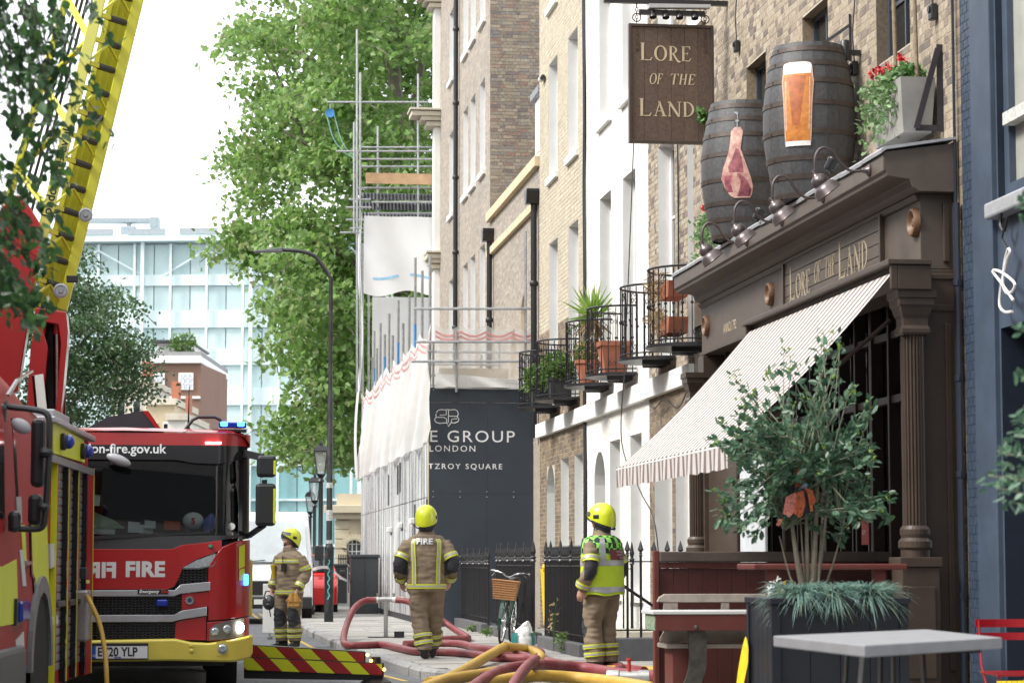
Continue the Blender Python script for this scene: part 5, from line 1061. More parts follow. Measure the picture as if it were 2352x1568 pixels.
# glass office block
GY = 250.
gb = thing('glass_building','large pale glass office building filling the far end of the street','building',(atY(420,1380,GY).x,GY,0),R(-4))
pan = ramp_mat('pale green facade glass',[(.46,.60,.60),(.52,.65,.65),(.43,.57,.58),(.56,.68,.68)],.3,.02,1); band = M('white spandrel glass',(.62,.73,.73),.4,var=.05); dkp = ramp_mat('teal facade glass',[(.19,.37,.38),(.24,.43,.43),(.16,.31,.32),(.3,.49,.49)],.2,.02,1); mul = M('white steel mullion',(.60,.70,.70),.5)  # pale glass colours also stand in for distance haze
gl_sh = glass_mat('outer glass skin',(.86,.95,.94),.05,.12,(.6,.72,.72))
def gz(y): return atY(420,y,GY).z
X0 = (-40 - 420) * GY / FPX; X1 = (1060 - 420) * GY / FPX
floors = [(1380,1255),(1250,1150),(1145,1070),(1065,985),(980,930),(890,838),(800,752),(712,655),(630,560)]
MB().box(X0,X1,1.0,60,0,gz(556)).build('core',M('pale inner facade',(.68,.78,.78),.6,var=.1,vs=.2),gb)
cache = {}
for fi,(yb,yt) in enumerate(floors):
    z0,z1 = gz(yb),gz(yt); nP = 26
    for k in range(nP):
        xa_,xb_ = X0 + (X1 - X0) * k / nP,X0 + (X1 - X0) * (k + 1) / nP; key = (fi < 3,round(z1 - z0,3))
        if key not in cache: cache[key] = MB().box(.05,(X1 - X0) / nP - .05,-.06,.05,.02,z1 - z0 - .02).mesh('pane'); cache[key].materials.append(dkp if fi < 3 else pan)
        obj('pane',cache[key],gb,(xa_,.6 + rnd.uniform(-.03,.03),z0),(rnd.uniform(-.012,.012),0,rnd.uniform(-.012,.012)))
    if fi < 8: MB().box(X0,X1,.2,1,z1,gz(floors[fi + 1][0])).build('spandrel',band,gb)
for k in range(14):
    u = X0 + (X1 - X0) * k / 13; MB().box(u - .12,u + .12,-.35,-.05,0,gz(560)).build('mullion',mul,gb)
    if k % 3 == 1: MB().box(u + .7,u + 1.05,-.6,-.2,0,gz(556)).build('steel_column',mul,gb)
for k in range(0,13,3):
    u0,u1 = X0 + (X1 - X0) * k / 13,X0 + (X1 - X0) * (k + 3) / 13; um = (u0 + u1) / 2; MB().bar((u0,-.5,gz(575)),(um,.4,gz(645)),.16).bar((um,.4,gz(645)),(u1,-.5,gz(575)),.16).build('brace',mul,gb)
MB().box(X0,X1,-1.2,2,gz(556),gz(546)).box(X0,X1,-.6,60,gz(546) + .01,gz(546) + .3).build('roof_edge',mul,gb)
for k in range(10): u = X0 + (X1 - X0) * k / 9; MB().box(u - 2,u + 2,-.8,-.5,gz(546) + .3,gz(546) + .9).build('roof_rail',M('grey roof rail',(.3,.34,.36),.6),gb)
cr = thing('roof_cradle','pale grey window cleaning crane on the glass building roof','crane',(atY(282,545,GY).x,GY + 3,gz(545))); gc = M('pale grey crane paint',(.26,.30,.33),.5); s_ = GY / FPX
MB().box(-17 * s_,17 * s_,0,2,12 * s_,36 * s_).build('cabin',gc,cr,bevel=.1); MB().box(-30 * s_,30 * s_,-.4,2.4,0,4 * s_).build('bogie',M('dark crane base',(.1,.12,.14),.6),cr); MB().prism([(-26,4),(26,4),(16,12),(-16,12)],lambda u,v: (u * s_,0,v * s_),lambda u,v: (u * s_,2,v * s_)).build('skirt',gc,cr)
MB().box(-4 * s_,4 * s_,.5,1.5,36 * s_,45 * s_).build('neck',gc,cr); MB().box(-110 * s_,66 * s_,.3,1.7,45 * s_,56 * s_).build('jib',gc,cr,bevel=.05); MB().box(50 * s_,71 * s_,.1,1.9,33 * s_,58 * s_).build('counterweight',gc,cr,bevel=.1)
# brown brick corner block and its cream neighbours on the left
BY = 150.; bb = thing('brown_corner_block','brown brick corner block with white windows and roof terrace below the glass building','building',(atY(400,1380,BY).x,BY,0)); far_brick = ramp_mat('far red brown brick',[(.20,.115,.08),(.24,.14,.10),(.17,.10,.075)],dirt=.2)
def bz(y): return atY(400,y,BY).z
def bx(x): return (x - 400) * BY / FPX
MB().box(bx(320),bx(455),0,14,0,bz(835)).add([(bx(455),0,0),(bx(474),9,0),(bx(474),9,bz(835)),(bx(455),0,bz(835))],[(0,1,2,3)]).build('wall',far_brick,bb)
MB().box(bx(316),bx(457),-.35,14,bz(835) + .01,bz(818)).box(bx(320),bx(455),-.12,-.002,bz(916),bz(910)).build('white_band',white_paint,bb,bevel=.05); MB().box(bx(318),bx(456),-.2,14,bz(818) + .01,bz(808)).build('parapet',M('grey parapet',(.25,.25,.25),.7),bb)
MB().box(bx(330),bx(412),4,12,bz(808),bz(775)).build('penthouse',M('white far render',(.66,.66,.64),.7),bb); MB().box(bx(326),bx(416),3,12.5,bz(775) + .01,bz(770)).build('flat_roof',cm,bb)
for xa_,xb_,ya,yb in ((345,372,856,895),(404,438,856,895),(404,438,938,985),(345,372,938,985),(358,372,785,808),(376,386,785,808)):
    zo = 0 if ya > 800 else 4; wq = MB().box(bx(xa_),bx(xb_),zo - .1,zo - .003,bz(yb),bz(ya)).build('window',white_paint,bb); MB().box(bx(xa_) + .12,bx(xb_) - .12,zo - .13,zo - .101,bz(yb) + .12,bz(ya) - .12).build('pane',M('pale sky pane',(.45,.5,.56),.15),wq)
    gq = MB(); 
    for i in range(1,3): u = bx(xa_) + (bx(xb_) - bx(xa_)) * i / 3; gq.box(u - .03,u + .03,zo - .15,zo - .131,bz(yb),bz(ya))
    for i in range(1,3): v = bz(yb) + (bz(ya) - bz(yb)) * i / 3; gq.box(bx(xa_),bx(xb_),zo - .15,zo - .131,v - .03,v + .03)
    gq.build('glazing_bars',white_paint,wq)
rt_ = thing('terrace_shrub','rounded green shrub on the roof terrace of the brown corner block','shrub',(atY(410,800,BY).x,BY + 2,bz(808))); leaves('foliage',blob((0,0,.7),(.9,.6,.75),500),.2,greens,rt_,kind=None); MB().tube([(0,0,0),(0,0,.6)],.06,5).build('stem',brown,rt_)
for k,(xl_,xr_,yt_,Y,col) in enumerate(((250,330,880,135,(.55,.5,.42)),(330,395,930,128,(.46,.38,.26)),(380,420,965,122,(.62,.6,.55)))):
    fb_ = thing('terraced_house',('pale grey','tan','narrow white')[k] + ' terraced house in the far left row behind the fire engine','house',(atY(xl_,1380,Y).x,Y,0),0,'far left row of houses'); w__ = (xr_ - xl_) * Y / FPX; h__ = atY(xl_,yt_,Y).z; MB().box(0,w__,0,9,0,h__).build('wall',M('far house wall %d' % k,col,.85,var=.15,vs=.8),fb_); MB().box(-.1,w__ + .1,-.2,9,h__ + .01,h__ + .35).build('parapet',stone,fb_)
    for i in range(2):
        for j in range(2): q = MB().box(w__ * (.15 + .45 * i),w__ * (.4 + .45 * i),-.06,-.003,h__ - 2.6 - 3 * j,h__ - .9 - 3 * j).build('window',white_paint,fb_); MB().box(w__ * (.18 + .45 * i),w__ * (.37 + .45 * i),-.09,-.061,h__ - 2.5 - 3 * j,h__ - 1.0 - 3 * j).build('pane',dark_glass,q)
    MB().box(w__ * .7,w__ * .95,2,3,h__ + .35,h__ + 1.4).build('chimney',terra,fb_)
# houses behind the camera and across the street (they are what windscreens reflect and what shades the street)
for k in range(11):
    for side in (0,1):
        t0,t1 = -46 + k * 14,-46 + (k + 1) * 14 - .1
        if side == 1 and t1 > 9: continue
        if side == 0 and t1 > 109: continue
        n0,n1 = (-20,-9.6) if side == 0 else (WALL + .3,15); h = rnd.uniform(10,12.5) if side == 0 else rnd.uniform(11,13)
        o = sthing('terrace_block',('grey brown' if k % 2 else 'red brown') + ' terrace block %s, %s' % ('across the street' if side == 0 else 'beside the camera',('first','second','third','fourth','fifth','sixth','seventh','eighth','ninth','tenth','eleventh')[k] + ' along'),'building',(n0 + n1) / 2,(t0 + t1) / 2,0,'terrace behind the camera')
        MB().box(n0,n1,t0,t1,-.1,h).build('wall',M('terrace brick %d' % (k % 3),((.16,.12,.09),(.13,.10,.085),(.2,.16,.12))[k % 3],.85,var=.2),o); fx = n1 if side == 0 else n0; e_ = .03 if side == 0 else -.03
        for i in range(5):
            for j in range(3): tq = t0 + 1.4 + i * 2.6; zz_ = 1.2 + j * 3.3; q = MB().box(min(fx,fx + e_),max(fx,fx + e_),tq,tq + 1.2,zz_,zz_ + 2.0).build('window',white_paint,o); MB().box(min(fx + e_,fx + 1.8 * e_),max(fx + e_,fx + 1.8 * e_),tq + .08,tq + 1.12,zz_ + .08,zz_ + 1.92).build('pane',dark_glass,q)
o = thing('end_block','grey office block with ribbon windows closing the street behind the camera','building',(2,-48,0)); MB().box(-14,16,-8,0,-.1,27).build('wall',M('grey office stone',(.3,.29,.27),.8),o)
for j in range(7): MB().box(-13,15,0.003,.06,1.5 + j * 3.4,3.6 + j * 3.4).build('window_ribbon',dark_glass,o)
# ================================================================== FIRE ENGINE WITH TURNTABLE LADDER (faces the camera)
fire_red = M('fire engine red paint',(.34,.010,.012),.32,var=.08,vs=2,coat=.5,stain=.12,ss=3,scol=(.2,.06,.05)); fire_yel = M('pale yellow bumper paint',(.66,.55,.08),.4,var=.05,coat=.3); hi_yel = M('fluorescent yellow film',(.60,.66,.02),.45,var=.05)
silver = M('silver grille bar',(.42,.43,.45),.35,.5,var=.08); blk_gloss = M('black gloss panel',(.012,.012,.014),.12,var=.1); hex_m = M('dark grille mesh',(.03,.031,.034),.45); grey_lamp = M('grey lamp surround',(.15,.145,.13),.4)
silver_ink = M('silver reflective lettering',(.58,.58,.58),.45,var=.04); lens = M('clear lamp lens',(.42,.45,.47),.12,.3,var=.3,vs=40); blue_lens = M('blue lamp lens',(.01,.03,.30),.15,coat=.5); blue_lit = M('lit blue beacon',(.03,.16,1.0),.2,emit=5); lamp_lit = M('lit headlamp',(1,.93,.8),.2,emit=14); green_l = M('green lamp',(.02,.3,.16),.3)
O2 = Vector((-3.75,23.3,-.12)); K2 = 23.3 / FPX; XC = 280.
A2 = R(7.5); R2 = Matrix.Rotation(-A2,3,'Z')
def l2(v): return R2 @ (Vector(v) - O2)
e2 = thing('ladder_fire_engine','red fire engine facing the camera with raised yellow turntable ladder','fire engine',O2,A2); ORG[e2.name] = Vector((0,0,0))
def E2(x,y): return ((x - XC) * K2,.12 + EYE + (HORIZON - y) * K2)
def fy(x,z):
    a = abs(x); y = .015 * (a / 1.0) ** 2
    if a > .93: y += .30 * ((a - .93) / .30) ** 2
    return y + .13 * max(0,z - 1.45)
def lin(pts,x):
    if x <= pts[0][0]: return pts[0][1]
    for p,q in zip(pts,pts[1:]):
        if p[0] <= x <= q[0]: return p[1] + (q[1] - p[1]) * (x - p[0]) / (q[0] - p[0] + 1e-9)
    return pts[-1][1]
def fpatch(name,top,bot,mat,off=.0,th=.03,parent=None,mirror=False,n=None,**kw):
    """panel on the cab front: outlines in photograph pixels, wrapped on the curved front"""
    T = [E2(*p) for p in top]; Bo = [E2(*p) for p in bot]; x0,x1 = max(T[0][0],Bo[0][0]),min(T[-1][0],Bo[-1][0]); xs = sorted({x0,x1,*[p[0] for p in T + Bo if x0 <= p[0] <= x1],*[x0 + (x1 - x0) * i / (n or max(3,int((x1 - x0) / .06))) for i in range((n or max(3,int((x1 - x0) / .06))) + 1)]})
    objs = []
    for s in ((1,-1) if mirror else (1,)):
        b = MB(); vs = []
        for x in xs:
            zt,zb = lin(T,x),lin(Bo,x); zt = max(zt,zb + .0005)
            for z,d in ((zt,-off),(zb,-off),(zb,th - off),(zt,th - off)): vs.append((x * s,fy(x,z) + d,z))
        k = len(xs); fs = [(i * 4 + j,i * 4 + (j + 1) % 4,i * 4 + 4 + (j + 1) % 4,i * 4 + 4 + j) for i in range(k - 1) for j in range(4)] + [(0,1,2,3),tuple((k - 1) * 4 + j for j in (3,2,1,0))]
        b.add(vs,fs); objs.append(b.build(name,mat,parent or e2,smooth=True,sharp=30,**kw))
    return objs[0]
XL,XR = 280 - 294,280 + 294
# interior, side walls, roof
b = MB(); b.box(-1.2,-1.16,.55,2.4,.55,1.52).box(1.16,1.2,.55,2.4,.55,1.52).box(-1.2,-1.16,1.95,2.4,1.53,2.5).box(1.16,1.2,1.95,2.4,1.53,2.5).box(-1.2,-1.16,.6,1.94,2.32,2.5).box(1.16,1.2,.6,1.94,2.32,2.5); b.build('cab_side',fire_red,e2,bevel=.02); MB().box(-1.155,1.155,2.3,2.4,.55,2.5).box(-1.155,1.155,.4,2.29,2.40,2.44).build('cab_lining',blk_gloss,e2)
MB().box(-1.14,1.14,.35,2.28,.6,1.42).build('dashboard',black_plastic,e2,bevel=.03)
r_ = MB(); vs = []; 
prof = [(1.22,2.44),(1.22,2.52),(1.17,2.585),(1.05,2.615),(0,2.63)]
rows_ = []
for yy,k,dz in ((None,1,-.04),(.22,.985,-.005),(.45,.99,0),(2.45,.99,0)):
    row = []
    for p in prof + [(-x,z) for x,z in prof[-2::-1]]: y0 = fy(p[0] * .98,2.45) + .0 if yy is None else max(yy,fy(p[0] * .985,2.45) + .12); row.append((p[0] * k,y0,p[1] + dz * (1 if p[1] > 2.5 else 0)))
    rows_.append(row)
m = len(rows_[0]); r_.add([v for row in rows_ for v in row],[(i * m + j,i * m + j + 1,(i + 1) * m + j + 1,(i + 1) * m + j) for i in range(3) for j in range(m - 1)]); r_.build('roof',fire_red,e2,smooth=True,sharp=50)
fpatch('roof_band',[(XL,992),(XR,992)],[(XL,1021),(XR,1021)],fire_red,.0,.12)
fpatch('visor',[(XL,1021.3),(XR - 2,1021.3)],[(XL,1055),(400,1055),(440,1062),(500,1064),(XR - 8,1050)],blk_gloss,.05,.1)
wsg = glass_mat('dark cab windscreen',(.78,.82,.82),.012,.02,(.02,.022,.022))
fpatch('windscreen',[(14,1056),(546,1056)],[(14,1236),(546,1236)],wsg,.0,.006)
fpatch('pillar',[(546.3,1050),(XR - 2,1046)],[(546.3,1238),(XR - 2,1236)],blk_gloss,.004,.05,mirror=True)
fpatch('cowl',[(XL,1236),(XR - 6,1228)],[(XL,1260),(395,1260),(415,1251),(470,1245),(540,1234),(XR - 6,1229)],black_plastic,.012,.05)
fpatch('grille_backing',[(XL,1240),(XR,1240)],[(XL,1470),(XR,1470)],blk_gloss,-.03,.04)
fpatch('bonnet',[(XL + 60,1260.5),(395,1260.5),(415,1251.5),(470,1245.5),(507,1240)],[(XL + 60,1352),(385,1352),(400,1346),(408,1333),(420,1302),(450,1284),(495,1268),(507,1262)],fire_red,.02,.06,bevel=.006)
fpatch('daytime_lamp',[(421,1302),(450,1286),(494,1270)],[(421,1303),(455,1303),(488,1297),(494,1286)],lens,.022,.04,mirror=True)
fpatch('lamp_chrome_edge',[(420,1304),(455,1304),(488,1298),(495,1287)],[(420,1306),(455,1306),(489,1300),(495,1290)],chrome,.026,.04,mirror=True)
fpatch('silver_bar',[(XL + 60,1354),(402,1354),(416,1341),(482,1335)],[(XL + 60,1368),(400,1368),(416,1362),(482,1355)],silver,.03,.05,bevel=.004)
fpatch('silver_bar',[(XL + 60,1410),(402,1410),(418,1401),(475,1392)],[(XL + 60,1426),(398,1426),(416,1421),(475,1412)],silver,.03,.05,bevel=.004)
fpatch('badge_panel',[(418,1363),(480,1357)],[(418,1400),(476,1391),(480,1391)],fire_red,.018,.05,mirror=True,bevel=.004)
fpatch('lower_corner',[(404,1428),(418,1423),(474,1414)],[(404,1466),(474,1468)],fire_red,.018,.05,mirror=True,bevel=.004)
fpatch('corner_panel',[(478,1300),(495,1272),(510,1255),(540,1243),(XR,1238)],[(478,1424),(520,1421),(XR,1414)],fire_red,.024,.06,mirror=True,bevel=.008)
fpatch('corner_panel',[(476,1427),(520,1424),(XR,1417)],[(476,1470),(XR,1466)],fire_red,.02,.06,mirror=True,bevel=.006)
fpatch('headlamp_surround',[(482,1443),(495,1432),(520,1425),(562,1418)],[(482,1468),(520,1466),(562,1460)],grey_lamp,.03,.03,mirror=True)
def disc(x,y,r,mat,name,dep=.05,prof=None,off=.035,par=None):
    px_,pz = E2(x,y)
    for s in (1,-1): o = MB().lathe(prof or [(0,.012),(r * .6,.016),(r * .92,.006),(r,.0),(r * 1.12,.004),(r * 1.12,-.02)],(px_ * s,fy(px_,pz) - off,pz),(0,-1,0),20,cap=False).build(name,mat,par or e2,smooth=True)
disc(494,1448,.038,lens,'lamp'); disc(521,1443,.042,lens,'lamp'); disc(548,1440,.05,lamp_lit,'headlamp')
# yellow strips, side lamps
fpatch('yellow_strip',[(548,1255),(562,1249)],[(548,1306),(562,1300)],hi_yel,.027,.02,mirror=True); fpatch('yellow_strip',[(549,1308),(562,1304)],[(549,1334),(562,1330)],hi_yel,.027,.02,mirror=True)
for s in (1,-1): px_,pz = E2(564,1331); MB().box(px_ * s - .02,px_ * s + .03,fy(px_,pz) - .06,fy(px_,pz) + .06,pz - .055,pz + .055).build('side_beacon',blue_lit if s > 0 else blue_lens,e2,bevel=.015)
px_,pz = E2(374,1383); MB().box(px_ - .055,px_ + .055,-.06,.0,pz - .033,pz + .033).build('grille_beacon',blue_lens,e2,bevel=.012)
disc(482,1254,.018,green_l,'green_lamp',off=.03)
# honeycomb
def honey(name,x0,x1,y0,y1,mask,r=.024):
    b = MB(); (a0,zb),(a1,zt) = E2(x0,y1),E2(x1,y0); ry = r * math.sqrt(3) / 2; i = 0; xx = a0
    while xx < a1:
        zz = zb + (ry if i % 2 else 0)
        while zz < zt:
            if mask(xx / K2 + XC,HORIZON - (zz - .12 - EYE) / K2):
                for k in range(3):
                    p,q = math.pi / 3 * k,math.pi / 3 * (k + 1); P_ = [(xx + r * math.cos(w_),zz + r * .6 * math.sin(w_)) for w_ in (p,q)]; b.bar((P_[0][0],fy(xx,zz) - .008,P_[0][1]),(P_[1][0],fy(xx,zz) - .008,P_[1][1]),.012,.005,(0,0,1))
            zz += ry * 1.2
        xx += r * 1.5; i += 1
    return b.build(name,hex_m,e2,kind='stuff')
honey('grille_mesh',60,418,1369,1409,lambda x,y: True); honey('grille_mesh',60,405,1427,1464,lambda x,y: True); honey('grille_mesh',400,482,1306,1338,lambda x,y: y > 1306 and x > 400 + (1338 - y) * .5)
# bumper
bm_ = fpatch('bumper',[(XL - 8,1470),(405,1464),(440,1472),(480,1474),(540,1466),(XR + 9,1458)],[(XL - 8,1517),(400,1514),(540,1518),(XR + 3,1512),(XR + 9,1500)],fire_yel,.09,.4,bevel=.02)
disc(512,1487,.045,lens,'fog_lamp',off=.10); fpatch('fog_lamp_ring',[(498,1472),(512,1468),(526,1472)],[(498,1502),(512,1505),(526,1502)],fire_yel,.094,.02,mirror=True)
for yy in (1480,1491): px_,pz = E2(442,yy); MB().ell((px_,-.09,pz),.024,.012,.024,12,6).build('bumper_cap',fire_yel,e2,smooth=True)
(p0,z1),(p1,z0) = E2(216,1473),E2(344,1510)
pl = MB().box(p0,p1,-.125,-.085,z0,z1).build('number_plate_holder',black_plastic,e2,bevel=.004); MB().box(p0 + .006,p1 - .006,-.129,-.1255,z0 + .012,z1 - .028).build('number_plate',M('white plate film',(.74,.75,.76),.35,var=.02),pl); MB().box(p0 + .006,p0 + .045,-.1305,-.1295,z0 + .012,z1 - .028).build('blue_band',M('blue plate band',(.01,.09,.4),.4),pl)
blk_ink = M('black plate lettering',(.012,.012,.012),.5)
text('plate_lettering','EY20 YLP',.118,blk_ink,pl,lambda u,v,d: (p0 + .06 + u,-.1300 - d,z0 + .034 + v),bold=.003,sx=.80); text('plate_lettering','GB',.028,white_ink,pl,lambda u,v,d: (p0 + .012 + u,-.131 - d,z0 + .03 + v)); text('plate_lettering','SCANIA',.018,M('blue print',(.05,.05,.3),.5),pl,lambda u,v,d: (p0 + .22 + u,-.1300 - d,z0 + .016 + v),bold=.001)
def e2txt(x,y,off): 
    a,z0_ = E2(x,y); return lambda u,v,d: (a + u,fy(a + u,z0_ + v) - off - d,z0_ + v)
text('lettering','FIRE',.196,silver_ink,e2,e2txt(289,1322,.021),bold=.009,sx=1.02,space=1.04)
a_,z_ = E2(270,1324); text('mirrored_lettering','FIRE',.196,silver_ink,e2,lambda u,v,d: (a_ - u,fy(a_ - u,z_ + v) - .021 - d,z_ + v),bold=.009,sx=1.02,space=1.04)
text('visor_lettering','london-fire.gov.uk',.128,M('white visor lettering',(.7,.72,.72),.5),e2,e2txt(377,1040,.052),bold=.002,align='RIGHT',sx=1.0)
a,z_ = E2(355,1357); MB().box(a - .155,a + .135,-.04,-.031,z_ - .024,z_ + .022).build('maker_badge',blk_gloss,e2,bevel=.008); text('badge_lettering','Emergency',.042,white_ink,e2,lambda u,v,d: (a - .14 + u,-.0415 - d,z_ - .013 + v),shear=.2,bold=.0012); text('badge_lettering','One',.042,M('red print',(.4,.03,.03),.5),e2,lambda u,v,d: (a + .065 + u,-.0415 - d,z_ - .013 + v),shear=.2,bold=.0015)
px_,pz = E2(436,1377); MB().lathe([(0,.01),(.03,.01),(.034,.014),(.042,.014),(.042,0)],(px_,fy(px_,pz) - .02,pz),(0,-1,0),8,cap=False).build('shield_badge',chrome,e2); MB().lathe([(0,.0125),(.022,.0125)],(px_,fy(px_,pz) - .02,pz),(0,-1,0),8,cap=False).build('shield_centre',M('badge navy',(.03,.04,.12),.4),e2)
# wipers, dash clutter
wp = MB(); wp.bar((*[E2(60,1236)[0]],.0,1.53),(E2(380,1226)[0],.02,E2(0,1226)[1]),.02,.02); wp.bar((E2(150,1240)[0],-.02,E2(0,1240)[1]),(E2(480,1222)[0],.03,E2(0,1222)[1]),.02,.02); wp.build('wiper',black_plastic,e2)
paper = M('white paper',(.72,.74,.72),.7); 
for x0,x1,y0,y1,mt in ((214,262,1210,1226,paper),(292,318,1198,1222,paper),(330,355,1195,1212,paper),(205,226,1135,1160,paper),(375,412,1196,1216,M('orange cloth',(.5,.09,.02),.7)),(318,350,1205,1224,paper)):
    (xa,za),(xb,zb) = E2(x0,y1),E2(x1,y0); MB().add([(xa,.28,za + .005),(xb,.32,za),(xb,.48,zb),(xa,.44,zb + .01),(xa,.36,za),(xb,.4,za),(xb - .02,.56,zb),(xa,.5,zb)],[(0,1,2,3),(4,7,6,5),(0,3,7,4),(1,5,6,2)]).build('dashboard_papers',mt,e2)
(xa,za) = E2(442,1194); MB().ell((xa,.42,za),.105,.09,.085,10,7).build('plastic_bag',paper,e2,smooth=True); text('bag_print','5',.08,M('red bag print',(.5,.03,.03),.6),e2,lambda u,v,d: (xa - .02 + u,.328 - d,za - .03 + v),bold=.004)
(xa,za) = E2(480,1198); MB().lathe([(.05,-.08),(.06,-.05),(.06,.03),(.03,.07),(.02,.09)],(xa,.42,za),(.2,-.3,1),12).build('water_bottle',M('blue bottle plastic',(.15,.18,.5),.1),e2,smooth=True); (xa,za) = E2(530,1208); MB().lathe([(0,.0),(.035,0)],(xa,fy(xa,za) - .004,za),(0,-1,0),16,cap=False).build('round_sticker',paper,e2)
hv = M('pale green cloth',(.4,.52,.36),.8); (xa,za),(xb,zb) = E2(205,1212),E2(285,1170); MB().add([(xa,.4,za),(xb,.4,za),(xb - .1,.6,zb - .1),(xa,.6,zb)],[(0,1,2,3)]).build('folded_jacket',hv,e2)
(xa,za),(xb,zb) = E2(243,1073),E2(300,1043); gm_ = MB().ell((0,0,0),.125,.06,.05,14,8).build('kerb_mirror',M('grey mirror shell',(.36,.36,.38),.4),e2,smooth=True); gm_.location = ((xa + xb) / 2,-.12,(za + zb) / 2); gm_.rotation_euler = (0,R(22),0)
# mirrors on the right (and left) of the cab
for s in (1,-1):
    m = MB(); a = E2(560,1038); b_ = E2(600,1048); m.bar((a[0] * s,.25,a[1]),(b_[0] * s,.12,b_[1]),.05,.07); m.bar((E2(605,1100)[0] * s,.12,E2(0,1100)[1]),(E2(605,1112)[0] * s,.12,E2(0,1112)[1]),.09,.05); m.bar((E2(605,1205)[0] * s,.14,E2(0,1205)[1]),(E2(570,1230)[0] * s,.3,E2(0,1230)[1]),.05,.04); m.build('mirror_arm',black_plastic,e2)
    for x0,x1,y0,y1 in ((587,631,1044,1094),(585,631,1109,1207)):
        (xa,za),(xb,zb) = E2(x0,y1),E2(x1,y0); MB().box(min(xa * s,xb * s),max(xa * s,xb * s),.02,.2,za,zb).build('mirror',black_plastic,e2,bevel=.03); (xc,_),(xd,_) = E2(625,0),E2(630,0); MB().box(min(xc * s,xd * s),max(xc * s,xd * s),.012,.019,za + .025,zb - .05).build('yellow_strip',hi_yel,e2)
    MB().quad((1.203 * s,.75,1.55),(1.203 * s,1.94,1.55),(1.203 * s,1.94,2.3),(1.203 * s,.9,2.3)).build('side_window',glass_mat('cab side glass',(.75,.8,.8),.02,.03),e2)
    MB().lathe([(.3,-.14),(.48,-.15),(.5,-.1),(.5,.1),(.48,.15),(.3,.14)],(.98 * s,1.35,.5),'x',28).build('wheel',tyre_m,e2,smooth=True)
    MB().box(min(1.02 * s,1.27 * s),max(1.02 * s,1.27 * s),.62,2.4,.78,1.35).build('yellow_side_skirt',fire_yel,e2,bevel=.03)
# roof kit
(xa,za),(xb,zb) = E2(498,978),E2(563,964)
MB().box(xa - .06,xb + .0,.3,.5,za - .035,za - .012).build('beacon_plate',black_iron,e2); MB().box(xa,xb,.28,.52,za,zb).build('light_bar',blue_lens,e2,bevel=.012)
for u0,u1 in ((.06,.34),(.66,.94)): MB().box(xa + (xb - xa) * u0,xa + (xb - xa) * u1,.272,.53,za + .012,zb + .004).build('beacon',blue_lit,e2,bevel=.015)
gp_ = [E2(416,986),E2(424,975),E2(438,957),E2(452,950),E2(490,950),E2(502,956),E2(508,966)]; MB().tube([(p[0],.5,p[1]) for p in gp_],.016,8).build('guard_tube',black_iron,e2,smooth=True)
q = E2(428,984); MB().tube([(q[0],.55,q[1]),(q[0],.55,q[1] + .06),(q[0] + .004,.55,q[1] + .45)],[.03,.01,.003],6).build('aerial',black_iron,e2)
pts = [E2(168,984),E2(228,950),E2(236,946),E2(317,931),E2(330,934),E2(365,984)]; MB().prism(pts,lambda u,v: (u,.9,v),lambda u,v: (u,1.0,v)).build('roof_deflector',M('charcoal panel',(.03,.034,.042),.4),e2); pts = [E2(318,930),E2(333,931),E2(372,986),E2(362,986)]; MB().prism(pts,lambda u,v: (u,.88,v),lambda u,v: (u,1.6,v)).build('deflector_edge',fire_red,e2)
(xa,za),(xb,zb) = E2(468,1017),E2(504,1013); MB().box(xa,xb,-.02 + .13,.2,za,zb).build('marker_lamp',M('lit marker lamp',(1,1,1),.3,emit=4),e2)
# chassis and rear deck
MB().box(-1.15,1.15,2.5,8.6,.55,1.5).build('chassis_body',fire_red,e2,bevel=.03); MB().box(-1.0,1.0,.2,8.5,.32,.55).build('chassis',black_plastic,e2)
for s in (1,-1): MB().lathe([(.3,-.15),(.48,-.16),(.5,-.1),(.5,.1),(.48,.16),(.3,.15)],(.98 * s,6.6,.5),'x',28).build('wheel',tyre_m,e2,smooth=True)
# ---- the ladder
lad_y = M('ladder yellow paint',(.58,.57,.045),.42,var=.1,vs=3); lad_p = M('pale ladder side plate',(.66,.66,.15),.45,var=.05); rubber = M('black rung rubber',(.03,.03,.032),.6,var=.2)
def LP(line,y,dY=0.):
    (x0,y0),(x1,y1),Y = line; x = x0 + (x1 - x0) * (y - y0) / (y1 - y0); return l2(atY(x,y,Y + dY))
LR = ((318,0),(142,715),29.35); LC = ((229,0),(92,560),28.7); LL = ((152,0),(2,520),29.3); TOP = -260
for ln,w_,d,y1,mt,nm in ((LR,.12,.2,712,lad_y,'ladder_rail'),(LL,.085,.1,560,lad_y,'ladder_rail'),(LC,.135,.07,620,lad_p,'ladder_side_plate')): MB().bar(LP(ln,TOP),LP(ln,y1),d,w_,(1,0,.25)).build(nm,mt,e2,bevel=.008)
def mix(f,y,dY): a,b_ = LP(LC,y),LP(LR,y); p = a + (b_ - a) * f; p.y += dY; return p
for f,w_ in ((.22,.06),(.36,.08),(.53,.085),(.70,.085),(.86,.07)): MB().bar(mix(f,TOP,.45),mix(f,705,.45),.08,w_,(1,0,.25)).build('inner_rail',lad_y,e2)
MB().bar(mix(1.13,130,-.1),mix(1.10,560,-.1),.012,.012).build('edge_cable',black_plastic,e2)
yy = -240; k = 0
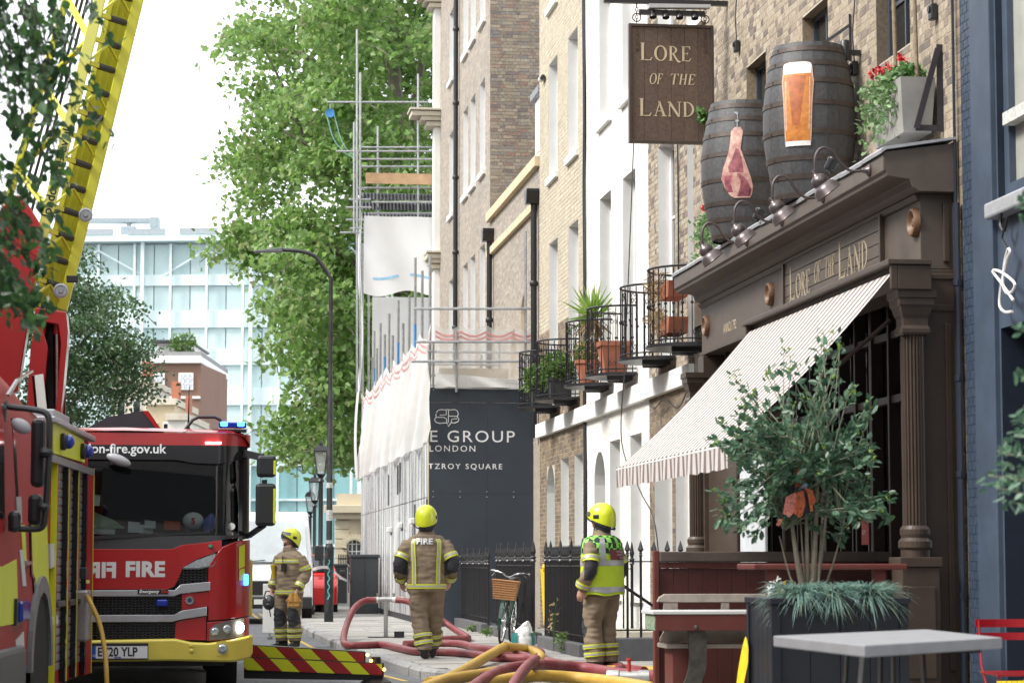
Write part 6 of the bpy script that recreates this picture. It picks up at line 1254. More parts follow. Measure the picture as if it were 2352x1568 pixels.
while yy < 700:
    a,b_ = mix(.12,yy - 2,.05),mix(.97,yy + 22,.02); MB().bar(a,b_,.055,.05,(0,1,0)).build('rung',lad_y,e2); c,d = a + (b_ - a) * .28,a + (b_ - a) * .78; MB().tube([c,d],.042,8).build('rung_grip',rubber,e2,smooth=True)
    if k % 2 == 0: m_a = mix(.5,yy + 12,.0); MB().bar(m_a,mix(.95,yy + 62,0.05),.03,.025).bar(m_a,mix(.08,yy + 50,.05),.03,.025).build('rung_brace',lad_y,e2)
    yy += 55; k += 1
yy = -200; k = 0
while yy < 470:
    A = (LP(LL,yy),LP(LC,yy + 95)) if k % 2 == 0 else (LP(LC,yy - 5),LP(LL,yy + 100)); MB().bar(A[0],A[1],.035,.075,(1,0,.3)).build('side_brace',lad_y,e2); yy += 98; k += 1
for f in (.25,.4,.55): 
    a,b_ = LP(LL,TOP),LP(LC,TOP); c,d = LP(LL,520),LP(LC,520); MB().bar(a + (b_ - a) * f + Vector((0,.35,0)),c + (d - c) * f + Vector((0,.35,0)),.03,.03).build('inner_cable',rubber,e2)
text('ladder_lettering','london-fire.gov.uk',.155,blk_ink,e2,(lambda a,ax,up: (lambda u,v,d: a + ax * u + up * (v - .045) + Vector((0,-.006 - d,0))))(LP(LC,500) + Vector((0,-.036,0)),(LP(LC,0) - LP(LC,500)).normalized(),(lambda q: Vector((-q.z,0,q.x)))((LP(LC,0) - LP(LC,500)).normalized())),bold=.003,sx=1.0)
for x,y,r in ((197,494,.085),(140,668,.09),(129,482,.05)): p = l2(atY(x,y,28.9)); MB().lathe([(r,0),(r,.03),(r * .75,.035),(r * .7,.02),(r * .35,.02),(r * .3,.05),(0,.05)],p,(0,-1,0),20).build('pulley',galv,e2,smooth=True)
p = l2(atY(166,640,29.0)); MB().box(p.x - .07,p.x + .07,p.y,p.y + .1,p.z - .04,p.z + .04).build('sensor_box',black_plastic,e2,bevel=.01)
# turret
tur = [(28,448),(52,450),(72,480),(96,520),(98,560),(82,620),(62,760),(40,900),(-60,900),(-60,560)]
MB().prism([tuple(l2(atY(x,y,28.55))) for x,y in tur],lambda X,Y,Z: (X,Y,Z),lambda X,Y,Z: (X,Y + .35,Z)).build('turret_plate',fire_red,e2,bevel=.015)
for poly in ([(82,706),(152,716),(156,760),(154,790),(140,950),(128,950),(140,790),(134,745),(96,738),(92,760),(78,752)],[(78,752),(96,745),(110,800),(96,950),(60,950),(70,800)]): MB().prism([tuple(l2(atY(x,y,28.3))) for x,y in poly],lambda X,Y,Z: (X,Y,Z),lambda X,Y,Z: (X,Y + .5,Z)).build('turret_frame',fire_red,e2,bevel=.012)
MB().prism([tuple(l2(atY(x,y,28.75))) for x,y in ((84,740),(150,740),(150,960),(84,960))],lambda X,Y,Z: (X,Y,Z),lambda X,Y,Z: (X,Y + .1,Z)).build('turret_inner',M('dark red steel',(.10,.01,.01),.5),e2)
for x in (98,131): MB().tube([l2(atY(x,765,28.45)),l2(atY(x + 1,960,28.45))],.03,12).build('hydraulic_rod',chrome,e2,smooth=True); MB().tube([l2(atY(x,745,28.45)),l2(atY(x,768,28.45))],.045,12).build('rod_end',fire_red,e2,smooth=True)
for k in range(4): MB().tube(spline([l2(atY(104 + k * 4,700,28.6)),l2(atY(110 + k * 3,760,28.55)),l2(atY(106 + k * 5,830,28.6)),l2(atY(116 + k * 2,950,28.6))],5),.016,6).build('hydraulic_hose',black_plastic,e2,smooth=True)
MB().prism([tuple(l2(atY(x,y,29.3))) for x,y in ((14,700),(24,706),(2,830),(-10,830))],lambda X,Y,Z: (X,Y,Z),lambda X,Y,Z: (X,Y + .1,Z)).build('ladder_foot',lad_y,e2)
MB().lathe([(.85,1.5),(.85,1.75),(.8,2.0)],(-1.25 + .6,6.0,0),'z',30).build('turntable_ring',black_plastic,e2)
# ---- stabiliser leg with chevron boards
def chevron():
    m = M('chevron film',(.60,.66,.02),.45,var=.05); t = m.node_tree; L = t.links.new; p = t.nodes['Principled BSDF']; src = p.inputs['Base Color'].links[0].from_socket; tc = t.nodes.new('ShaderNodeTexCoord'); sx = t.nodes.new('ShaderNodeSeparateXYZ'); L(tc.outputs['Object'],sx.inputs[0])
    ad = t.nodes.new('ShaderNodeMath'); ad.operation = 'ADD'; L(sx.outputs[0],ad.inputs[0]); L(sx.outputs[2],ad.inputs[1]); mu = t.nodes.new('ShaderNodeMath'); mu.operation = 'MULTIPLY'; mu.inputs[1].default_value = 1 / .36; L(ad.outputs[0],mu.inputs[0]); fr = t.nodes.new('ShaderNodeMath'); fr.operation = 'FRACT'; L(mu.outputs[0],fr.inputs[0]); gt = t.nodes.new('ShaderNodeMath'); gt.operation = 'GREATER_THAN'; gt.inputs[1].default_value = .5; L(fr.outputs[0],gt.inputs[0]); mm = t.nodes.new('ShaderNodeMix'); mm.data_type = 'RGBA'; L(gt.outputs[0],mm.inputs[0]); L(src,mm.inputs[6]); mm.inputs[7].default_value = (.30,.012,.016,1); L(mm.outputs[2],p.inputs['Base Color']); return m
chev = chevron(); SYv = 26.4
def sb(poly,name,mt,d0,d1): return MB().prism([tuple(l2(atY(x,y,SYv))) for x,y in poly],lambda X,Y,Z: (X,Y + d0,Z),lambda X,Y,Z: (X,Y + d1,Z)).build(name,mt,e2)
sb([(560,1481),(836,1498),(836,1520),(560,1506)],'stabiliser_board',chev,0,.03); sb([(560,1508),(875,1523),(875,1548),(560,1536)],'stabiliser_board',chev,-.14,-.11)
sb([(560,1479),(840,1496),(840,1523),(560,1509)],'stabiliser_beam',black_iron,.032,.3); sb([(560,1506),(880,1521),(880,1552),(840,1560),(560,1556)],'stabiliser_beam',black_iron,-.108,.02)
f_ = l2(atY(863,1560,SYv)); MB().lathe([(.17,0),(.17,.03),(.07,.09),(.05,.3)],(f_.x,f_.y - .03,0),'z',18).build('stabiliser_foot',black_iron,e2,smooth=True)
orange_l = M('lit amber marker',(1,.45,.08),.3,emit=5)
for x,y in ((842,1502),(850,1515),(880,1535)): p = l2(atY(x,y,SYv)); MB().ell((p.x,p.y - .15,p.z),.018,.018,.018,8,5).build('marker_lamp',orange_l,e2)
# ================================================================== NEAR FIRE ENGINE, at the left edge
A1 = math.atan(.069); O1 = Vector((-2.361 - .069 * 14.6,14.6,-.12)); e1 = thing('pump_fire_engine','red and yellow fire engine cut off at the left edge with roller shutter lockers','fire engine',O1,A1); ORG[e1.name] = Vector((0,0,0)); R1 = Matrix.Rotation(-A1,3,'Z')
def S1(x,y,off=0.):
    d = R1 @ ray(x,y); c = R1 @ (Vector((0,0,EYE)) - O1); k = (off - c.x) / d.x; p = c + d * k; return p.y,p.z
def W1(x,y,Y): return R1 @ (atY(x,y,Y) - O1)
def side(name,pts,mat,off=.004,th=.02,bevel=0.,parent=None): return MB().prism([S1(*p) for p in pts],lambda y,z: (off,y,z),lambda y,z: (off - th,y,z)).build(name,mat,parent or e1,bevel=bevel)
red1 = M('dusty fire engine red',(.30,.010,.012),.5,var=.1,vs=3,spec=.22,stain=.2,ss=2,scol=(.2,.05,.05)); cabEnd = S1(113,1000)[0]; bodyEnd = S1(208,1200)[0]
prof = [(0,.55),(0,2.30),(-.05,2.52),(-.17,2.70),(-.36,2.79),(-.7,2.82),(-1.8,2.82),(-2.14,2.79),(-2.33,2.7),(-2.45,2.52),(-2.5,2.3),(-2.5,.55)]
b = MB(); secs = [(.0,1,0),(.25,1,.0),(2.7,1,0),(3.4,1,-.05),(cabEnd - .25,1,-.16),(cabEnd,1,-.42)]; vs = []
for y,k,dz in secs: vs += [(x if x > -1 else x,y,z + (dz if z > 2.35 else 0) * (1 if z > 2.6 else .5)) for x,z in prof]
n = len(prof); b.add(vs,[(i * n + j,i * n + (j + 1) % n,(i + 1) * n + (j + 1) % n,(i + 1) * n + j) for i in range(len(secs) - 1) for j in range(n)] + [tuple(range(n)),tuple((len(secs) - 1) * n + j for j in range(n))]); b.build('cab',red1,e1,smooth=True,sharp=35)
side('side_window',[(-60,970),(8,985),(10,1190),(-60,1190)],dark_glass); side('door_seam',[(27,960),(33,962),(42,1150),(37,1150)],blk_gloss); side('side_glass',[(78,862),(98,858),(107,945),(86,948)],dark_glass); side('chrome_trim',[(34,1140),(46,1140),(48,1200),(37,1200)],silver,.01)
side('roof_seam',[(18,905),(40,870),(75,850),(75,854),(42,875),(22,910)],blk_gloss,.006)
side('yellow_panel',[(-70,1300),(6,1300),(36,1284),(40,1430),(-70,1450)],hi_yel,.008,.02); side('yellow_panel',[(70,1203),(106,1203),(112,1374),(82,1362),(80,1330),(72,1312)],hi_yel,.008,.02); side('yellow_panel',[(46,1205),(56,1205),(60,1300),(54,1300)],hi_yel,.006,.02)
side('door_seam',[(66,1190),(68,1190),(72,1315),(78,1330),(79,1365),(76,1365),(74,1330),(69,1320)],blk_gloss,.012); side('silver_letter_strip',[(43,1262),(51,1262),(58,1345),(50,1345)],silver_ink,.009); side('silver_letter_strip',[(113,1248),(122,1248),(124,1300),(114,1305)],silver_ink,.009); side('silver_letter_strip',[(113,1418),(130,1412),(132,1430),(115,1436)],silver_ink,.009); side('silver_letter_strip',[(34,1470),(52,1450),(54,1500),(36,1500)],silver_ink,.009)
side('door_handle',[(54,1286),(66,1288),(66,1296),(56,1298)],chrome,.03,.03,.005)
# wheel, arch
wy,_ = S1(88,1500); MB().lathe([(.28,-.15),(.46,-.16),(.49,-.1),(.49,.1),(.46,.15),(.28,.14)],(-.2,wy,.49),'x',30).build('wheel',tyre_m,e1,smooth=True); MB().lathe([(0,.02),(.12,.05),(.26,.0),(.28,-.02)],(-.06,wy,.49),'x',20,cap=False).build('wheel_hub',galv,e1,smooth=True)
b = MB(); 
for k in range(14):
    a0,a1 = math.pi * k / 14,math.pi * (k + 1) / 14; P_ = lambda a,r: (wy - r * math.cos(a),.5 + r * math.sin(a) * 1.05); b.prism([P_(a0,.56),P_(a1,.56),P_(a1,.68),P_(a0,.68)],lambda y,z: (.035,y,z),lambda y,z: (-.1,y,z))
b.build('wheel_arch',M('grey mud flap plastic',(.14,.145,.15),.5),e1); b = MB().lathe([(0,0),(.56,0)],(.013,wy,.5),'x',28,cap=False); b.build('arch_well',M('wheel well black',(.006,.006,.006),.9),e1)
sy0,sz = S1(34,1380); sy1,sz1 = S1(52,1425); MB().box(.0,.06,sy0,sy1,sz1,sz).build('side_beacon',blue_lens,e1,bevel=.02); MB().box(0,.03,sy0 - .1,sy0,sz1 - .02,sz + .02).build('beacon_mount',black_plastic,e1)
MB().box(-1.2,.05,-.3,S1(45,1540)[0],.25,.72).build('front_bumper',M('grey bumper plastic',(.07,.075,.08),.5),e1,bevel=.04)
# body with lockers
bz1 = S1(150,1053)[1]; topz_ = S1(150,985)[1]; b0 = S1(117,1000)[0]
MB().box(-2.5,-.03,b0,bodyEnd,.3,topz_).build('body',red1,e1,bevel=.015)
side('locker_band',[(122,970),(193,1010),(195,1062),(123,1040)],hi_yel,.0,.02); MB().box(-2.5,.035,b0,bodyEnd + .02,topz_,topz_ + .05).build('body_top_trim',silver,e1,bevel=.01); MB().box(-.02,.03,b0,bodyEnd,bz1 - .07,bz1 - .01).build('locker_rail',M('aluminium rail',(.3,.3,.31),.4,.6),e1)
slat_m = M('aluminium shutter slat',(.26,.265,.275),.42,.5,var=.15,vs=12); slat_me = {}
cols_ = [(S1(127,1200)[0],S1(149,1200)[0]),(S1(155,1200)[0],S1(172,1200)[0]),(S1(177,1200)[0],S1(194,1200)[0])]
for ci,(a,b_) in enumerate(cols_):
    z = .42; 
    while z < bz1 - .1:
        if ci not in slat_me: q = MB(); q.add([(0,0,.002),(0,b_ - a,.002),(.006,b_ - a,.012),(.006,0,.012),(.006,0,.058),(.006,b_ - a,.058),(0,b_ - a,.066),(0,0,.066)],[(0,1,2,3),(3,2,5,4),(4,5,6,7)]); slat_me[ci] = q.mesh('shutter_slat'); slat_me[ci].materials.append(slat_m)
        obj('shutter_slat',slat_me[ci],e1,(-.03,a,z)); z += .072
    for yy,w_,mt in ((a - .05,.05,red1),(a - .075,.025,hi_yel),(b_,.06,blk_gloss)): MB().box(-.03,.02,yy,yy + w_ - .003,.32,bz1 - .07).build('locker_post',mt,e1)
    MB().box(-.03,.03,a + .05,b_ - .05,.95,1.0).build('shutter_handle',black_plastic,e1,bevel=.01)
MB().box(-.03,.025,cols_[2][1] + .063,bodyEnd,.3,bz1 - .01).build('corner_post',red1,e1,bevel=.01); MB().box(.026,.03,bodyEnd - .03,bodyEnd + .0,.3,bz1).build('yellow_edge',hi_yel,e1)
for x,y in ((140,1014),(186,1036)): yy,zz = S1(x,y); MB().lathe([(.07,0),(.075,.03),(.05,.06)],(.0,yy,zz),'x',14).build('beacon_mount',black_plastic,e1,smooth=True); MB().ell((.065,yy,zz),.05,.06,.06,12,8).build('body_beacon',blue_lens,e1,smooth=True)
p = W1(136,958,20.6); MB().box(p.x - .25,p.x + .02,p.y - .5,p.y + .6,p.z - .03,p.z + .04).build('roof_tray',silver,e1,bevel=.01); p = W1(160,975,21.4); MB().tube([p,W1(190,1000,22.2)],.03,6).build('roof_rod',blk_gloss,e1)
sd_y,sd_z = S1(184,1380); MB().box(-.02,.09,sd_y - .22,sd_y + .1,sd_z - .35,sd_z + .1).build('hose_tray',M('scuffed aluminium',(.36,.35,.35),.4,.6),e1,bevel=.02); MB().box(.0,.06,sd_y - .1,sd_y + .02,sd_z + .2,sd_z + .3).build('outlet_block',black_plastic,e1,bevel=.01)
for k in range(3): MB().box(.06,.08,sd_y - .09 + k * .04,sd_y - .06 + k * .04,sd_z + .16,sd_z + .19).build('outlet_tab',lad_p,e1)
# mirrors of the near engine
mt = [(10,925),(22,934),(60,938),(96,944),(108,952),(113,970),(113,1030),(108,1120),(103,1190),(98,1208),(85,1214),(50,1214),(20,1212)]
MB().tube(spline([W1(x,y,16.9) for x,y in mt],4),.022,8).build('mirror_frame',black_plastic,e1,smooth=True)
for (x0,x1,y0,y1,Y,nm,m_) in ((68,103,960,1118,16.95,'mirror',black_plastic),(62,96,1134,1206,16.95,'mirror',black_plastic),(-14,12,925,975,16.7,'mirror_mount',black_plastic),(16,44,1172,1222,16.8,'mirror_mount',black_plastic),(86,120,1026,1050,16.85,'mirror_clamp',black_plastic),(84,112,1152,1174,16.85,'mirror_clamp',black_plastic)):
    p,q = W1(x0,y1,Y),W1(x1,y0,Y); MB().box(p.x,q.x,p.y,p.y + .12,p.z,q.z).build(nm,m_,e1,bevel=.035)
q = MB().ell((0,0,0),.075,.05,.05,12,8).build('kerb_mirror',MATS['grey mirror shell'],e1,smooth=True); q.location = W1(48,978,16.8); q.rotation_euler = (0,R(28),0)
# yellow hose out of the near engine's locker
hose_y = M('yellow ribbed hose',(.50,.31,.05),.5,var=.15,vs=10,bump=.5,bs=90)
h_ = [R1.inverted() @ Vector((.06,sd_y - .03,sd_z + .05)) + O1]; h_ += [atY(x,y,Y) for x,y,Y in ((205,1378,21.3),(228,1430,21.2),(240,1490,21.1),(245,1560,21.0),(246,1640,21.0))]
th = MB().tube(spline(h_,6),.021,9).build('delivery_hose',hose_y,None,smooth=True); tag(th,'thin yellow hose curving down from the near fire engine locker','hose')
# ================================================================== PEOPLE
kit = M('tan fire kit',(.215,.165,.112),.85,var=.2,vs=7,bump=.8,bs=20,stain=.3,ss=4,scol=(.12,.095,.07)); kit_d = M('dark padded patch',(.03,.032,.038),.8,bump=.3,bs=60); skin = M('skin',(.52,.30,.22),.5,var=.08,vs=20); boot = M('black boot leather',(.012,.012,.012),.4); helm = M('fluorescent helmet yellow',(.62,.70,.03),.3,var=.04,coat=.5); refl_y = M('yellow reflective edge',(.60,.64,.05),.5); refl_s = M('silver reflective tape',(.42,.43,.43),.4,.2); lips = M('lips',(.36,.14,.12),.5); eye_m = M('dark eye',(.03,.022,.02),.3)
def ringpts(c,ax,side,rx,ry,n=20):
    ax = ax.normalized(); sd_ = (side - ax * side.dot(ax)).normalized(); fr = ax.cross(sd_)
    return [c + sd_ * (rx * math.cos(2 * math.pi * k / n)) + fr * (ry * math.sin(2 * math.pi * k / n)) for k in range(n)]
def interp(path,s):
    """path: list of (point, rx, ry); s in 0..1 along the length"""
    ls = [0.]
    for a,b in zip(path,path[1:]): ls.append(ls[-1] + (Vector(b[0]) - Vector(a[0])).length)
    d = s * ls[-1]
    for i in range(len(path) - 1):
        if d <= ls[i + 1] + 1e-9:
            f = (d - ls[i]) / (ls[i + 1] - ls[i] + 1e-9); a,b = path[i],path[i + 1]; p = Vector(a[0]).lerp(Vector(b[0]),f); tg = Vector(b[0]) - Vector(a[0]); return p,a[1] + (b[1] - a[1]) * f,a[2] + (b[2] - a[2]) * f,tg
    return Vector(path[-1][0]),path[-1][1],path[-1][2],Vector(path[-1][0]) - Vector(path[-2][0])
def dense(path,n=5):
    pts = spline([p[0] for p in path],n); out = []
    for i,p in enumerate(pts): k = min(i // n,len(path) - 2); f = (i - k * n) / n; f = f * f * (3 - 2 * f); out.append((p,path[k][1] + (path[k + 1][1] - path[k][1]) * f,path[k][2] + (path[k + 1][2] - path[k][2]) * f))
    return out
def loft(b,path,side=Vector((1,0,0)),n=20,mi=0,cap=True,off=0.):
    vs = []
    for i,(p,rx,ry) in enumerate(path):
        tg = Vector(path[min(i + 1,len(path) - 1)][0]) - Vector(path[max(i - 1,0)][0]); vs += ringpts(Vector(p),tg,side,rx + off,ry + off,n)
    fs = [(i * n + k,i * n + (k + 1) % n,(i + 1) * n + (k + 1) % n,(i + 1) * n + k) for i in range(len(path) - 1) for k in range(n)]
    if cap: fs += [tuple(range(n - 1,-1,-1)),tuple((len(path) - 1) * n + k for k in range(n))]
    b.add(vs,fs,mi)
def band(parent,path,s0,s1,off=.012,side=Vector((1,0,0)),thin=.32,a=None):
    """yellow band with a silver stripe wrapped round a limb"""
    for (u0,u1,o,mt,nm) in ((s0,s1,off,refl_y,'yellow_band'),(s0 + (s1 - s0) * thin,s1 - (s1 - s0) * thin,off + .003,refl_s,'silver_band')):
        b = MB(); vs = []; n = 24
        for j in range(4): p,rx,ry,tg = interp(path,u0 + (u1 - u0) * j / 3); vs += ringpts(p,tg,side,rx + o,ry + o,n)
        b.add(vs,[(i * n + k,i * n + (k + 1) % n,(i + 1) * n + (k + 1) % n,(i + 1) * n + k) for i in range(3) for k in range(n)]); b.build(nm,mt,parent,smooth=True)
def strip(parent,torso,pts,off=.014,w_=.05):
    """strap lying on the torso loft: pts = (angle, s) list"""
    for ww,o,mt,nm in ((w_,off,refl_y,'yellow_band'),(w_ * .4,off + .003,refl_s,'silver_band')):
        b = MB(); vs = []; N = 14
        for i in range(N + 1):
            f = i / N * (len(pts) - 1); k = min(int(f),len(pts) - 2); g = f - k; ang = pts[k][0] + (pts[k + 1][0] - pts[k][0]) * g; s = pts[k][1] + (pts[k + 1][1] - pts[k][1]) * g; p,rx,ry,tg = interp(torso,s)
            for e in (-1,1): a = ang + e * ww / 2 / max(.12,(rx + ry) / 2); vs.append(p + Vector(((rx + o) * math.cos(a),(ry + o) * math.sin(a),0)))
        b.add(vs,[(2 * i,2 * i + 1,2 * i + 3,2 * i + 2) for i in range(N)]); b.build(nm,mt,parent,smooth=True)
def hand(b,wrist,dirv,palm_n,thumb_side,curl=.5,s=1.):
    d = Vector(dirv).normalized(); nn = Vector(palm_n).normalized(); sd_ = d.cross(nn).normalized(); w_ = Vector(wrist)
    loft(b,[(w_,.03 * s,.026 * s),(w_ + d * .035,.04 * s,.024 * s),(w_ + d * .08,.042 * s,.02 * s),(w_ + d * .095,.036 * s,.014 * s)],sd_,12)
    for k,(o,L_) in enumerate(((-.031,.062),(-.011,.074),(.010,.070),(.029,.055))):
        p = w_ + d * .085 + sd_ * o * s; a = d * math.cos(curl) + nn * math.sin(curl); c = d * math.cos(curl * 2) + nn * math.sin(curl * 2); b.tube([p,p + a * L_ * .5,p + a * L_ * .5 + c * L_ * .55],[.0105,.010,.008],7)
    p = w_ + d * .03 + sd_ * (-.036 * thumb_side) * s; q = p + (d * .6 - sd_ * .6 * thumb_side + nn * .3).normalized() * .04; b.tube([p,q,q + (d + nn * .3).normalized() * .035],[.013,.0115,.009],7)
def person(label,loc,yaw,J,region,voxel=.0135,head_yaw=0.,head_pitch=0.,scl=1.):
    P = thing('person',label,'person',loc,yaw,'firefighters in the street'); P.scale = (scl * 1.03,scl * 1.03,scl); ORG[P.name] = Vector((0,0,0)); b = MB(); V = Vector
    torso = dense([(V((0,J.get('hem_y',0),.80)),.225,.165),(V((0,0,.95)),.228,.168),(V((0,0,1.10)),.232,.17),(V((0,.0,1.25)),.242,.168),(V((0,0,1.38)),.242,.152),(V((0,.0,1.455)),.198,.118),(V((0,-.005,1.50)),.10,.09),(V((0,-.01,1.56)),.072,.075)])
    loft(b,torso,n=28); limbs = {}
    for s,k in ((1,'r'),(-1,'l')):
        hip,kn_,an = [V(q) for q in J['leg_' + k]]; leg = dense([(hip,.125,.135),(hip.lerp(kn_,.45),.118,.125),(kn_,.098,.108),(kn_.lerp(an,.45),.098,.105),(an,.092,.098)]); loft(b,leg,n=18); limbs['leg_' + k] = leg
        fd = V(J.get('foot_' + k,(0,-1,0))); ft = an + V((0,0,-.02)); loft(b,[(ft + V((0,0,.03)) - fd * .05,.05,.05),(V((ft.x,ft.y,.05)) - fd * .07,.048,.05),(V((ft.x,ft.y,.045)) + fd * .06,.052,.045),(V((ft.x,ft.y,.035)) + fd * .15,.05,.034),(V((ft.x,ft.y,.03)) + fd * .20,.03,.025)],V((0,0,1)).cross(fd),14)
        sh,el,wr = [V(q) for q in J['arm_' + k]]; sh = V((sh.x * .95,sh.y,sh.z + .005)); arm = dense([(sh,.070,.078),(sh.lerp(el,.5),.088,.084),(el,.078,.078),(el.lerp(wr,.6),.072,.07),(wr,.064,.06)]); loft(b,arm,V((0,1,0)),16); limbs['arm_' + k] = arm
        hd = J['hand_' + k]; hand(b,wr + (wr - el).normalized() * .0,hd[0],hd[1],s * hd[2],hd[3])
    b.ell((0,.0,1.415),.225,.115,.07,16,8)
    # head
    H = Matrix.Translation(V((0,-.015,1.60))) @ Matrix.Rotation(head_yaw,4,'Z') @ Matrix.Rotation(head_pitch,4,'X'); hb = MB()
    hb.ell((0,0,.095),.077,.095,.115,18,14); hb.ell((0,-.045,.03),.055,.05,.055,14,9); hb.lathe([(.06,-.1),(.056,.02)],(0,.012,.0),'z',12); hb.ell((0,-.098,.075),.014,.026,.03,10,8); hb.ell((0,-.09,.115),.05,.018,.012,10,6); hb.ell((0,-.093,.03),.028,.014,.012,10,6); hb.ell((0,-.085,-.008),.026,.02,.02,10,6)
    for s in (1,-1): hb.ell((s * .078,.01,.08),.012,.02,.032,8,6); hb.ell((s * .04,-.07,.06),.02,.02,.022,8,6)
    b.add([H @ V(v) for v in hb.v],hb.f)
    me = b.mesh('body'); o = bpy.data.objects.new('body',me); rm = o.modifiers.new('r','REMESH'); rm.mode = 'VOXEL'; rm.voxel_size = voxel; sm = o.modifiers.new('s','SMOOTH'); sm.factor = .5; sm.iterations = 4
    me2 = iso_mesh(o); bpy.data.objects.remove(o)
    mats = [kit,kit_d,skin,boot]; me2.materials.clear()
    for m_ in mats: me2.materials.append(m_)
    wrs = [V(J['arm_' + k][2]) + V(J['hand_' + k][0]).normalized() * .02 for k in 'rl']; hds = [V(J['hand_' + k][0]).normalized() for k in 'rl']
    def reg(c):
        if c.z > 1.535 and (V((c.x,c.y,0))).length < .2: return 2
        for w_,d in zip(wrs,hds):
            q_ = c - w_; k_ = q_.dot(d)
            if 0 < k_ < .22 and (q_ - d * k_).length < .07 + .12 * max(0,k_ - .08): return 2
        if c.z < .115: return 3
        return region(c)
    nrm_ = [v.normal.copy() for v in me2.vertices]
    for v,vn in zip(me2.vertices,nrm_):
        c = v.co.copy()
        if reg(c) < 2:
            k = noise.noise(c * 10.) * .010 + noise.noise(V((c.x * 8 + c.z * 5,c.y * 8,c.z * 26))) * .011; v.co = c + vn * k
    for p in me2.polygons: p.material_index = reg(p.center); p.use_smooth = True
    body = bpy.data.objects.new('body',me2); C.objects.link(body); body.parent = P
    # helmet
    hm = MB(); n = 24; rowsH = [(.02,1.02,1.0),(.05,1.04,1.05),(.09,1.03,1.05),(.13,.98,1.0),(.17,.86,.88),(.20,.66,.68),(.222,.42,.44),(.232,.2,.2),(.234,.02,.02)]; vs = []
    for z,kx,ky in rowsH:
        for k in range(n):
            a = 2 * math.pi * k / n; x,y = .124 * kx * math.cos(a),.152 * ky * math.sin(a) + .008; zz = z + .02
            if z < .06 and y > 0: zz -= .055 * (y / .14)
            if y < 0 and z < .08: zz += .055 * (-y / .14); y *= 1.06
            vs.append((x,y,zz))
    hm.add(vs,[(i * n + k,i * n + (k + 1) % n,(i + 1) * n + (k + 1) % n,(i + 1) * n + k) for i in range(len(rowsH) - 1) for k in range(n)]); hm.v = [tuple(H @ V(v)) for v in hm.v]
    hl = hm.build('helmet',helm,P,smooth=True,sharp=60)
    rg = MB(); rg.tube([(0,.142 * math.cos(a) + .008,.02 + .07 + .138 * math.sin(a)) for a in [math.pi * (.12 + .72 * i / 12) for i in range(13)]],[.006] + [.016] * 11 + [.006],8); rg.v = [tuple(H @ V(v)) for v in rg.v]; rg.build('helmet_ridge',helm,hl,smooth=True)
    rm_ = MB(); vs = []
    for z,k2 in ((.0,.99),(.022,1.035)):
        for k in range(n):
            a = 2 * math.pi * k / n; x,y = .124 * k2 * math.cos(a),.152 * k2 * math.sin(a) + .008; zz = z + .012
            if y > 0: zz -= .058 * (y / .14)
            else: zz += .06 * (-y / .14); y *= 1.06
            vs.append((x * 1.01,y,zz))
    rm_.add(vs,[(k,(k + 1) % n,n + (k + 1) % n,n + k) for k in range(n)]); rm_.v = [tuple(H @ V(v)) for v in rm_.v]; rm_.build('helmet_rim',kit_d,hl,smooth=True)
    for s in (1,-1):
        q = MB().box(s * .116,s * .134,-.03,.035,.075,.12); q.v = [tuple(H @ V(v)) for v in q.v]; q.build('helmet_side_mount',black_plastic,hl,bevel=.006)
        q = MB().tube([(s * .09,.02,.05),(s * .08,-.03,-.01),(s * .03,-.07,-.045),(0,-.075,-.05)],.007,6); q.v = [tuple(H @ V(v)) for v in q.v]; q.build('chin_strap',black_plastic,hl)
    q = MB().ell((0,.135,.0),.022,.02,.024,10,6); q.v = [tuple(H @ V(v)) for v in q.v]; q.build('helmet_dial',black_plastic,hl)
    v_ = MB(); vs = []; nv = 14
    for z,k2 in ((.075,1.12),(.125,1.10)):
        for k in range(nv + 1): a = -math.pi / 2 + (k / nv - .5) * 2.1; vs.append((.118 * k2 * math.cos(a),.152 * k2 * math.sin(a) + .01,z + .028))
    v_.add(vs,[(k,k + 1,nv + 2 + k,nv + 1 + k) for k in range(nv)]); v_.v = [tuple(H @ V(v)) for v in v_.v]; v_.build('raised_visor',grey_metal,hl,smooth=True)
    for s in (1,-1):
        q = MB().ell((s * .032,-.082,.088),.013,.009,.007,8,5); q.v = [tuple(H @ V(v)) for v in q.v]; q.build('eye',eye_m,P)
        q = MB().bar((s * .018,-.1,.108),(s * .052,-.088,.11),.008,.008); q.v = [tuple(H @ V(v)) for v in q.v]; q.build('eyebrow',M('brown hair',(.08,.045,.025),.8),P)
    q = MB().ell((0,-.1,.03),.024,.008,.006,8,5); q.v = [tuple(H @ V(v)) for v in q.v]; q.build('mouth',lips,P)
    q = MB(); loft(q,[(V((0,-.005,1.49)),.105,.10),(V((0,-.01,1.55)),.088,.09)],n=20,cap=False); q.build('collar',kit,P,smooth=True)
    q = MB(); loft(q,[(V((0,.008,1.515)),.082,.088),(V((0,.004,1.56)),.085,.095),(V((0,.0,1.60)),.092,.11),(V((0,.0,1.625)),.098,.125)],n=20,cap=False); q.f = [f_ for f_ in q.f if sum(q.v[i][1] for i in f_) / 4 > -.035]; q.build('neck_guard',kit_d,P,smooth=True)
    for k in 'rl':
        lg = limbs['leg_' + k]; band(P,lg,.74,.80,.016); band(P,lg,.85,.91,.016); am = limbs['arm_' + k]; band(P,am,.30,.42,.012,Vector((0,1,0))); band(P,am,.84,.95,.012,Vector((0,1,0)))
    return P,torso,limbs
dist = lambda c,p: (c - Vector(p)).length
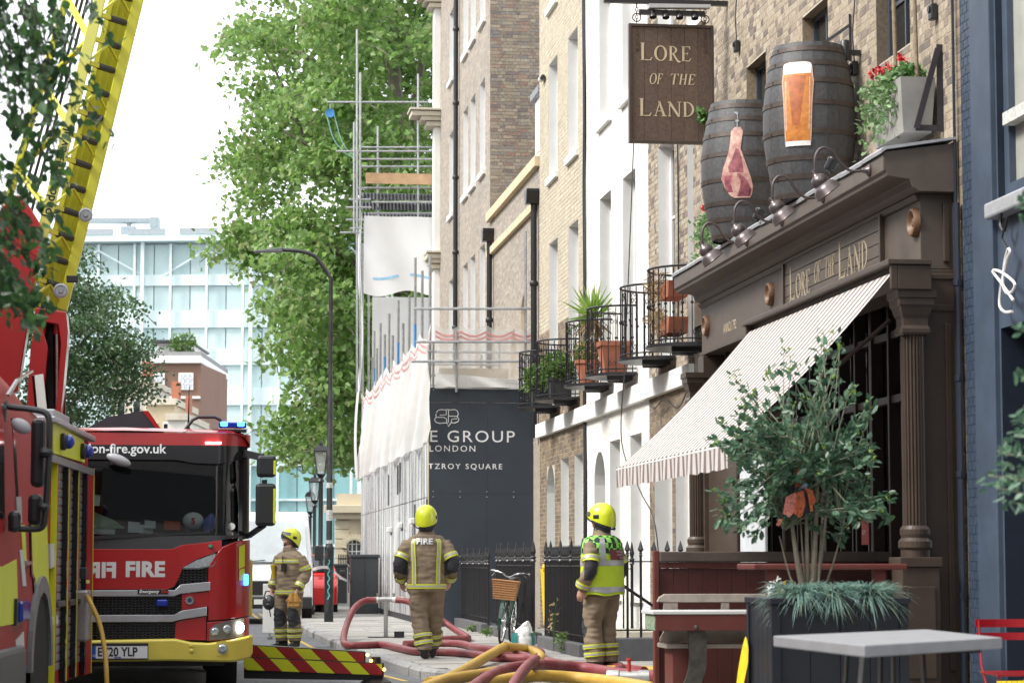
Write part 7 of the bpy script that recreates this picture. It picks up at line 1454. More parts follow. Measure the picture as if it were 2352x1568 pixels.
# --- firefighter walking away in the middle (local -y is where the body faces; yaw turns him to face up the street)
g0 = gnd(978,1512)
J = dict(leg_r=((-.10,0,.88),(-.10,-.14,.49),(-.075,-.30,.13)),leg_l=((.09,0,.88),(.075,.0,.49),(.01,.06,.10)),foot_r=(0,-1,0),foot_l=(-.15,-.98,0),arm_r=((-.215,0,1.40),(-.315,.05,1.14),(-.27,-.10,.93)),arm_l=((.215,0,1.40),(.315,.05,1.13),(.285,-.10,.92)),hand_r=((.1,-.35,-1),(.7,-.5,0),1,.6),hand_l=((-.1,-.3,-1),(-.7,-.5,0),1,.6))
def regA(c):
    if abs(c.x) > .215 and 1.02 + .3 * (abs(c.x) - .3) < c.z < 1.225: return 1
    return 0
F1,t1,l1 = person('firefighter in tan kit and yellow helmet walking away, FIRE on his back',(g0.x,g0.y,0),R(180 + 2),J,regA,head_yaw=R(-14),scl=1.035)
band(F1,t1,.055,.13,.012)
strip(F1,t1,[(math.pi / 2 + .62,.12),(math.pi / 2 + .62,.5),(math.pi / 2 + .66,.84)]); strip(F1,t1,[(math.pi / 2 - .62,.12),(math.pi / 2 - .62,.5),(math.pi / 2 - .66,.84)])
def bk(u,v,d):
    zz = 1.375 + v; s = 0; p,rx,ry,tg = interp(t1,max(0,min(1,(zz - .80) / .76))); x = -u; y = math.sqrt(max(.01,1 - (x / rx) ** 2)) * ry; return (x,y + .012 + d,zz)
text('back_lettering','FIRE',.098,refl_s,F1,lambda u,v,d: bk(u - .118,v,d),bold=.004,sx=1.05,space=1.05)
# --- firefighter in the green vest
g1 = gnd(1384,1542)
J2 = dict(leg_r=((-.10,0,.88),(-.11,-.03,.50),(-.10,.02,.10)),leg_l=((.10,0,.88),(.11,-.06,.50),(.10,-.02,.10)),foot_r=(-.2,-.98,0),foot_l=(.2,-.98,0),arm_r=((-.215,0,1.40),(-.30,.03,1.14),(-.28,-.08,.90)),arm_l=((.215,0,1.40),(.30,.06,1.14),(.30,-.06,.90)),hand_r=((.05,-.2,-1),(.8,-.2,0),1,.5),hand_l=((-.05,-.25,-1),(-.8,-.2,0),1,.5))
def regB(c):
    if abs(c.x) > .21 and 1.0 < c.z < 1.24 and c.y > .03: return 1
    for e,r in (((.11,-.14,.46),.12),((-.11,-.12,.46),.12),((.11,-.14,.54),.1)):
        if dist(c,e) < r: return 1
    return 0
F2,t2,l2_ = person('firefighter in a green chequered hi-vis vest and yellow helmet by the railing',(g1.x,g1.y,0),R(180 + 52),J2,regB,head_yaw=R(10))
vest = M('hi-vis vest yellow',(.50,.66,.03),.7,var=.08,vs=6,bump=.4,bs=16); chk = M('chequered green',(.26,.66,.10),.7,var=.04); tt = chk.node_tree; ck = tt.nodes.new('ShaderNodeTexChecker'); ck.inputs['Scale'].default_value = 17; tc = tt.nodes.new('ShaderNodeTexCoord'); ck.inputs[1].default_value = (.26,.66,.10,1); ck.inputs[2].default_value = (.008,.03,.02,1); tt.links.new(tc.outputs['Object'],ck.inputs[0]); tt.links.new(ck.outputs[0],tt.nodes['Principled BSDF'].inputs['Base Color'])
def tring(z,off,n=36,flare=0.):
    p,rx,ry,tg = interp(t2,max(0,min(1,(z - .80) / .76))); return [(p.x + (rx + off) * math.cos(2 * math.pi * k / n),p.y + (ry + off) * math.sin(2 * math.pi * k / n),z + .01 * math.sin(5 * 2 * math.pi * k / n) * flare) for k in range(n)]
def vband(name,zs,offs,mt,par):
    b = MB(); n = 36; vs = [v for z,o in zip(zs,offs) for v in tring(z,o,n,1. if z < .9 else 0)]; b.add(vs,[(i * n + k,i * n + (k + 1) % n,(i + 1) * n + (k + 1) % n,(i + 1) * n + k) for i in range(len(zs) - 1) for k in range(n)]); return b.build(name,mt,par,smooth=True)
vs_ = vband('hi_vis_vest',(.84,.92,1.0,1.1,1.2,1.28),(.05,.05,.045,.04,.036,.034),vest,F2); vband('vest_yoke',(1.28,1.34,1.40,1.455,1.49),(.034,.034,.036,.04,.035),chk,vs_)
for z in (.90,1.19): vband('vest_band',(z - .03,z + .03),(.056,.05) if z < 1 else (.042,.041),refl_s,vs_)
for sg_ in (.75,-.75,math.pi + .75 - 0,math.pi - .75):
    b = MB(); vs = []
    for i in range(9):
        z = 1.22 + .245 * i / 8; p,rx,ry,tg = interp(t2,(z - .80) / .76); a = math.pi / 2 + (sg_ if abs(sg_) < 1 else sg_)
        for e in (-.13,.13): vs.append((p.x + (rx + .044) * math.cos(a + e),p.y + (ry + .044) * math.sin(a + e),z))
    b.add(vs,[(2 * i,2 * i + 1,2 * i + 3,2 * i + 2) for i in range(8)]); b.build('vest_strap',refl_s,vs_)
p,rx,ry,tg = interp(t2,.62); pq = M('maroon label',(.16,.02,.03),.6); b = MB(); vs = []
for z in (1.225,1.335):
    pp_,rx,ry,tg = interp(t2,(z - .80) / .76)
    for i in range(6): a = math.pi / 2 - .42 + .84 * i / 5; vs.append((pp_.x + (rx + .047) * math.cos(a),pp_.y + (ry + .047) * math.sin(a),z))
b.add(vs,[(i,i + 1,i + 7,i + 6) for i in range(5)]); b.build('vest_label',pq,vs_)
def lb(u,v,d): zz = v; a = math.pi / 2 + .36 - u / .2; pp_,rx,ry,tg = interp(t2,(zz - .80) / .76); return (pp_.x + (rx + .049 + d) * math.cos(a),pp_.y + (ry + .049 + d) * math.sin(a),zz)
for k,s in enumerate(('SAFETY','COMM','OFFI')): text('vest_lettering',s,.034,silver_ink,vs_,(lambda kk: (lambda u,v,d: lb(u,v + 1.30 - kk * .034,d)))(k),sx=.85)
# --- firefighter by the engine, looking up
g2 = gnd(664,1484,-.12); g2 = Vector((g2.x,37.6,0)); g2.x = atY(664,1400,37.6).x
J3 = dict(leg_r=((-.11,0,.88),(-.14,-.03,.50),(-.15,.02,.10)),leg_l=((.11,0,.88),(.13,-.04,.50),(.12,.0,.10)),foot_r=(-.3,-.95,0),foot_l=(.2,-.98,0),arm_r=((-.215,0,1.40),(-.295,.05,1.14),(-.28,-.06,.92)),arm_l=((.215,0,1.40),(.30,.04,1.14),(.26,-.12,.91)),hand_r=((.0,-.2,-1),(.8,-.2,0),1,.9),hand_l=((-.1,-.35,-1),(-.8,-.3,0),1,.9))
def regC(c):
    for e,r in (((.13,-.10,.44),.13),((-.14,-.09,.44),.13),((.13,-.10,.52),.11),((-.14,-.09,.52),.11)):
        if dist(c,e) < r: return 1
    return 0
F3,t3,l3 = person('firefighter in tan kit beside the fire engine looking up, holding gloves and mask',(g2.x,g2.y,-.12),R(-34),J3,regC,head_yaw=R(-22),head_pitch=R(-17))
band(F3,t3,.04,.115,.012); band(F3,t3,.665,.735,.010)
radio = MB().box(.02,.085,-.225,-.17,1.18,1.30); radio.tube([(.035,-.2,1.3),(.035,-.2,1.42)],.008,6); radio.build('radio',black_plastic,F3,bevel=.008)
MB().lathe([(.03,0),(.03,.16),(.04,.18),(.04,.21)],(-.185,-.15,1.07),(0,-.05,1),12).build('torch',M('yellow torch',(.55,.40,.03),.4),F3,smooth=True)
gl = thing('gloves','pair of yellow brown leather gloves held in the firefighter hand','gloves',(0,0,0)); W3 = Matrix.Translation((g2.x,g2.y,-.12)) @ Matrix.Rotation(R(-34),4,'Z'); hp = W3 @ Vector((.25,-.20,.80)); gl.location = hp; glm = M('ochre leather',(.42,.22,.045),.7,var=.2,vs=30)
for k,s in enumerate((-1,1)):
    b = MB(); loft(b,[(Vector((.03 * s,0,.04)),.03,.02),(Vector((.04 * s,-.01,-.03)),.042,.024),(Vector((.045 * s,-.02,-.09)),.045,.022)],n=12)
    for j in range(4): b.tube([(.045 * s - .032 + j * .021,-.02,-.085),(.045 * s - .034 + j * .023,-.025,-.13),(.045 * s - .03 + j * .02,-.035,-.155)],.0115,6)
    b.tube([(.045 * s + .04 * s,-.02,-.04),(.045 * s + .065 * s,-.03,-.08)],.012,6); b.build('glove',glm,gl,smooth=True)
mk = thing('breathing_mask','black breathing mask dangling from the firefighter right hand','mask',W3 @ Vector((-.29,-.14,.70))); b = MB().ell((0,0,0),.10,.08,.12,14,10); b.build('mask_shell',M('clear dark mask',(.05,.055,.06),.12,coat=.5),mk,smooth=True); MB().lathe([(.04,0),(.045,.03),(.03,.05)],(0,-.07,-.05),(0,-1,-.3),12).build('valve',black_plastic,mk,smooth=True); MB().tube([(-.09,.02,.06),(-.05,.05,.17),(.05,.05,.17),(.09,.02,.06)],.012,6).tube([(0,.06,-.08),(.02,.03,-.18),(.03,0,-.22)],.01,6).build('strap',black_plastic,mk)
# ================================================================== HOSES
hose_r = M('maroon ribbed hose',(.20,.035,.04),.5,var=.15,vs=8,bump=.5,bs=70,stain=.5,ss=3,scol=(.30,.17,.16)); steel = M('dull steel',(.45,.45,.44),.4,.7,var=.15)
def hose(label,pts,mat,r=.052,n=8):
    P_ = []
    for p in pts:
        x,y,z = p if len(p) == 3 else (*p,r)
        P_.append(gnd(x,y,max(z,r * .9)))
    o = MB().tube(spline(P_,n),r,14).build('fire_hose',mat,None,smooth=True); tag(o,label,'hose','fire hoses laid across the pavement'); return o
sp0 = gnd(886,1463); spz = [atY(886,y,sp0.y).z for y in (1375,1400)]
st = thing('standpipe','grey steel hydrant standpipe with two hose outlets on the pavement','standpipe',sp0); ORG[st.name] = Vector(sp0)
MB().tube([sp0,(sp0.x,sp0.y,spz[0])],.034,12).build('riser',steel,st,smooth=True); L0,R0 = atY(858,1377,sp0.y),atY(914,1377,sp0.y); MB().tube([L0,(sp0.x,sp0.y,spz[0]),R0],.04,12).build('outlet_head',steel,st,smooth=True)
for x in (868,886,904): p = atY(x,1371,sp0.y); MB().lathe([(.02,0),(.02,.05),(.03,.055),(.03,.065)],p,'z',8).build('valve_handle',steel,st)
for x in (856,914): p = atY(x,1377,sp0.y); MB().lathe([(.05,-.09),(.05,.09)],p,'x',14).build('white_binding',M('white hose binding',(.66,.64,.6),.7),st,smooth=True)
MB().box(sp0.x - .28,sp0.x + .28,sp0.y - .1,sp0.y + .15,.002,.012).build('pit_cover',black_iron,st); MB().box(sp0.x + .14,sp0.x + .30,sp0.y - .12,sp0.y - .08,.0,.1).build('hinged_lid',black_iron,st)
Z = lambda x,y,Y: atY(x,y,Y)
pa = [L0 + Vector((.05,0,0)),Z(838,1379,sp0.y - .05),Z(815,1395,sp0.y - .4),Z(797,1432,sp0.y - 1.2),gnd(789,1468,.06),gnd(797,1480,.05),gnd(830,1481,.05),gnd(880,1480,.05),gnd(920,1488,.05),gnd(960,1496,.05),gnd(1030,1497,.05),gnd(1090,1502,.05),gnd(1140,1509,.05),gnd(1230,1512,.05),gnd(1300,1526,.05),gnd(1400,1531,.05),gnd(1480,1540,.05)]
o = MB().tube(spline(pa,6),.05,14).build('fire_hose',hose_r,None,smooth=True); tag(o,'maroon hose looping from the standpipe left outlet down and along the kerb','hose','fire hoses laid across the pavement')
pb = [R0 - Vector((.03,0,0)),Z(935,1380,sp0.y - .1),Z(965,1395,sp0.y - .3),Z(1010,1420,sp0.y + .1),Z(1045,1445,sp0.y - .1),gnd(1070,1460,.05),gnd(1074,1465,.05),gnd(1050,1466,.05),gnd(1000,1468,.05),gnd(960,1470,.05)]
o = MB().tube(spline(pb,6),.05,14).build('fire_hose',hose_r,None,smooth=True); tag(o,'maroon hose falling from the standpipe right outlet to a kink by the railing','hose','fire hoses laid across the pavement')
hose('maroon hose with a loose bend just behind the walking firefighter feet',[(930,1478),(1000,1476),(1060,1478),(1100,1488),(1160,1491),(1215,1490),(1242,1497),(1236,1508)],hose_r)
hose('thick yellow hose bent to a sharp peak in front of the bicycle',[(960,1585),(1030,1557),(1080,1530),(1120,1506,.1),(1158,1485,.16),(1164,1485,.16),(1210,1490,.1),(1240,1503,.06),(1238,1518,.07),(1200,1531,.07),(1120,1545),(1050,1556),(985,1568)],hose_y,.058,8)
hose('darkest maroon hose arching from the bottom edge towards the bench',[(1070,1592,.06),(1110,1562,.1),(1150,1541,.14),(1200,1530,.16),(1260,1527,.14),(1340,1533,.1),(1420,1545,.07),(1500,1552,.06),(1560,1556)],hose_r,.06)
hose('short maroon hose crossing diagonally over the other hoses',[(1170,1592,.16),(1190,1556,.2),(1212,1528,.24),(1224,1519,.22),(1232,1512,.1)],hose_r,.05)
hose('yellow hose lying lowest along the bottom of the picture',[(1010,1600),(1080,1580),(1150,1562,.07),(1230,1551,.1),(1330,1556,.07),(1420,1566),(1500,1580)],hose_y,.058)
hose('maroon hose running under the yellow peak towards the railing',[(1160,1500,.05),(1200,1505,.05),(1250,1520,.05),(1330,1530),(1410,1527),(1424,1537),(1400,1545)],hose_r,.055)
hose('thin yellow hose behind the green vest firefighter boots',[(1395,1535),(1440,1536),(1500,1537),(1560,1540)],hose_y,.04)
hose('maroon hose entering from the bottom left of the hose pile',[(960,1580),(1030,1562),(1100,1552),(1160,1549),(1220,1549)],hose_r,.045)
cp = thing('hose_coupling','pale steel hose coupling with valve lying beside the bench','coupling',gnd(1445,1553,.08)); q = Vector((1,-.12,0)); MB().lathe([(.062,-.22),(.066,-.2),(.066,-.1),(.055,-.09),(.055,.09),(.066,.1),(.066,.2)],(0,0,0),q,16).build('coupling_body',steel,cp,smooth=True); MB().lathe([(.018,0),(.018,.1),(.03,.11),(.03,.13)],(0,0,.05),'z',10).build('valve',red_sheet,cp)
# ================================================================== BICYCLE, BAG, WEEDS, TAPE
fw,rw = gnd(1150,1478),gnd(1184,1470); fw = Vector((fw.x,fw.y,.34)); dv = Vector((rw.x - fw.x,rw.y - fw.y,0)).normalized(); rwc = fw + dv * 1.06
bk_ = thing('bicycle','dark green bicycle with wicker basket leaning on the iron railing','bicycle',(fw.x,fw.y,0)); ORG[bk_.name] = Vector((fw.x,fw.y,0)); up = Vector((.10,0,.995)).normalized(); sdv = dv.cross(up).normalized(); gr_m = M('dark green frame enamel',(.015,.05,.035),.25,coat=.5)
def bp(a,s,h): return Vector((fw.x,fw.y,0)) + dv * a + sdv * s + up * h
for a0,nm in ((0,'front_wheel'),(1.06,'rear_wheel')):
    c = bp(a0,0,.34); ring_ = [c + (dv * math.cos(q) + up * math.sin(q)) * .325 for q in [2 * math.pi * i / 32 for i in range(33)]]; w_ = MB().tube(ring_,.018,7).build(nm,tyre_m,bk_,smooth=True); b = MB().tube([c + (p - c) * .94 for p in ring_],.009,6)
    b.build('rim',chrome,w_,smooth=True); b = MB()
    for i in range(18): q = 2 * math.pi * i / 18; b.tube([c + sdv * (.03 * (-1) ** i),c + (dv * math.cos(q) + up * math.sin(q)) * .31],.0025,3)
    b.tube([c - sdv * .05,c + sdv * .05],.02,8); b.build('spokes',chrome,w_,kind='stuff')
    fd = [c + (dv * math.cos(q) + up * math.sin(q)) * .36 for q in [R(-20 if a0 else 10) + R(190) * i / 14 for i in range(15)]]; b = MB()
    for p,q in zip(fd,fd[1:]): b.quad(p - sdv * .026,q - sdv * .026,q + sdv * .026,p + sdv * .026)
    b.build('mudguard',gr_m,bk_)
fr = MB(); hdT,hdB,bb_,st_ = bp(.22,0,.92),bp(.19,0,.72),bp(.62,0,.30),bp(.80,0,.78)
for p,q,r in ((hdT,hdB,.018),(hdB,bb_,.018),(bp(.21,0,.86),bp(.70,0,.45),.016),(bb_,st_,.016),(bb_,bp(1.06,.04,.34),.01),(bb_,bp(1.06,-.04,.34),.01),(bp(.77,0,.7),bp(1.06,.04,.34),.008),(bp(.77,0,.7),bp(1.06,-.04,.34),.008),(hdB,bp(.0,.05,.34),.012),(hdB,bp(.0,-.05,.34),.012)): fr.tube([p,q],r,7)
fr.build('frame',gr_m,bk_,smooth=True)
MB().tube([st_,bp(.84,0,.92)],.013,7).build('seat_post',chrome,bk_); b = MB().ell((0,0,0),.09,.14,.035,14,8); sd2 = b.build('saddle',black_plastic,bk_,smooth=True,off=(0,0,0)); sd2.location = bp(.86,0,.95) - org(bk_); sd2.rotation_euler = (0,0,math.atan2(-dv.x,dv.y))
MB().tube(spline([bp(.34,.30,1.02),bp(.22,.27,1.06),bp(.14,.12,1.04),bp(.2,0,.98),bp(.14,-.12,1.04),bp(.22,-.27,1.06),bp(.34,-.30,1.02)],5),.012,7).build('handlebar',chrome,bk_,smooth=True)
for s in (1,-1): MB().tube([bp(.26,.285 * s,1.05),bp(.36,.305 * s,1.01)],.018,8).build('grip',black_plastic,bk_); MB().tube([bp(.18,.22 * s,1.03),bp(.28,.27 * s,.98)],.006,5).build('brake_lever',chrome,bk_)
MB().tube([bp(.62,.06,.3),bp(.62,.09,.16)],.01,6).tube([bp(.62,-.06,.3),bp(.62,-.09,.44)],.01,6).lathe([(.09,-.005),(.09,.005)],bp(.62,.05,.3),sdv,18).build('crank',chrome,bk_)
for s,h in ((1,.16),(-1,.44)): MB().bar(bp(.58,.12 * s,h),bp(.66,.12 * s,h),.08,.02).build('pedal',black_plastic,bk_)
MB().tube([bp(.75,.06,.28),bp(.80,.16,.02)],.008,5).build('kick_stand',steel,bk_)
wick = M('woven wicker',(.36,.18,.075),.8,var=.35,vs=45,bump=.9,bs=110); b = MB(); P4 = lambda k,h,g: bp(-.06 + k[0] * .13 * g,k[1] * .19 * g,h)
lo = [P4(k,.66,.82) for k in ((-1,-1),(1,-1),(1,1),(-1,1))]; hi = [P4(k,.93,1.) for k in ((-1,-1),(1,-1),(1,1),(-1,1))]; b.add(lo + hi,[(0,1,2,3),(0,1,5,4),(1,2,6,5),(2,3,7,6),(3,0,4,7)]); b.build('basket',wick,bk_)
b = MB(); 
for h in range(9):
    f = h / 8; g = .82 + .18 * f; q = [P4(k,.66 + .27 * f,g * 1.01) for k in ((-1,-1),(1,-1),(1,1),(-1,1),(-1,-1))]; b.tube(q,.008 if h < 8 else .013,5)
b.build('basket_weave',wick,bk_,smooth=True)
c0 = gnd(1193,1482); bag = thing('shopping_bag','white and teal plastic bag beside the bicycle wheel','bag',c0 + Vector((.06,0,0))); bag.scale = (.9,.9,.85); teal = M('teal bag print',(.02,.17,.16),.4); bagw = M('white bag plastic',(.72,.72,.72),.4,var=.08)
b = MB(); loft(b,dense([(Vector((0,0,0)),.17,.12),(Vector((0,0,.1)),.19,.13),(Vector((.02,0,.22)),.15,.10),(Vector((.04,0,.31)),.09,.06),(Vector((.07,0,.38)),.045,.025),(Vector((.1,0,.41)),.012,.01)],4),n=20)
for i,v in enumerate(b.v): q = Vector(v); b.v[i] = tuple(q + Vector((noise.noise(q * 14),noise.noise(q * 14 + Vector((5,0,0))),0)) * .03)
b.build('bag_body',bagw,bag,smooth=True); b = MB()
for a0,a1 in ((2.9,4.2),(5.4,6.4)):
    vs = []
    for i in range(7):
        for j in range(6): h = .02 + .2 * j / 5; a = a0 + (a1 - a0) * i / 6; rr = .19 - .3 * max(0,h - .12) ** 1.2 * 1.3; vs.append(((rr + .012) * math.cos(a),(rr * .7 + .012) * math.sin(a),h))
    b.add(vs,[(i * 6 + j,i * 6 + 6 + j,i * 6 + 7 + j,i * 6 + 1 + j) for i in range(6) for j in range(5)])
b.build('teal_print',teal,bag,smooth=True)
weed_m = leaf_mat('weed leaves',[(.08,.16,.03),(.12,.22,.05),(.16,.24,.06)])
for k,(x,y,h,l) in enumerate(((1212,1482,.24,'leafy weed beside the plastic bag'),(1118,1462,.16,'low weed at the plinth corner left of the bicycle'),(1085,1450,.12,'small weed at the foot of the far railing'),(1290,1500,.3,'weed tuft against the plinth of the taped railing'),(1272,1495,.75,'tall thin weed with dry leaves in front of the taped railing'))):
    g = gnd(x,y); wd = thing('weed',l,'weed',g,0,'weeds growing along the plinths'); b = MB()
    for i in range(5): a = rnd.uniform(0,6.28); b.tube([(0,0,0),(.04 * math.cos(a) * (1 if h < .5 else .6),.04 * math.sin(a),h * .6),(.1 * math.cos(a),.08 * math.sin(a),h * rnd.uniform(.7,1))],.004,4)
    b.build('stem',weed_m,wd); leaves('foliage',blob((0,0,h * .55),(.09,.08,h * .5),70 if h < .5 else 26),.06,weed_m if h < .5 else straw,wd,flat=.2,asp=.6,kind=None)
yt = M('yellow hazard tape',(.70,.50,.02),.45,var=.1,vs=20); p = [ws(RN - .02,rt(1252),z) for z in (1.1,.95,.75,.5,.3)]; b = MB()
for i,(q,r) in enumerate(zip(p,p[1:])): e0,e1_ = Vector((.05 - .012 * i,-.03,0)),Vector((.05 - .012 * (i + 1),-.03,0)); b.quad(q - e0,q + e0,r + e1_,r - e1_)
b.lathe([(.035,0),(.045,.05),(.03,.09)],ws(RN,rt(1252),1.08),'z',8); tag(b.build('tape_strand',yt),'yellow tape tied round the railing end post','tape')
# ================================================================== PUB FORECOURT: bench, table, planter, cafe table, chairs
maroon = M('maroon painted wood',(.115,.026,.020),.5,var=.14,vs=6,stain=.2,ss=5,scol=(.2,.1,.08)); maroon_d = M('dark maroon boards',(.075,.020,.017),.5,var=.15,vs=6); grey_wood = M('silvered oak',(.33,.29,.25),.75,var=.2,vs=8,bump=.3,bs=40,stain=.4,ss=5,scol=(.16,.13,.11)); dark_wood = M('dark worn rail',(.085,.065,.055),.6,var=.2)
tB_ = 21.6
def fb(x,y): return onT(x,y,tB_)
nb0,zb1 = fb(1500,1265); nb1,_ = fb(2120,1300); zb1 = 1.285
bs = sthing('high_bench','maroon high-backed pub bench screen with dark top rail','bench',(nb0 + nb1) / 2,tB_)
MB().box(nb0,nb0 + .05,tB_ - .04,tB_ + .04,0,zb1 + .02).build('end_post',maroon,bs,bevel=.008); MB().box(nb0 + .05,nb1,tB_ - .06,tB_ + .06,zb1 - .085,zb1 + .01).build('top_rail',dark_wood,bs,bevel=.012); MB().box(nb0 + .05,nb1,tB_ - .03,tB_ + .03,zb1 - .14,zb1 - .087).build('upper_rail',maroon,bs)
k = 0; u = nb0 + .052
while u < nb1 - .05: MB().box(u,u + .133,tB_ - .012,tB_ + .012,.05,zb1 - .142).build('board',maroon_d,bs,bevel=.003); u += .135
MB().box(nb0 + .05,nb1,tB_ - .03,tB_ + .03,0,.09).build('bottom_rail',maroon,bs)
# grey oak settle in front of it
tq = tB_ - .45; zs = lambda y: EYE + (HORIZON - y) * tq / FPX
ob = sthing('oak_settle','weathered grey oak bench with open back in front of the maroon screen','bench',nb0 + .9,tq); n0 = onT(1508,1380,tq)[0]; n1 = nb1 - .1
zt = onT(1600,1363,tq)[1]
pr = [(n0,zt - .07),(n0 + .02,zt - .03),(n0 + .07,zt),(n1,zt),(n1,zt - .075),(n0 + .1,zt - .075)]; MB().prism(pr,lambda a,z: (a,tq - .02,z),lambda a,z: (a,tq + .02,z)).build('back_rail',grey_wood,ob,bevel=.006)
for a0,w_ in ((.06,.13),(.58,.075),(1.2,.075),(1.8,.075)): MB().box(n0 + a0,n0 + a0 + w_,tq - .015,tq + .015,.45,zt - .077).build('back_post',grey_wood,ob,bevel=.004)
pr = [(n0 + .02,.50),(n0 + .02,.53),(n0 + .07,.62),(n0 + .08,.66),(n1,.66),(n1,.50)]; MB().prism(pr,lambda a,z: (a,tq - .03,z),lambda a,z: (a,tq - .016,z)).build('lower_back',grey_wood,ob,bevel=.006)
MB().box(n0,n1,tq - .42,tq - .02,.455,.495).build('seat',grey_wood,ob,bevel=.008); 
for a0 in (.06,1.5): MB().box(n0 + a0,n0 + a0 + .18,tq - .40,tq - .05,0,.453).build('leg',maroon,ob,bevel=.006)
# red-brown table with white top edge and curved iron leg
tt_ = tB_ - 1.05; tb = sthing('pub_table','maroon pub table with pale top edge and curved iron legs','table',nb0 + .9,tt_); n0 = onT(1498,1405,tt_)[0]; z0 = onT(1600,1402,tt_)[1]; n1 = nb1 - .2
MB().box(n0,n1,tt_ - .02,tt_ + .52,z0 - .03,z0).build('table_top',M('pale scrubbed top',(.55,.55,.54),.5,var=.08),tb,bevel=.006); MB().box(n0 + .03,n1,tt_ - .012,tt_ + .5,z0 - .17,z0 - .032).build('apron',maroon,tb,bevel=.006); MB().box(n0 + .022,n0 + .029,tt_ + .0,tt_ + .45,z0 - .165,z0 - .035).build('peeling_end',M('peeling green paint',(.2,.26,.17),.8,var=.6,vs=30),tb)
iron_g = M('patinated iron',(.075,.07,.06),.5,.5,var=.4,vs=12)
for a0 in (.20,1.5):
    pts = [(n0 + a0 + .12,z0 - .17),(n0 + a0 + .13,z0 - .35),(n0 + a0 + .12,.28),(n0 + a0 + .05,.1),(n0 + a0 - .06,0)]; b = MB()
    for (u,v),(u2,v2) in zip(spline([(p[0],0,p[1]) for p in pts],4),spline([(p[0],0,p[1]) for p in pts],4)[1:]) if False else []: pass
    P_ = spline([(p[0],0,p[1]) for p in pts],4); 
    for p,q in zip(P_,P_[1:]): b.add([(p.x,tt_ + .02,p.z),(p.x + .15,tt_ + .02,p.z),(q.x + .15,tt_ + .02,q.z),(q.x,tt_ + .02,q.z),(p.x,tt_ + .07,p.z),(p.x + .15,tt_ + .07,p.z),(q.x + .15,tt_ + .07,q.z),(q.x,tt_ + .07,q.z)],[(0,1,2,3),(4,7,6,5),(0,3,7,4),(1,5,6,2)])
    b.build('iron_leg',iron_g,tb,smooth=True); MB().ell((n0 + a0 + .18,tt_ - .02,z0 - .14),.02,.015,.02,8,6).build('bolt',iron_g,tb)
# second maroon table plank behind the planter
tt2 = 18.2; t2b = sthing('long_maroon_table','long maroon timber table top behind the planter grasses','table',3.5,tt2); n0,z0 = onT(1732,1294,tt2); n1 = onT(2085,1294,tt2)[0]; MB().box(n0,n1,tt2,tt2 + .6,z0 - .045,z0).build('table_top',maroon,t2b,bevel=.01); 
for a0 in (n0 + .12,n1 - .25): MB().box(a0,a0 + .09,tt2 + .05,tt2 + .14,0,z0 - .045).build('leg',maroon,t2b)
MB().box(n0 + .12,n1 - .16,tt2 + .2,tt2 + .24,z0 - .5,z0 - .4).build('stretcher',maroon_d,t2b)
# planter
navy_p = M('charcoal blue planter paint',(.009,.012,.018),.42,var=.12,vs=6,stain=.15,ss=4,scol=(.03,.036,.045)); tp = 15.2; pn0,pz = onT(1772,1384,tp); pn1 = onT(2087,1375,tp)[0]; pz = .97; dp = .72
pl_ = sthing('planter','tall charcoal blue timber planter of boards in front of the pub','planter',(pn0 + pn1) / 2,tp)
k = 4; wB = (pn1 - pn0 - .12) / k
for i in range(k): MB().box(pn0 + .06 + i * wB + .0015,pn0 + .06 + (i + 1) * wB - .0015,tp + .012,tp + .03,0,pz - .04).build('board',navy_p,pl_,bevel=.003)
for i in range(5): MB().box(pn0 + .012,pn0 + .03,tp + .05 + i * .125 + .001,tp + .05 + (i + 1) * .125 - .001,0,pz - .04).build('board',navy_p,pl_,bevel=.003)
for a,b_ in ((pn0,tp),(pn1 - .06,tp),(pn0,tp + dp - .06),(pn1 - .06,tp + dp - .06)): MB().box(a,a + .06,b_,b_ + .06,0,pz - .041).build('corner_post',navy_p,pl_,bevel=.004)
rim = MB(); rim.box(pn0 - .01,pn1 + .01,tp - .012,tp + .06,pz - .04,pz); rim.box(pn0 - .01,pn1 + .01,tp + dp - .06,tp + dp + .01,pz - .04,pz); rim.box(pn0 - .01,pn0 + .06,tp + .06,tp + dp - .06,pz - .04,pz); rim.box(pn1 - .06,pn1 + .01,tp + .06,tp + dp - .06,pz - .04,pz); rim.build('rim',navy_p,pl_,bevel=.005)
MB().box(pn0 + .03,pn1 - .03,tp + .03,tp + dp - .03,pz - .12,pz - .05).build('soil',soil,pl_); MB().box(pn0 + .04,pn1 - .04,tp + dp - .03,tp + dp - .01,0,pz - .04).box(pn1 - .03,pn1 - .01,tp + .05,tp + dp - .05,0,pz - .04).build('back_board',navy_p,pl_)
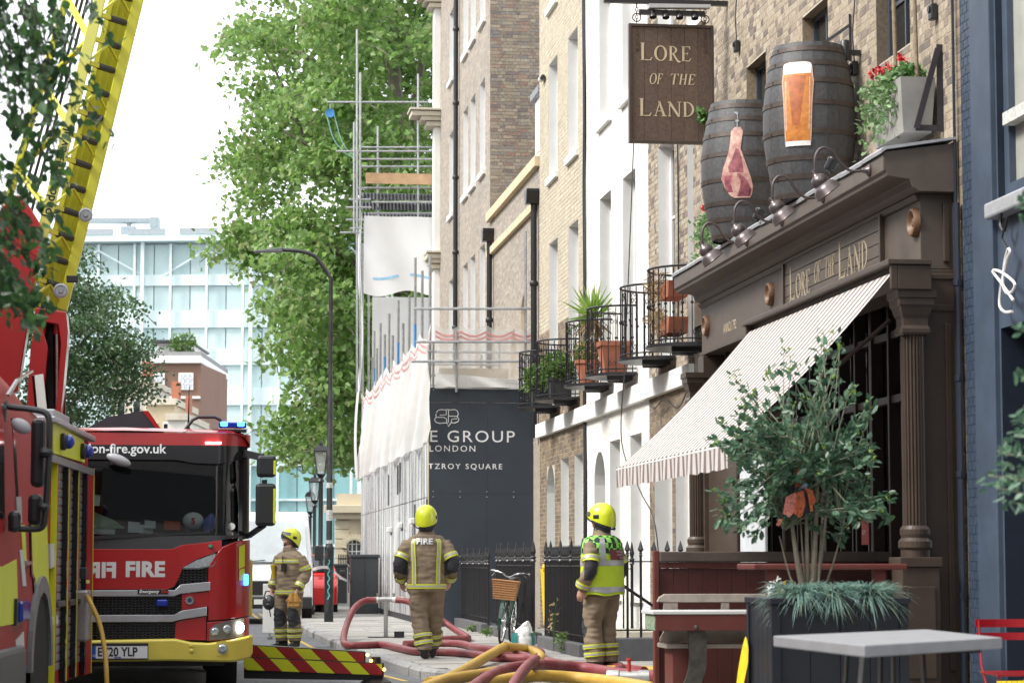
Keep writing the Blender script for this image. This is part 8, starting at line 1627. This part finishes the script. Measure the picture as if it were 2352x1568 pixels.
# eucalyptus shrub
euc = leaf_mat('eucalyptus leaves',[(.055,.125,.075),(.08,.17,.10),(.04,.095,.058),(.12,.22,.14),(.19,.29,.2)],.32,.4); euc_y = leaf_mat('young eucalyptus tips',[(.18,.30,.05),(.24,.36,.08)],.3); twig = M('pale green stem',(.21,.23,.15),.6,var=.25,vs=10); bark = M('smooth grey bark',(.24,.2,.15),.7,var=.3,vs=12)
cx0 = (pn0 + pn1) / 2 - .03; ct = tp + dp / 2; sh = sthing('eucalyptus_shrub','eucalyptus shrub with blue green leaves growing from the charcoal planter','shrub',cx0,ct,pz)
oo = org(sh); rr = random.Random(3); tips = []; LF = []
def er(x,y,d=0.): n_,z_ = onT(x,y,ct + d); return Vector((n_,ct + d,z_))
base_ = Vector((cx0,ct,pz - .1)); ends = []
TG = [(1665,1180),(1655,1150),(1700,1120),(1690,1060),(1700,1000),(1720,960),(1760,980),(1660,970),(1640,1010),(1700,920),(1730,900),(1760,860),(1690,870),(1800,800),(1830,840),(1850,900),(1880,850),(1900,800),(1915,760),(1930,790),(1920,860),(1950,900),(1985,950),(2000,940),(1960,980),(1990,1020),(2005,1060),(1990,1110),(1960,1140),(1975,1190),(2040,1140),(2020,1170),(1940,1210),(1930,1060),(1900,1000),(1870,1050),(1850,980),(1820,1020),(1800,940),(1790,1060),(1770,1120),(1830,1100),(1860,1130),(1900,1150),(1740,1040),(1750,1170),(1800,1180),(1690,1210),(1730,1230),(1950,1020),(1880,940),(1845,1060),(1910,1080)]
stems = MB(); bst = MB(); TK = [er(1815,1165),er(1850,1080),er(1880,1040),er(1905,1100),er(1850,1120),er(1930,1190),er(1800,1215)]
for i,(x,y) in enumerate(TG * 2):
    if i >= len(TG): x += rr.uniform(-25,25); y += rr.uniform(-25,25)
    e = er(x,y,rr.uniform(-.32,.32)); m1 = base_.lerp(e,.4) + Vector((rr.uniform(-.05,.05),0,.12)); kx = rr.choice(TK); P_ = spline([kx.lerp(e,.02),kx + (e - kx) * .3 + Vector((0,0,.06)),e.lerp(kx,.3) + Vector((0,0,.03)),e],6)
    stems.tube(P_,[.007 * (1 - .7 * k / (len(P_) - 1)) for k in range(len(P_))],5)
    for k in range(7,len(P_)):
        for _ in range((4 if rr.random() < .5 else 2) if y > 940 else (1 if rr.random() < .8 else 2)):
            p = P_[k] + Vector((rr.gauss(0,.02),rr.gauss(0,.02),rr.gauss(0,.02))); d = (P_[k] - P_[k - 1]).normalized() + Vector((rr.gauss(0,.7),rr.gauss(0,.7),rr.gauss(0,.5) - .15)); LF.append((p,d.normalized()))
    for _ in range(3): tips.append(e + Vector((rr.gauss(0,.012),rr.gauss(0,.012),rr.gauss(0,.012))))
stems.build('twigs',twig,sh,smooth=True)
for x0,x1,y1,r0 in ((1848,1812,1150,.024),(1856,1850,1060,.018),(1866,1880,1020,.024),(1872,1908,1080,.016),(1884,1945,1170,.010),(1838,1790,1230,.009),(1878,1890,1120,.009),(1852,1838,1180,.009)): P_ = spline([er(x0,1372,rr.uniform(-.08,.08)),er((x0 + x1) / 2,(1372 + y1) / 2 + 20),er(x1,y1)],6); bst.tube(P_,[r0 * (1 - .6 * k / 12) for k in range(len(P_))],8)
bst.build('trunk',bark,sh,smooth=True)
LS = np.array([(0,0,0),(.19,.22,.04),(.25,.55,.05),(.14,.85,.03),(0,1,-.02),(-.14,.85,.03),(-.25,.55,.05),(-.19,.22,.04)]); LSF = [(0,1,2,3,4),(0,4,5,6,7)]
lm = bpy.data.meshes.new('leaf'); lm.from_pydata([tuple(v * .060) for v in LS],[],LSF); lm.materials.append(euc); lm.update()
rr.shuffle(LF)
for p,d in LF[:300]:
    o = obj('leaf',lm,sh,p - oo,d.to_track_quat('Y','Z').to_euler()); s = rr.uniform(.7,1.35); o.scale = (s,s,s); o.rotation_euler.rotate_axis('Y',rr.uniform(-1.2,1.2))
leaves('foliage',[tuple(p) for p,d in LF[300:]],.060,euc,sh,dirs=np.array([tuple(d) for p,d in LF[300:]]) * 2.5,shape=LS,faces=LSF,flat=.5)
leaves('young_leaves',[tuple(p) for p in tips],.032,euc_y,sh,flat=.2)
# grasses
fes = leaf_mat('blue fescue blades',[(.17,.30,.27),(.22,.36,.32),(.28,.42,.36),(.12,.23,.21),(.32,.38,.26)],.3); GB = np.array([(-.012,0,0),(.012,0,0),(.010,.5,.05),(-.010,.5,.05),(.0,1,-.12)]); GF = [(0,1,2,3),(3,2,4)]
for k,(x,l) in enumerate(((1835,'left blue fescue grass tuft spilling over the planter rim'),(1905,'middle blue fescue grass tuft in the planter'),(1985,'right blue fescue grass tuft in the planter'))):
    g = sthing('fescue_grass',l,'grass',*onT(x,1370,tp + .22)[:1],tp + .22,pz - .05,'grass tufts in the planter'); nn0 = onT(x,1370,tp + .22)[0]; nbl = 900; ang = npr.uniform(0,2 * np.pi,nbl); dd = np.stack([np.cos(ang),np.sin(ang),npr.uniform(-.25,1.6,nbl)],1); pp = np.stack([nn0 + np.cos(ang) * .12 * npr.uniform(0,1,nbl),tp + .18 + np.sin(ang) * .09,np.full(nbl,pz - .03) + .05],1)
    u_,d_,w__ = rot_frames(nbl,dd * 4,.9); L_ = npr.uniform(.12,.29,(nbl,1,1)); tpts = np.array([0,0,.35,.35,.7,.7,1.0]); wd_ = np.array([-1,1,1,-1,-.8,.8,0]) * .0028
    drop = (tpts ** 2)[None,:,None] * np.array([0,0,-1])[None,None,:] * L_ * .55; V = pp[:,None,:] + L_ * tpts[None,:,None] * d_[:,None,:] + wd_[None,:,None] * u_[:,None,:] + drop - np.array(org(g))[None,None,:]; arr_mesh('grass_blades',V,[(0,1,2,3),(3,2,5,4),(4,5,6)],fes,g,'stuff')
wf = sthing('white_daisies','small white daisies with a yellow ribbon at the planter left corner','flowers',pn0 + .1,tp + .1,pz); pts = [tuple(er(x,y,-.2)) for x,y in ((1775,1335),(1780,1345),(1768,1352),(1795,1340),(1800,1352),(1765,1360),(1785,1328),(1790,1362))]
leaves('petals',np.repeat(np.array(pts),9,axis=0),.026,paper,wf,flat=0,asp=.6,kind=None); b = MB()
for p in pts: b.tube([p,(pn0 + .14,tp + .15,pz - .05)],.0025,4)
b.build('stem',twig,wf); b = MB(); P_ = [er(x,y,-.2) for x,y in ((1782,1365),(1790,1345),(1800,1338),(1795,1352),(1785,1375))]
for p,q in zip(P_,P_[1:]): b.quad(p,q,q + Vector((.02,0,.02)),p + Vector((.02,0,.02)))
b.build('ribbon',yt,wf)
# feathered ornament in the shrub
orn = sthing('feather_ornament','orange and black feathered ornament hanging in the eucalyptus shrub','ornament',*onT(1830,1150,ct - .25)[:1],ct - .25,onT(1830,1150,ct - .25)[1]); oc = M('orange painted feather',(.36,.075,.02),.5,var=.85,vs=80); kc = M('black painted feather',(.02,.02,.025),.5,var=.3); bc = M('blue painted head',(.2,.33,.45),.5); rc = M('red striped feather',(.5,.16,.12),.6,var=.6,vs=70)
for poly,mt in (([(1838,1070),(1820,1085),(1826,1120),(1842,1118),(1850,1090)],oc),([(1805,1140),(1798,1180),(1815,1185),(1832,1170),(1828,1130)],rc),([(1830,1130),(1822,1180),(1842,1184),(1850,1160),(1846,1125)],oc),([(1840,1120),(1848,1180),(1862,1184),(1872,1170),(1862,1130)],kc),([(1846,1118),(1868,1160),(1874,1150),(1866,1125)],oc),([(1830,1112),(1842,1105),(1856,1112),(1850,1126),(1834,1126)],bc),([(1830,1120),(1838,1180),(1850,1186),(1848,1130)],kc),([(1806,1100),(1814,1130),(1826,1122),(1818,1096)],kc),([(1800,1150),(1796,1184),(1804,1186),(1808,1152)],kc),([(1812,1150),(1808,1186),(1814,1188),(1818,1152)],paper),([(1822,1085),(1824,1110),(1830,1110),(1830,1086)],kc),([(1854,1130),(1862,1175),(1868,1172),(1860,1128)],oc),([(1836,1140),(1832,1186),(1840,1190),(1842,1140)],oc),([(1790,1190),(1782,1205),(1790,1208),(1798,1192)],rc)): dq = rr.uniform(-.06,.0); MB().prism(poly,lambda x,y: er(x,y,-.12 + dq),lambda x,y: er(x,y,-.105 + dq)).build('feather',mt,orn)
# cafe table
cz = .85; cq = [gnd(1776,1459,cz),gnd(1986,1481,cz),gnd(2302,1463,cz),gnd(2128,1444,cz)]; conc = M('grey concrete',(.23,.23,.24),.7,var=.1,vs=7,stain=.2,ss=3,scol=(.24,.24,.25)); ctb = thing('concrete_table','square grey concrete cafe table on dark steel legs in the foreground','table',sum(cq,Vector()) / 4); cc = sum(cq,Vector()) / 4; cc.z = 0; ctb.location = cc; ORG[ctb.name] = cc; th_ = .052
MB().add([p for p in cq] + [p - Vector((0,0,th_)) for p in cq],[(0,1,2,3),(7,6,5,4),(0,4,5,1),(1,5,6,2),(2,6,7,3),(3,7,4,0)]).build('table_top',conc,ctb,bevel=.006)
steel_d = M('black powder coated steel',(.02,.021,.023),.4)
for f,g in (((.30,.28),.1),((.62,.3),-.05),((.36,.72),.08),((.72,.74),-.1)):
    p = cq[1] + (cq[0] - cq[1]) * f[1] + (cq[2] - cq[1]) * f[0]; p.z = cz - th_ - .005; q = p + (p - Vector((cc.x,cc.y,p.z))) * .25; q.z = 0; MB().bar(p,q,.09,.012,(1,0,0)).build('leg',steel_d,ctb)
p = cq[1] + (cq[0] - cq[1]) * .32 + (cq[2] - cq[1]) * .2; p.z = cz - th_ - .002; b = MB().bar((p.x,p.y,p.z),(p.x - .08,p.y - .0,0),.05,.012,(1,0,0)); b.build('brace',steel,ctb); MB().box(cc.x - .35,cc.x + .35,cc.y - .35,cc.y + .35,cz - th_ - .012,cz - th_ - .001).build('top_plate',steel_d,ctb)
# folding chairs
red_c = M('red chair enamel',(.45,.012,.02),.35,var=.06,coat=.3); yel_c = M('yellow chair enamel',(.66,.52,.02),.35,coat=.3)
def chair(label,loc,rz,mt):
    c = thing('folding_chair',label,'chair',loc,rz,'slatted bistro chairs')
    for z,h in ((.78,.055),(.69,.05)):
        b = MB(); vs = []
        for i in range(9): u = -.2 + .4 * i / 8; y = .20 + .03 * (1 - (u / .2) ** 2) + (.78 - z) * -.12; vs += [(u,y,z - h / 2),(u,y,z + h / 2),(u,y + .012,z + h / 2),(u,y + .012,z - h / 2)]
        b.add(vs,[(i * 4 + j,i * 4 + (j + 1) % 4,i * 4 + 4 + (j + 1) % 4,i * 4 + 4 + j) for i in range(8) for j in range(4)] + [(0,1,2,3),(35,34,33,32)]); b.build('back_slat',mt,c)
    for s in (1,-1): MB().tube([(s * .18,.20,.80),(s * .18,.16,.5),(s * .18,.05,.35),(s * .18,-.22,0)],.009,7).build('leg',mt,c,smooth=True); MB().tube([(s * .165,-.18,.44),(s * .165,.0,.28),(s * .165,.22,0)],.009,7).build('leg',mt,c,smooth=True)
    for k in range(6): MB().box(-.19,.19,-.19 + k * .062,-.19 + k * .062 + .05,.435 + .002 * k,.447 + .002 * k).build('seat_slat',mt,c,bevel=.003)
    return c
q = atY(2330,1520,16.6); chair('red slatted folding chair beside the blue wall',(q.x,q.y,0),R(8),red_c); q = atY(2385,1545,15.4); chair('yellow slatted folding chair at the right edge',(q.x,q.y,0),R(200),yel_c)
# yellow tape hanging by the planter
b = MB(); P_ = [(1712,1460),(1706,1480),(1700,1510),(1695,1540),(1690,1580)]; Q_ = [(1716,1466),(1719,1490),(1718,1520),(1712,1550),(1706,1580)]
L1 = [atY(x,y,16.2) for x,y in P_]; L2 = [atY(x,y,16.1) for x,y in Q_]
for i in range(4): b.quad(L1[i],L2[i],L2[i + 1],L1[i + 1])
tag(b.build('tape_strand',yt),'yellow hazard tape hanging beside the charcoal planter','tape')
hk = sthing('door_hook','small chrome hook on the blue brick beside the red chair','hook',WALL - .03,Yt(2243),.75); t_,z_ = onN(2243,1440,WALL - .04); MB().tube([(WALL - .01,t_,z_ + .06),(WALL - .05,t_,z_ + .05),(WALL - .05,t_,z_ - .06),(WALL - .03,t_ - .03,z_ - .08)],.006,6).build('hook',chrome,hk,smooth=True)
# ---- window boxes on the pub cornice
concp = M('grey cast planter',(.27,.265,.25),.8,var=.14,vs=5,stain=.3,ss=3,scol=(.13,.125,.11)); ivy = leaf_mat('ivy leaves',[(.10,.20,.07),(.16,.28,.11),(.24,.36,.18),(.07,.15,.05)],.3); ger = leaf_mat('geranium leaves',[(.05,.14,.03),(.08,.19,.04),(.04,.10,.02)],.3)
def trough(label,t0,t1,n0,n1,z0,z1,brk):
    tr = sthing('cornice_planter',label,'planter',(n0 + n1) / 2,(t0 + t1) / 2,z0,'planters on the pub cornice'); b = MB(); k = .03
    b.add([(n0 + k,t0 + k,z0),(n1 - k,t0 + k,z0),(n1 - k,t1 - k,z0),(n0 + k,t1 - k,z0),(n0,t0,z1),(n1,t0,z1),(n1,t1,z1),(n0,t1,z1),(n0 + .03,t0 + .03,z1),(n1 - .03,t0 + .03,z1),(n1 - .03,t1 - .03,z1),(n0 + .03,t1 - .03,z1),(n0 + .03,t0 + .03,z1 - .04),(n1 - .03,t0 + .03,z1 - .04),(n1 - .03,t1 - .03,z1 - .04),(n0 + .03,t1 - .03,z1 - .04)],[(3,2,1,0),(0,1,5,4),(1,2,6,5),(2,3,7,6),(3,0,4,7),(4,5,9,8),(5,6,10,9),(6,7,11,10),(7,4,8,11),(8,9,13,12),(9,10,14,13),(10,11,15,14),(11,8,12,15),(12,13,14,15)]); b.build('trough',concp,tr)
    if brk: m = MB(); y = t0 - .03; m.bar((WALL - .03,y,z1 + .28),(WALL - .03,y,z0 - .0),.05,.02,(0,1,0)); m.bar((WALL - .05,y - .022,z1 + .24),(n0 + .12,y - .022,z0 + .02),.02,.05,(0,0,1)); m.bar((n0 + .12,y,z0 + .03),(WALL - .05,y,z0 + .03),.02,.05); m.build('iron_bracket',M('dark violet iron',(.028,.024,.03),.5),tr)
    L_ = t1 - t0; k = int(900 * L_); c = np.stack([npr.normal(n0 + .02,.06,k),npr.uniform(t0 + .1,t1 + .12,k),z1 + .08 - np.abs(npr.normal(0,.22,k))],1); c[:,0] -= np.clip(z1 - c[:,2],0,1) * .12; leaves('ivy',c,.055,ivy,tr,flat=.2); k = int(420 * L_)
    leaves('geranium_leaves',blob(((n0 + n1) / 2,(t0 + t1) / 2,z1 + .05),((n1 - n0) * .5,L_ * .5,.13),k),.07,ger,tr,flat=.4)
    cl = [(n0 + .03,t0 + L_ * f,z1 + .16 + .05 * f) for f in (.6,.8,1.0)] + [((n0 + n1) / 2,t0 + L_ * .5,z1 + .26)]; [leaves('geranium_flower',blob(c_,(.05,.05,.04),34),.035,red_fl,tr,flat=0,kind=None) for c_ in cl]; b = MB()
    for c_ in cl: b.tube([(c_[0],c_[1],z1 - .02),c_],.004,4)
    b.build('flower_stems',ger,tr); return tr
q0 = onN(2069,240,5.98)[0]; q1 = onN(2007,300,5.98)[0]; trough('large grey cast planter of ivy and red geraniums on iron bracket near the blue house',q0,q1 + .1,5.98,WALL - .06,4.88,5.36,True)
for k,x in enumerate((2108,2060)): t_ = onN(x,120,6.15)[0]; sx_ = sthing('slim_tree_trunk',('right' if k == 0 else 'left') + ' slim bare stem rising from the large cornice planter','tree',6.12,t_,5.3,'slim stems in the cornice planter'); MB().tube([(6.14,t_,5.3),(6.13,t_ + .02,6.3),(6.15,t_,7.2),(6.14,t_,8.6)],[.02,.018,.016,.014],8).build('trunk',M('slim pale bark',(.22,.17,.11),.8,var=.3,vs=20),sx_,smooth=True); leaves('crown',blob((6.12,t_,8.8),(.35,.35,.4),300),.06,ger,sx_,kind=None)
q0 = onN(1655,520,5.95)[0]; trough('small grey cast planter of ivy and red geraniums behind the meat barrel',q0 - .05,q0 + .75,5.9,WALL - .08,4.8,5.14,False)
sprig = sthing('small_sprig','sprig of green leaves sticking out behind the meat barrel top','plant',5.8,26.6,6.0); t_,z_ = onN(1614,265,6.0); leaves('leaves',blob((6.0,t_,z_),(.05,.12,.08),40),.09,ger,sprig,kind=None); MB().tube([(6.05,t_,5.6),(6.0,t_,z_)],.006,4).build('stem',ger,sprig)
# ---- branch of another planter reaching in at the right edge
rb = thing('edge_shrub','blurred leafy shrub branches at the right edge of the picture','shrub',(2.55,9.2,0)); ORG[rb.name] = Vector((2.55,9.2,0)); pts = []; b = MB()
for x,y in ((2270,1090),(2290,1120),(2300,1040),(2330,1000),(2345,960),(2320,1150),(2345,1100),(2345,760),(2350,480),(2350,860)):
    e = atY(x,y,9.2 + rr.uniform(-.15,.15)); s = atY(2440,y + 60,9.2); P_ = spline([(2.55,9.2,.9),s,e],6); b.tube(P_,.004,4)
    for k in range(7,13):
        for _ in range(5): pts.append(tuple(P_[k] + Vector((rr.gauss(0,.018),rr.gauss(0,.03),rr.gauss(0,.018)))))
b.build('twigs',twig,rb); leaves('foliage',pts,.042,euc,rb,shape=LS,faces=LSF,flat=.2,kind=None); MB().box(2.45,2.85,9.0,9.4,0,.9).build('tub',navy_p,rb,bevel=.01)
# ================================================================== TREES
bark_g = M('mottled plane bark',(.13,.115,.09),.9,var=.35,vs=2); plane_l = leaf_mat('plane tree leaves',[(.115,.225,.05),(.155,.29,.07),(.205,.35,.10),(.085,.17,.04),(.27,.40,.15),(.22,.26,.11)],.47,.36)
def inside(poly,x,y):
    c = False; j = len(poly) - 1
    for i in range(len(poly)):
        (xi,yi),(xj,yj) = poly[i],poly[j]
        if (yi > y) != (yj > y) and x < (xj - xi) * (y - yi) / (yj - yi) + xi: c = not c
        j = i
    return c
PL = np.array([(0,0,0),(.30,.12,.04),(.5,.45,.0),(.28,.55,.06),(.2,.85,.02),(0,1.05,-.05),(-.2,.85,.02),(-.28,.55,.06),(-.5,.45,0),(-.30,.12,.04)]); PLF = [(0,1,2,3,4,5),(0,5,6,7,8,9)]
def crown_tree(name,label,cat,YC,depth,poly,trunk,nclump,per,rad,size,mat,limbs,group=None,seed=1,inset=0.):
    q = atY(*trunk,YC); q.z = -.1; tr = thing(name,label,cat,q,0,group); ORG[tr.name] = Vector(q); rs = np.random.RandomState(seed); xs = [p[0] for p in poly]; ys = [p[1] for p in poly]; pts = []; k = 0
    cen = []
    rb_ = rad * 2.9; nb_ = 0                        # boughs: rounded masses of leaf clumps with gaps between them
    while len(cen) < nclump:
        x,y = rs.uniform(min(xs),max(xs)),rs.uniform(min(ys),max(ys))
        if not inside(poly,x - inset,y): continue
        c0 = np.array(atY(x,y,YC + rs.uniform(-1,1) * depth)); R_ = rb_ * rs.uniform(.6,1.25)
        for _ in range(int(24 * (R_ / rb_) ** 2) + 4):
            v = rs.normal(size=3); v /= np.linalg.norm(v); v[2] = abs(v[2]) * .9 - .22; cen.append(c0 + v * R_ * np.array([1,1,.75]) * rs.uniform(.75,1.05))
    for c in cen: 
        m = rs.poisson(per); g = rs.normal(size=(m,3)) * rad * np.array([1,1,.75]); g[:,2] -= np.abs(g[:,0]) * .3; pts.append(c + g)
    pts = np.concatenate(pts); global npr; npr = rs
    leaves('crown',pts,size,mat,tr,shape=PL if 'plane' in name else LEAF,faces=PLF if 'plane' in name else LEAF_F,flat=.35,kind=None)
    b = MB(); o = Vector(q)
    for path in limbs: 
        P_ = spline([atY(x,y,YC + dy) if y is not None else q for x,y,dy,r in path],6); r0,r1 = path[0][3],path[-1][3]; b.tube(P_,[r0 + (r1 - r0) * i / (len(P_) - 1) for i in range(len(P_))],8)
    b.build('trunk',bark_g,tr,smooth=True); tw = MB()
    for c in cen[::6]:
        c = Vector(c); e = c + Vector((rs.normal() * .9,rs.normal() * .9,-rs.uniform(.3,1.1))) * (rad * 1.6); tw.tube([e,(c + e) / 2 + Vector((0,0,.05)),c],[.03 * rad * 2,.02 * rad * 2,.006],4)
    tw.build('branches',bark_g,tr,kind='stuff'); return tr
plane_poly = [(560,-160),(560,0),(540,60),(528,150),(515,230),(540,300),(498,350),(505,385),(560,400),(545,470),(500,545),(478,560),(495,600),(490,640),(540,650),(590,690),(575,730),(585,800),(610,840),(600,880),(625,900),(618,960),(640,1010),(660,1060),(700,1040),(740,1060),(790,1060),(850,1065),(1080,1060),(1080,-160)]
crown_tree('plane_tree','huge plane tree with bright green crown behind the scaffold','tree',88.,7.,plane_poly,(960,1380),4300,15,.42,.23,plane_l,
    [[(960,1390,0,.7),(940,900,0,.55),(930,500,0,.4),(900,100,0,.2)],[(940,760,0,.3),(880,500,-1,.22),(810,380,-2,.14),(740,350,-3,.08),(650,300,-3,.04)],[(945,850,0,.3),(850,650,-2,.2),(740,560,-3,.12),(620,560,-4,.06)],[(930,560,0,.25),(820,250,-2,.15),(700,130,-3,.08),(620,120,-3,.05)],[(935,980,0,.22),(820,900,-2,.14),(720,900,-3,.08),(660,960,-4,.04)],[(928,420,0,.2),(960,200,-2,.12),(980,60,-3,.07)],[(700,320,-3,.07),(650,200,-4,.05),(610,120,-4,.03)]],seed=4,inset=52)
birch_l = leaf_mat('birch leaves',[(.035,.085,.028),(.05,.115,.035),(.07,.14,.055),(.10,.17,.085),(.03,.07,.022)],.25,.4)
bp_ = [(150,560),(175,575),(190,640),(205,655),(235,670),(255,700),(290,700),(320,735),(300,770),(325,800),(300,830),(345,870),(330,905),(360,920),(300,935),(240,960),(150,990),(60,990),(60,700),(100,600)]
crown_tree('street_birch','drooping grey green street tree between the ladder and the brown corner block','tree',62.,2.2,bp_,(110,1380),1500,12,.2,.105,birch_l,[[(110,1390,0,.16),(112,1000,0,.13),(118,800,0,.08),(140,620,0,.03)],[(113,950,0,.07),(180,800,-.5,.04),(240,740,-.8,.02)],[(113,980,0,.06),(220,880,-.5,.03),(310,880,-.8,.015)]],seed=8)
# near tree whose branches hang into the top left corner
YN = 11.2; near_l = leaf_mat('near dark leaves',[(.026,.075,.028),(.04,.105,.035),(.018,.055,.022),(.07,.17,.04),(.05,.125,.04)],.4,.35)
nt_ = thing('overhanging_tree','dark leafy branches of a near tree hanging into the top left corner','tree',(-5.6,YN,0)); ORG[nt_.name] = Vector((-5.6,YN,0)); MB().tube([(-5.6,YN,-.1),(-5.55,YN,2),(-5.3,YN,4),(-4.6,YN,5.5)],[.16,.14,.1,.05],9).build('trunk',bark_g,nt_,smooth=True)
rs = random.Random(21); LN = []; tw = MB()
strands = []
for i in range(44):
    sx_ = rs.uniform(-190,130); sy = rs.uniform(-160,30) if rs.random() < .62 else rs.uniform(-100,120); L_ = rs.uniform(150,420) * (1.05 if sx_ < 120 else .8); strands.append(((sx_,sy),(sx_ + rs.uniform(20,115),sy + L_)))
for i in range(32):
    sy = rs.uniform(380,620); strands.append(((-150,sy - 60),(rs.uniform(0,130) + (12 if rs.random() < .2 else -8),sy + rs.uniform(40,190))))
for i in range(16): sy = rs.uniform(620,700); strands.append(((-120,sy - 90),(rs.uniform(10,75),sy + rs.uniform(0,40))))
for x,y in ((252,308),(238,60),(262,92),(225,200),(205,300),(150,430),(135,520),(120,590)): strands.append(((x - 150,y - 170),(x,y)))
for (x0,y0),(x1,y1) in strands:
    d0 = rs.uniform(-.55,.55); P_ = spline([atY(x0,y0,YN + d0),atY((x0 * .55 + x1 * .45),(y0 * .55 + y1 * .45) - 25,YN + d0),atY(x1,y1,YN + d0 + rs.uniform(-.1,.1))],9); tw.tube(P_,[.006 * (1 - .8 * k / (len(P_) - 1)) for k in range(len(P_))],4)
    for k in range(2,len(P_)):
        for _ in range(2):
            if rs.random() < .78: d = Vector((rs.gauss(.15,.5),rs.gauss(0,.5),rs.gauss(-.55,.45))).normalized(); LN.append((P_[k] + Vector((rs.gauss(0,.02),rs.gauss(0,.03),rs.gauss(0,.02))),d))
tw.build('branches',M('dark twig bark',(.05,.04,.032),.8),nt_,kind='stuff')
lm2 = bpy.data.meshes.new('leaf'); BS = np.array([(0,0,0),(.26,.2,.05),(.33,.42,.06),(.2,.74,.03),(0,1.05,-.04),(-.2,.74,.03),(-.33,.42,.06),(-.26,.2,.05)]); lm2.from_pydata([tuple(v * .056) for v in BS],[],LSF); lm2.materials.append(near_l); lm2.update()
LN.sort(key=lambda q: -px(q[0])[0] if 0 < px(q[0])[1] < 1568 else 1e9); oo = org(nt_)
for p,d in LN[:300]: o = obj('leaf',lm2,nt_,p - oo,d.to_track_quat('Y','Z').to_euler()); s = rs.uniform(.75,1.25); o.scale = (s,s,s); o.rotation_euler.rotate_axis('Y',rs.uniform(-1,1))
leaves('foliage',[tuple(p) for p,d in LN[300:]],.056,near_l,nt_,dirs=np.array([tuple(d) for p,d in LN[300:]]) * 2.2,shape=BS,faces=LSF,flat=.4)
bpy.data.scenes.remove(ISO)
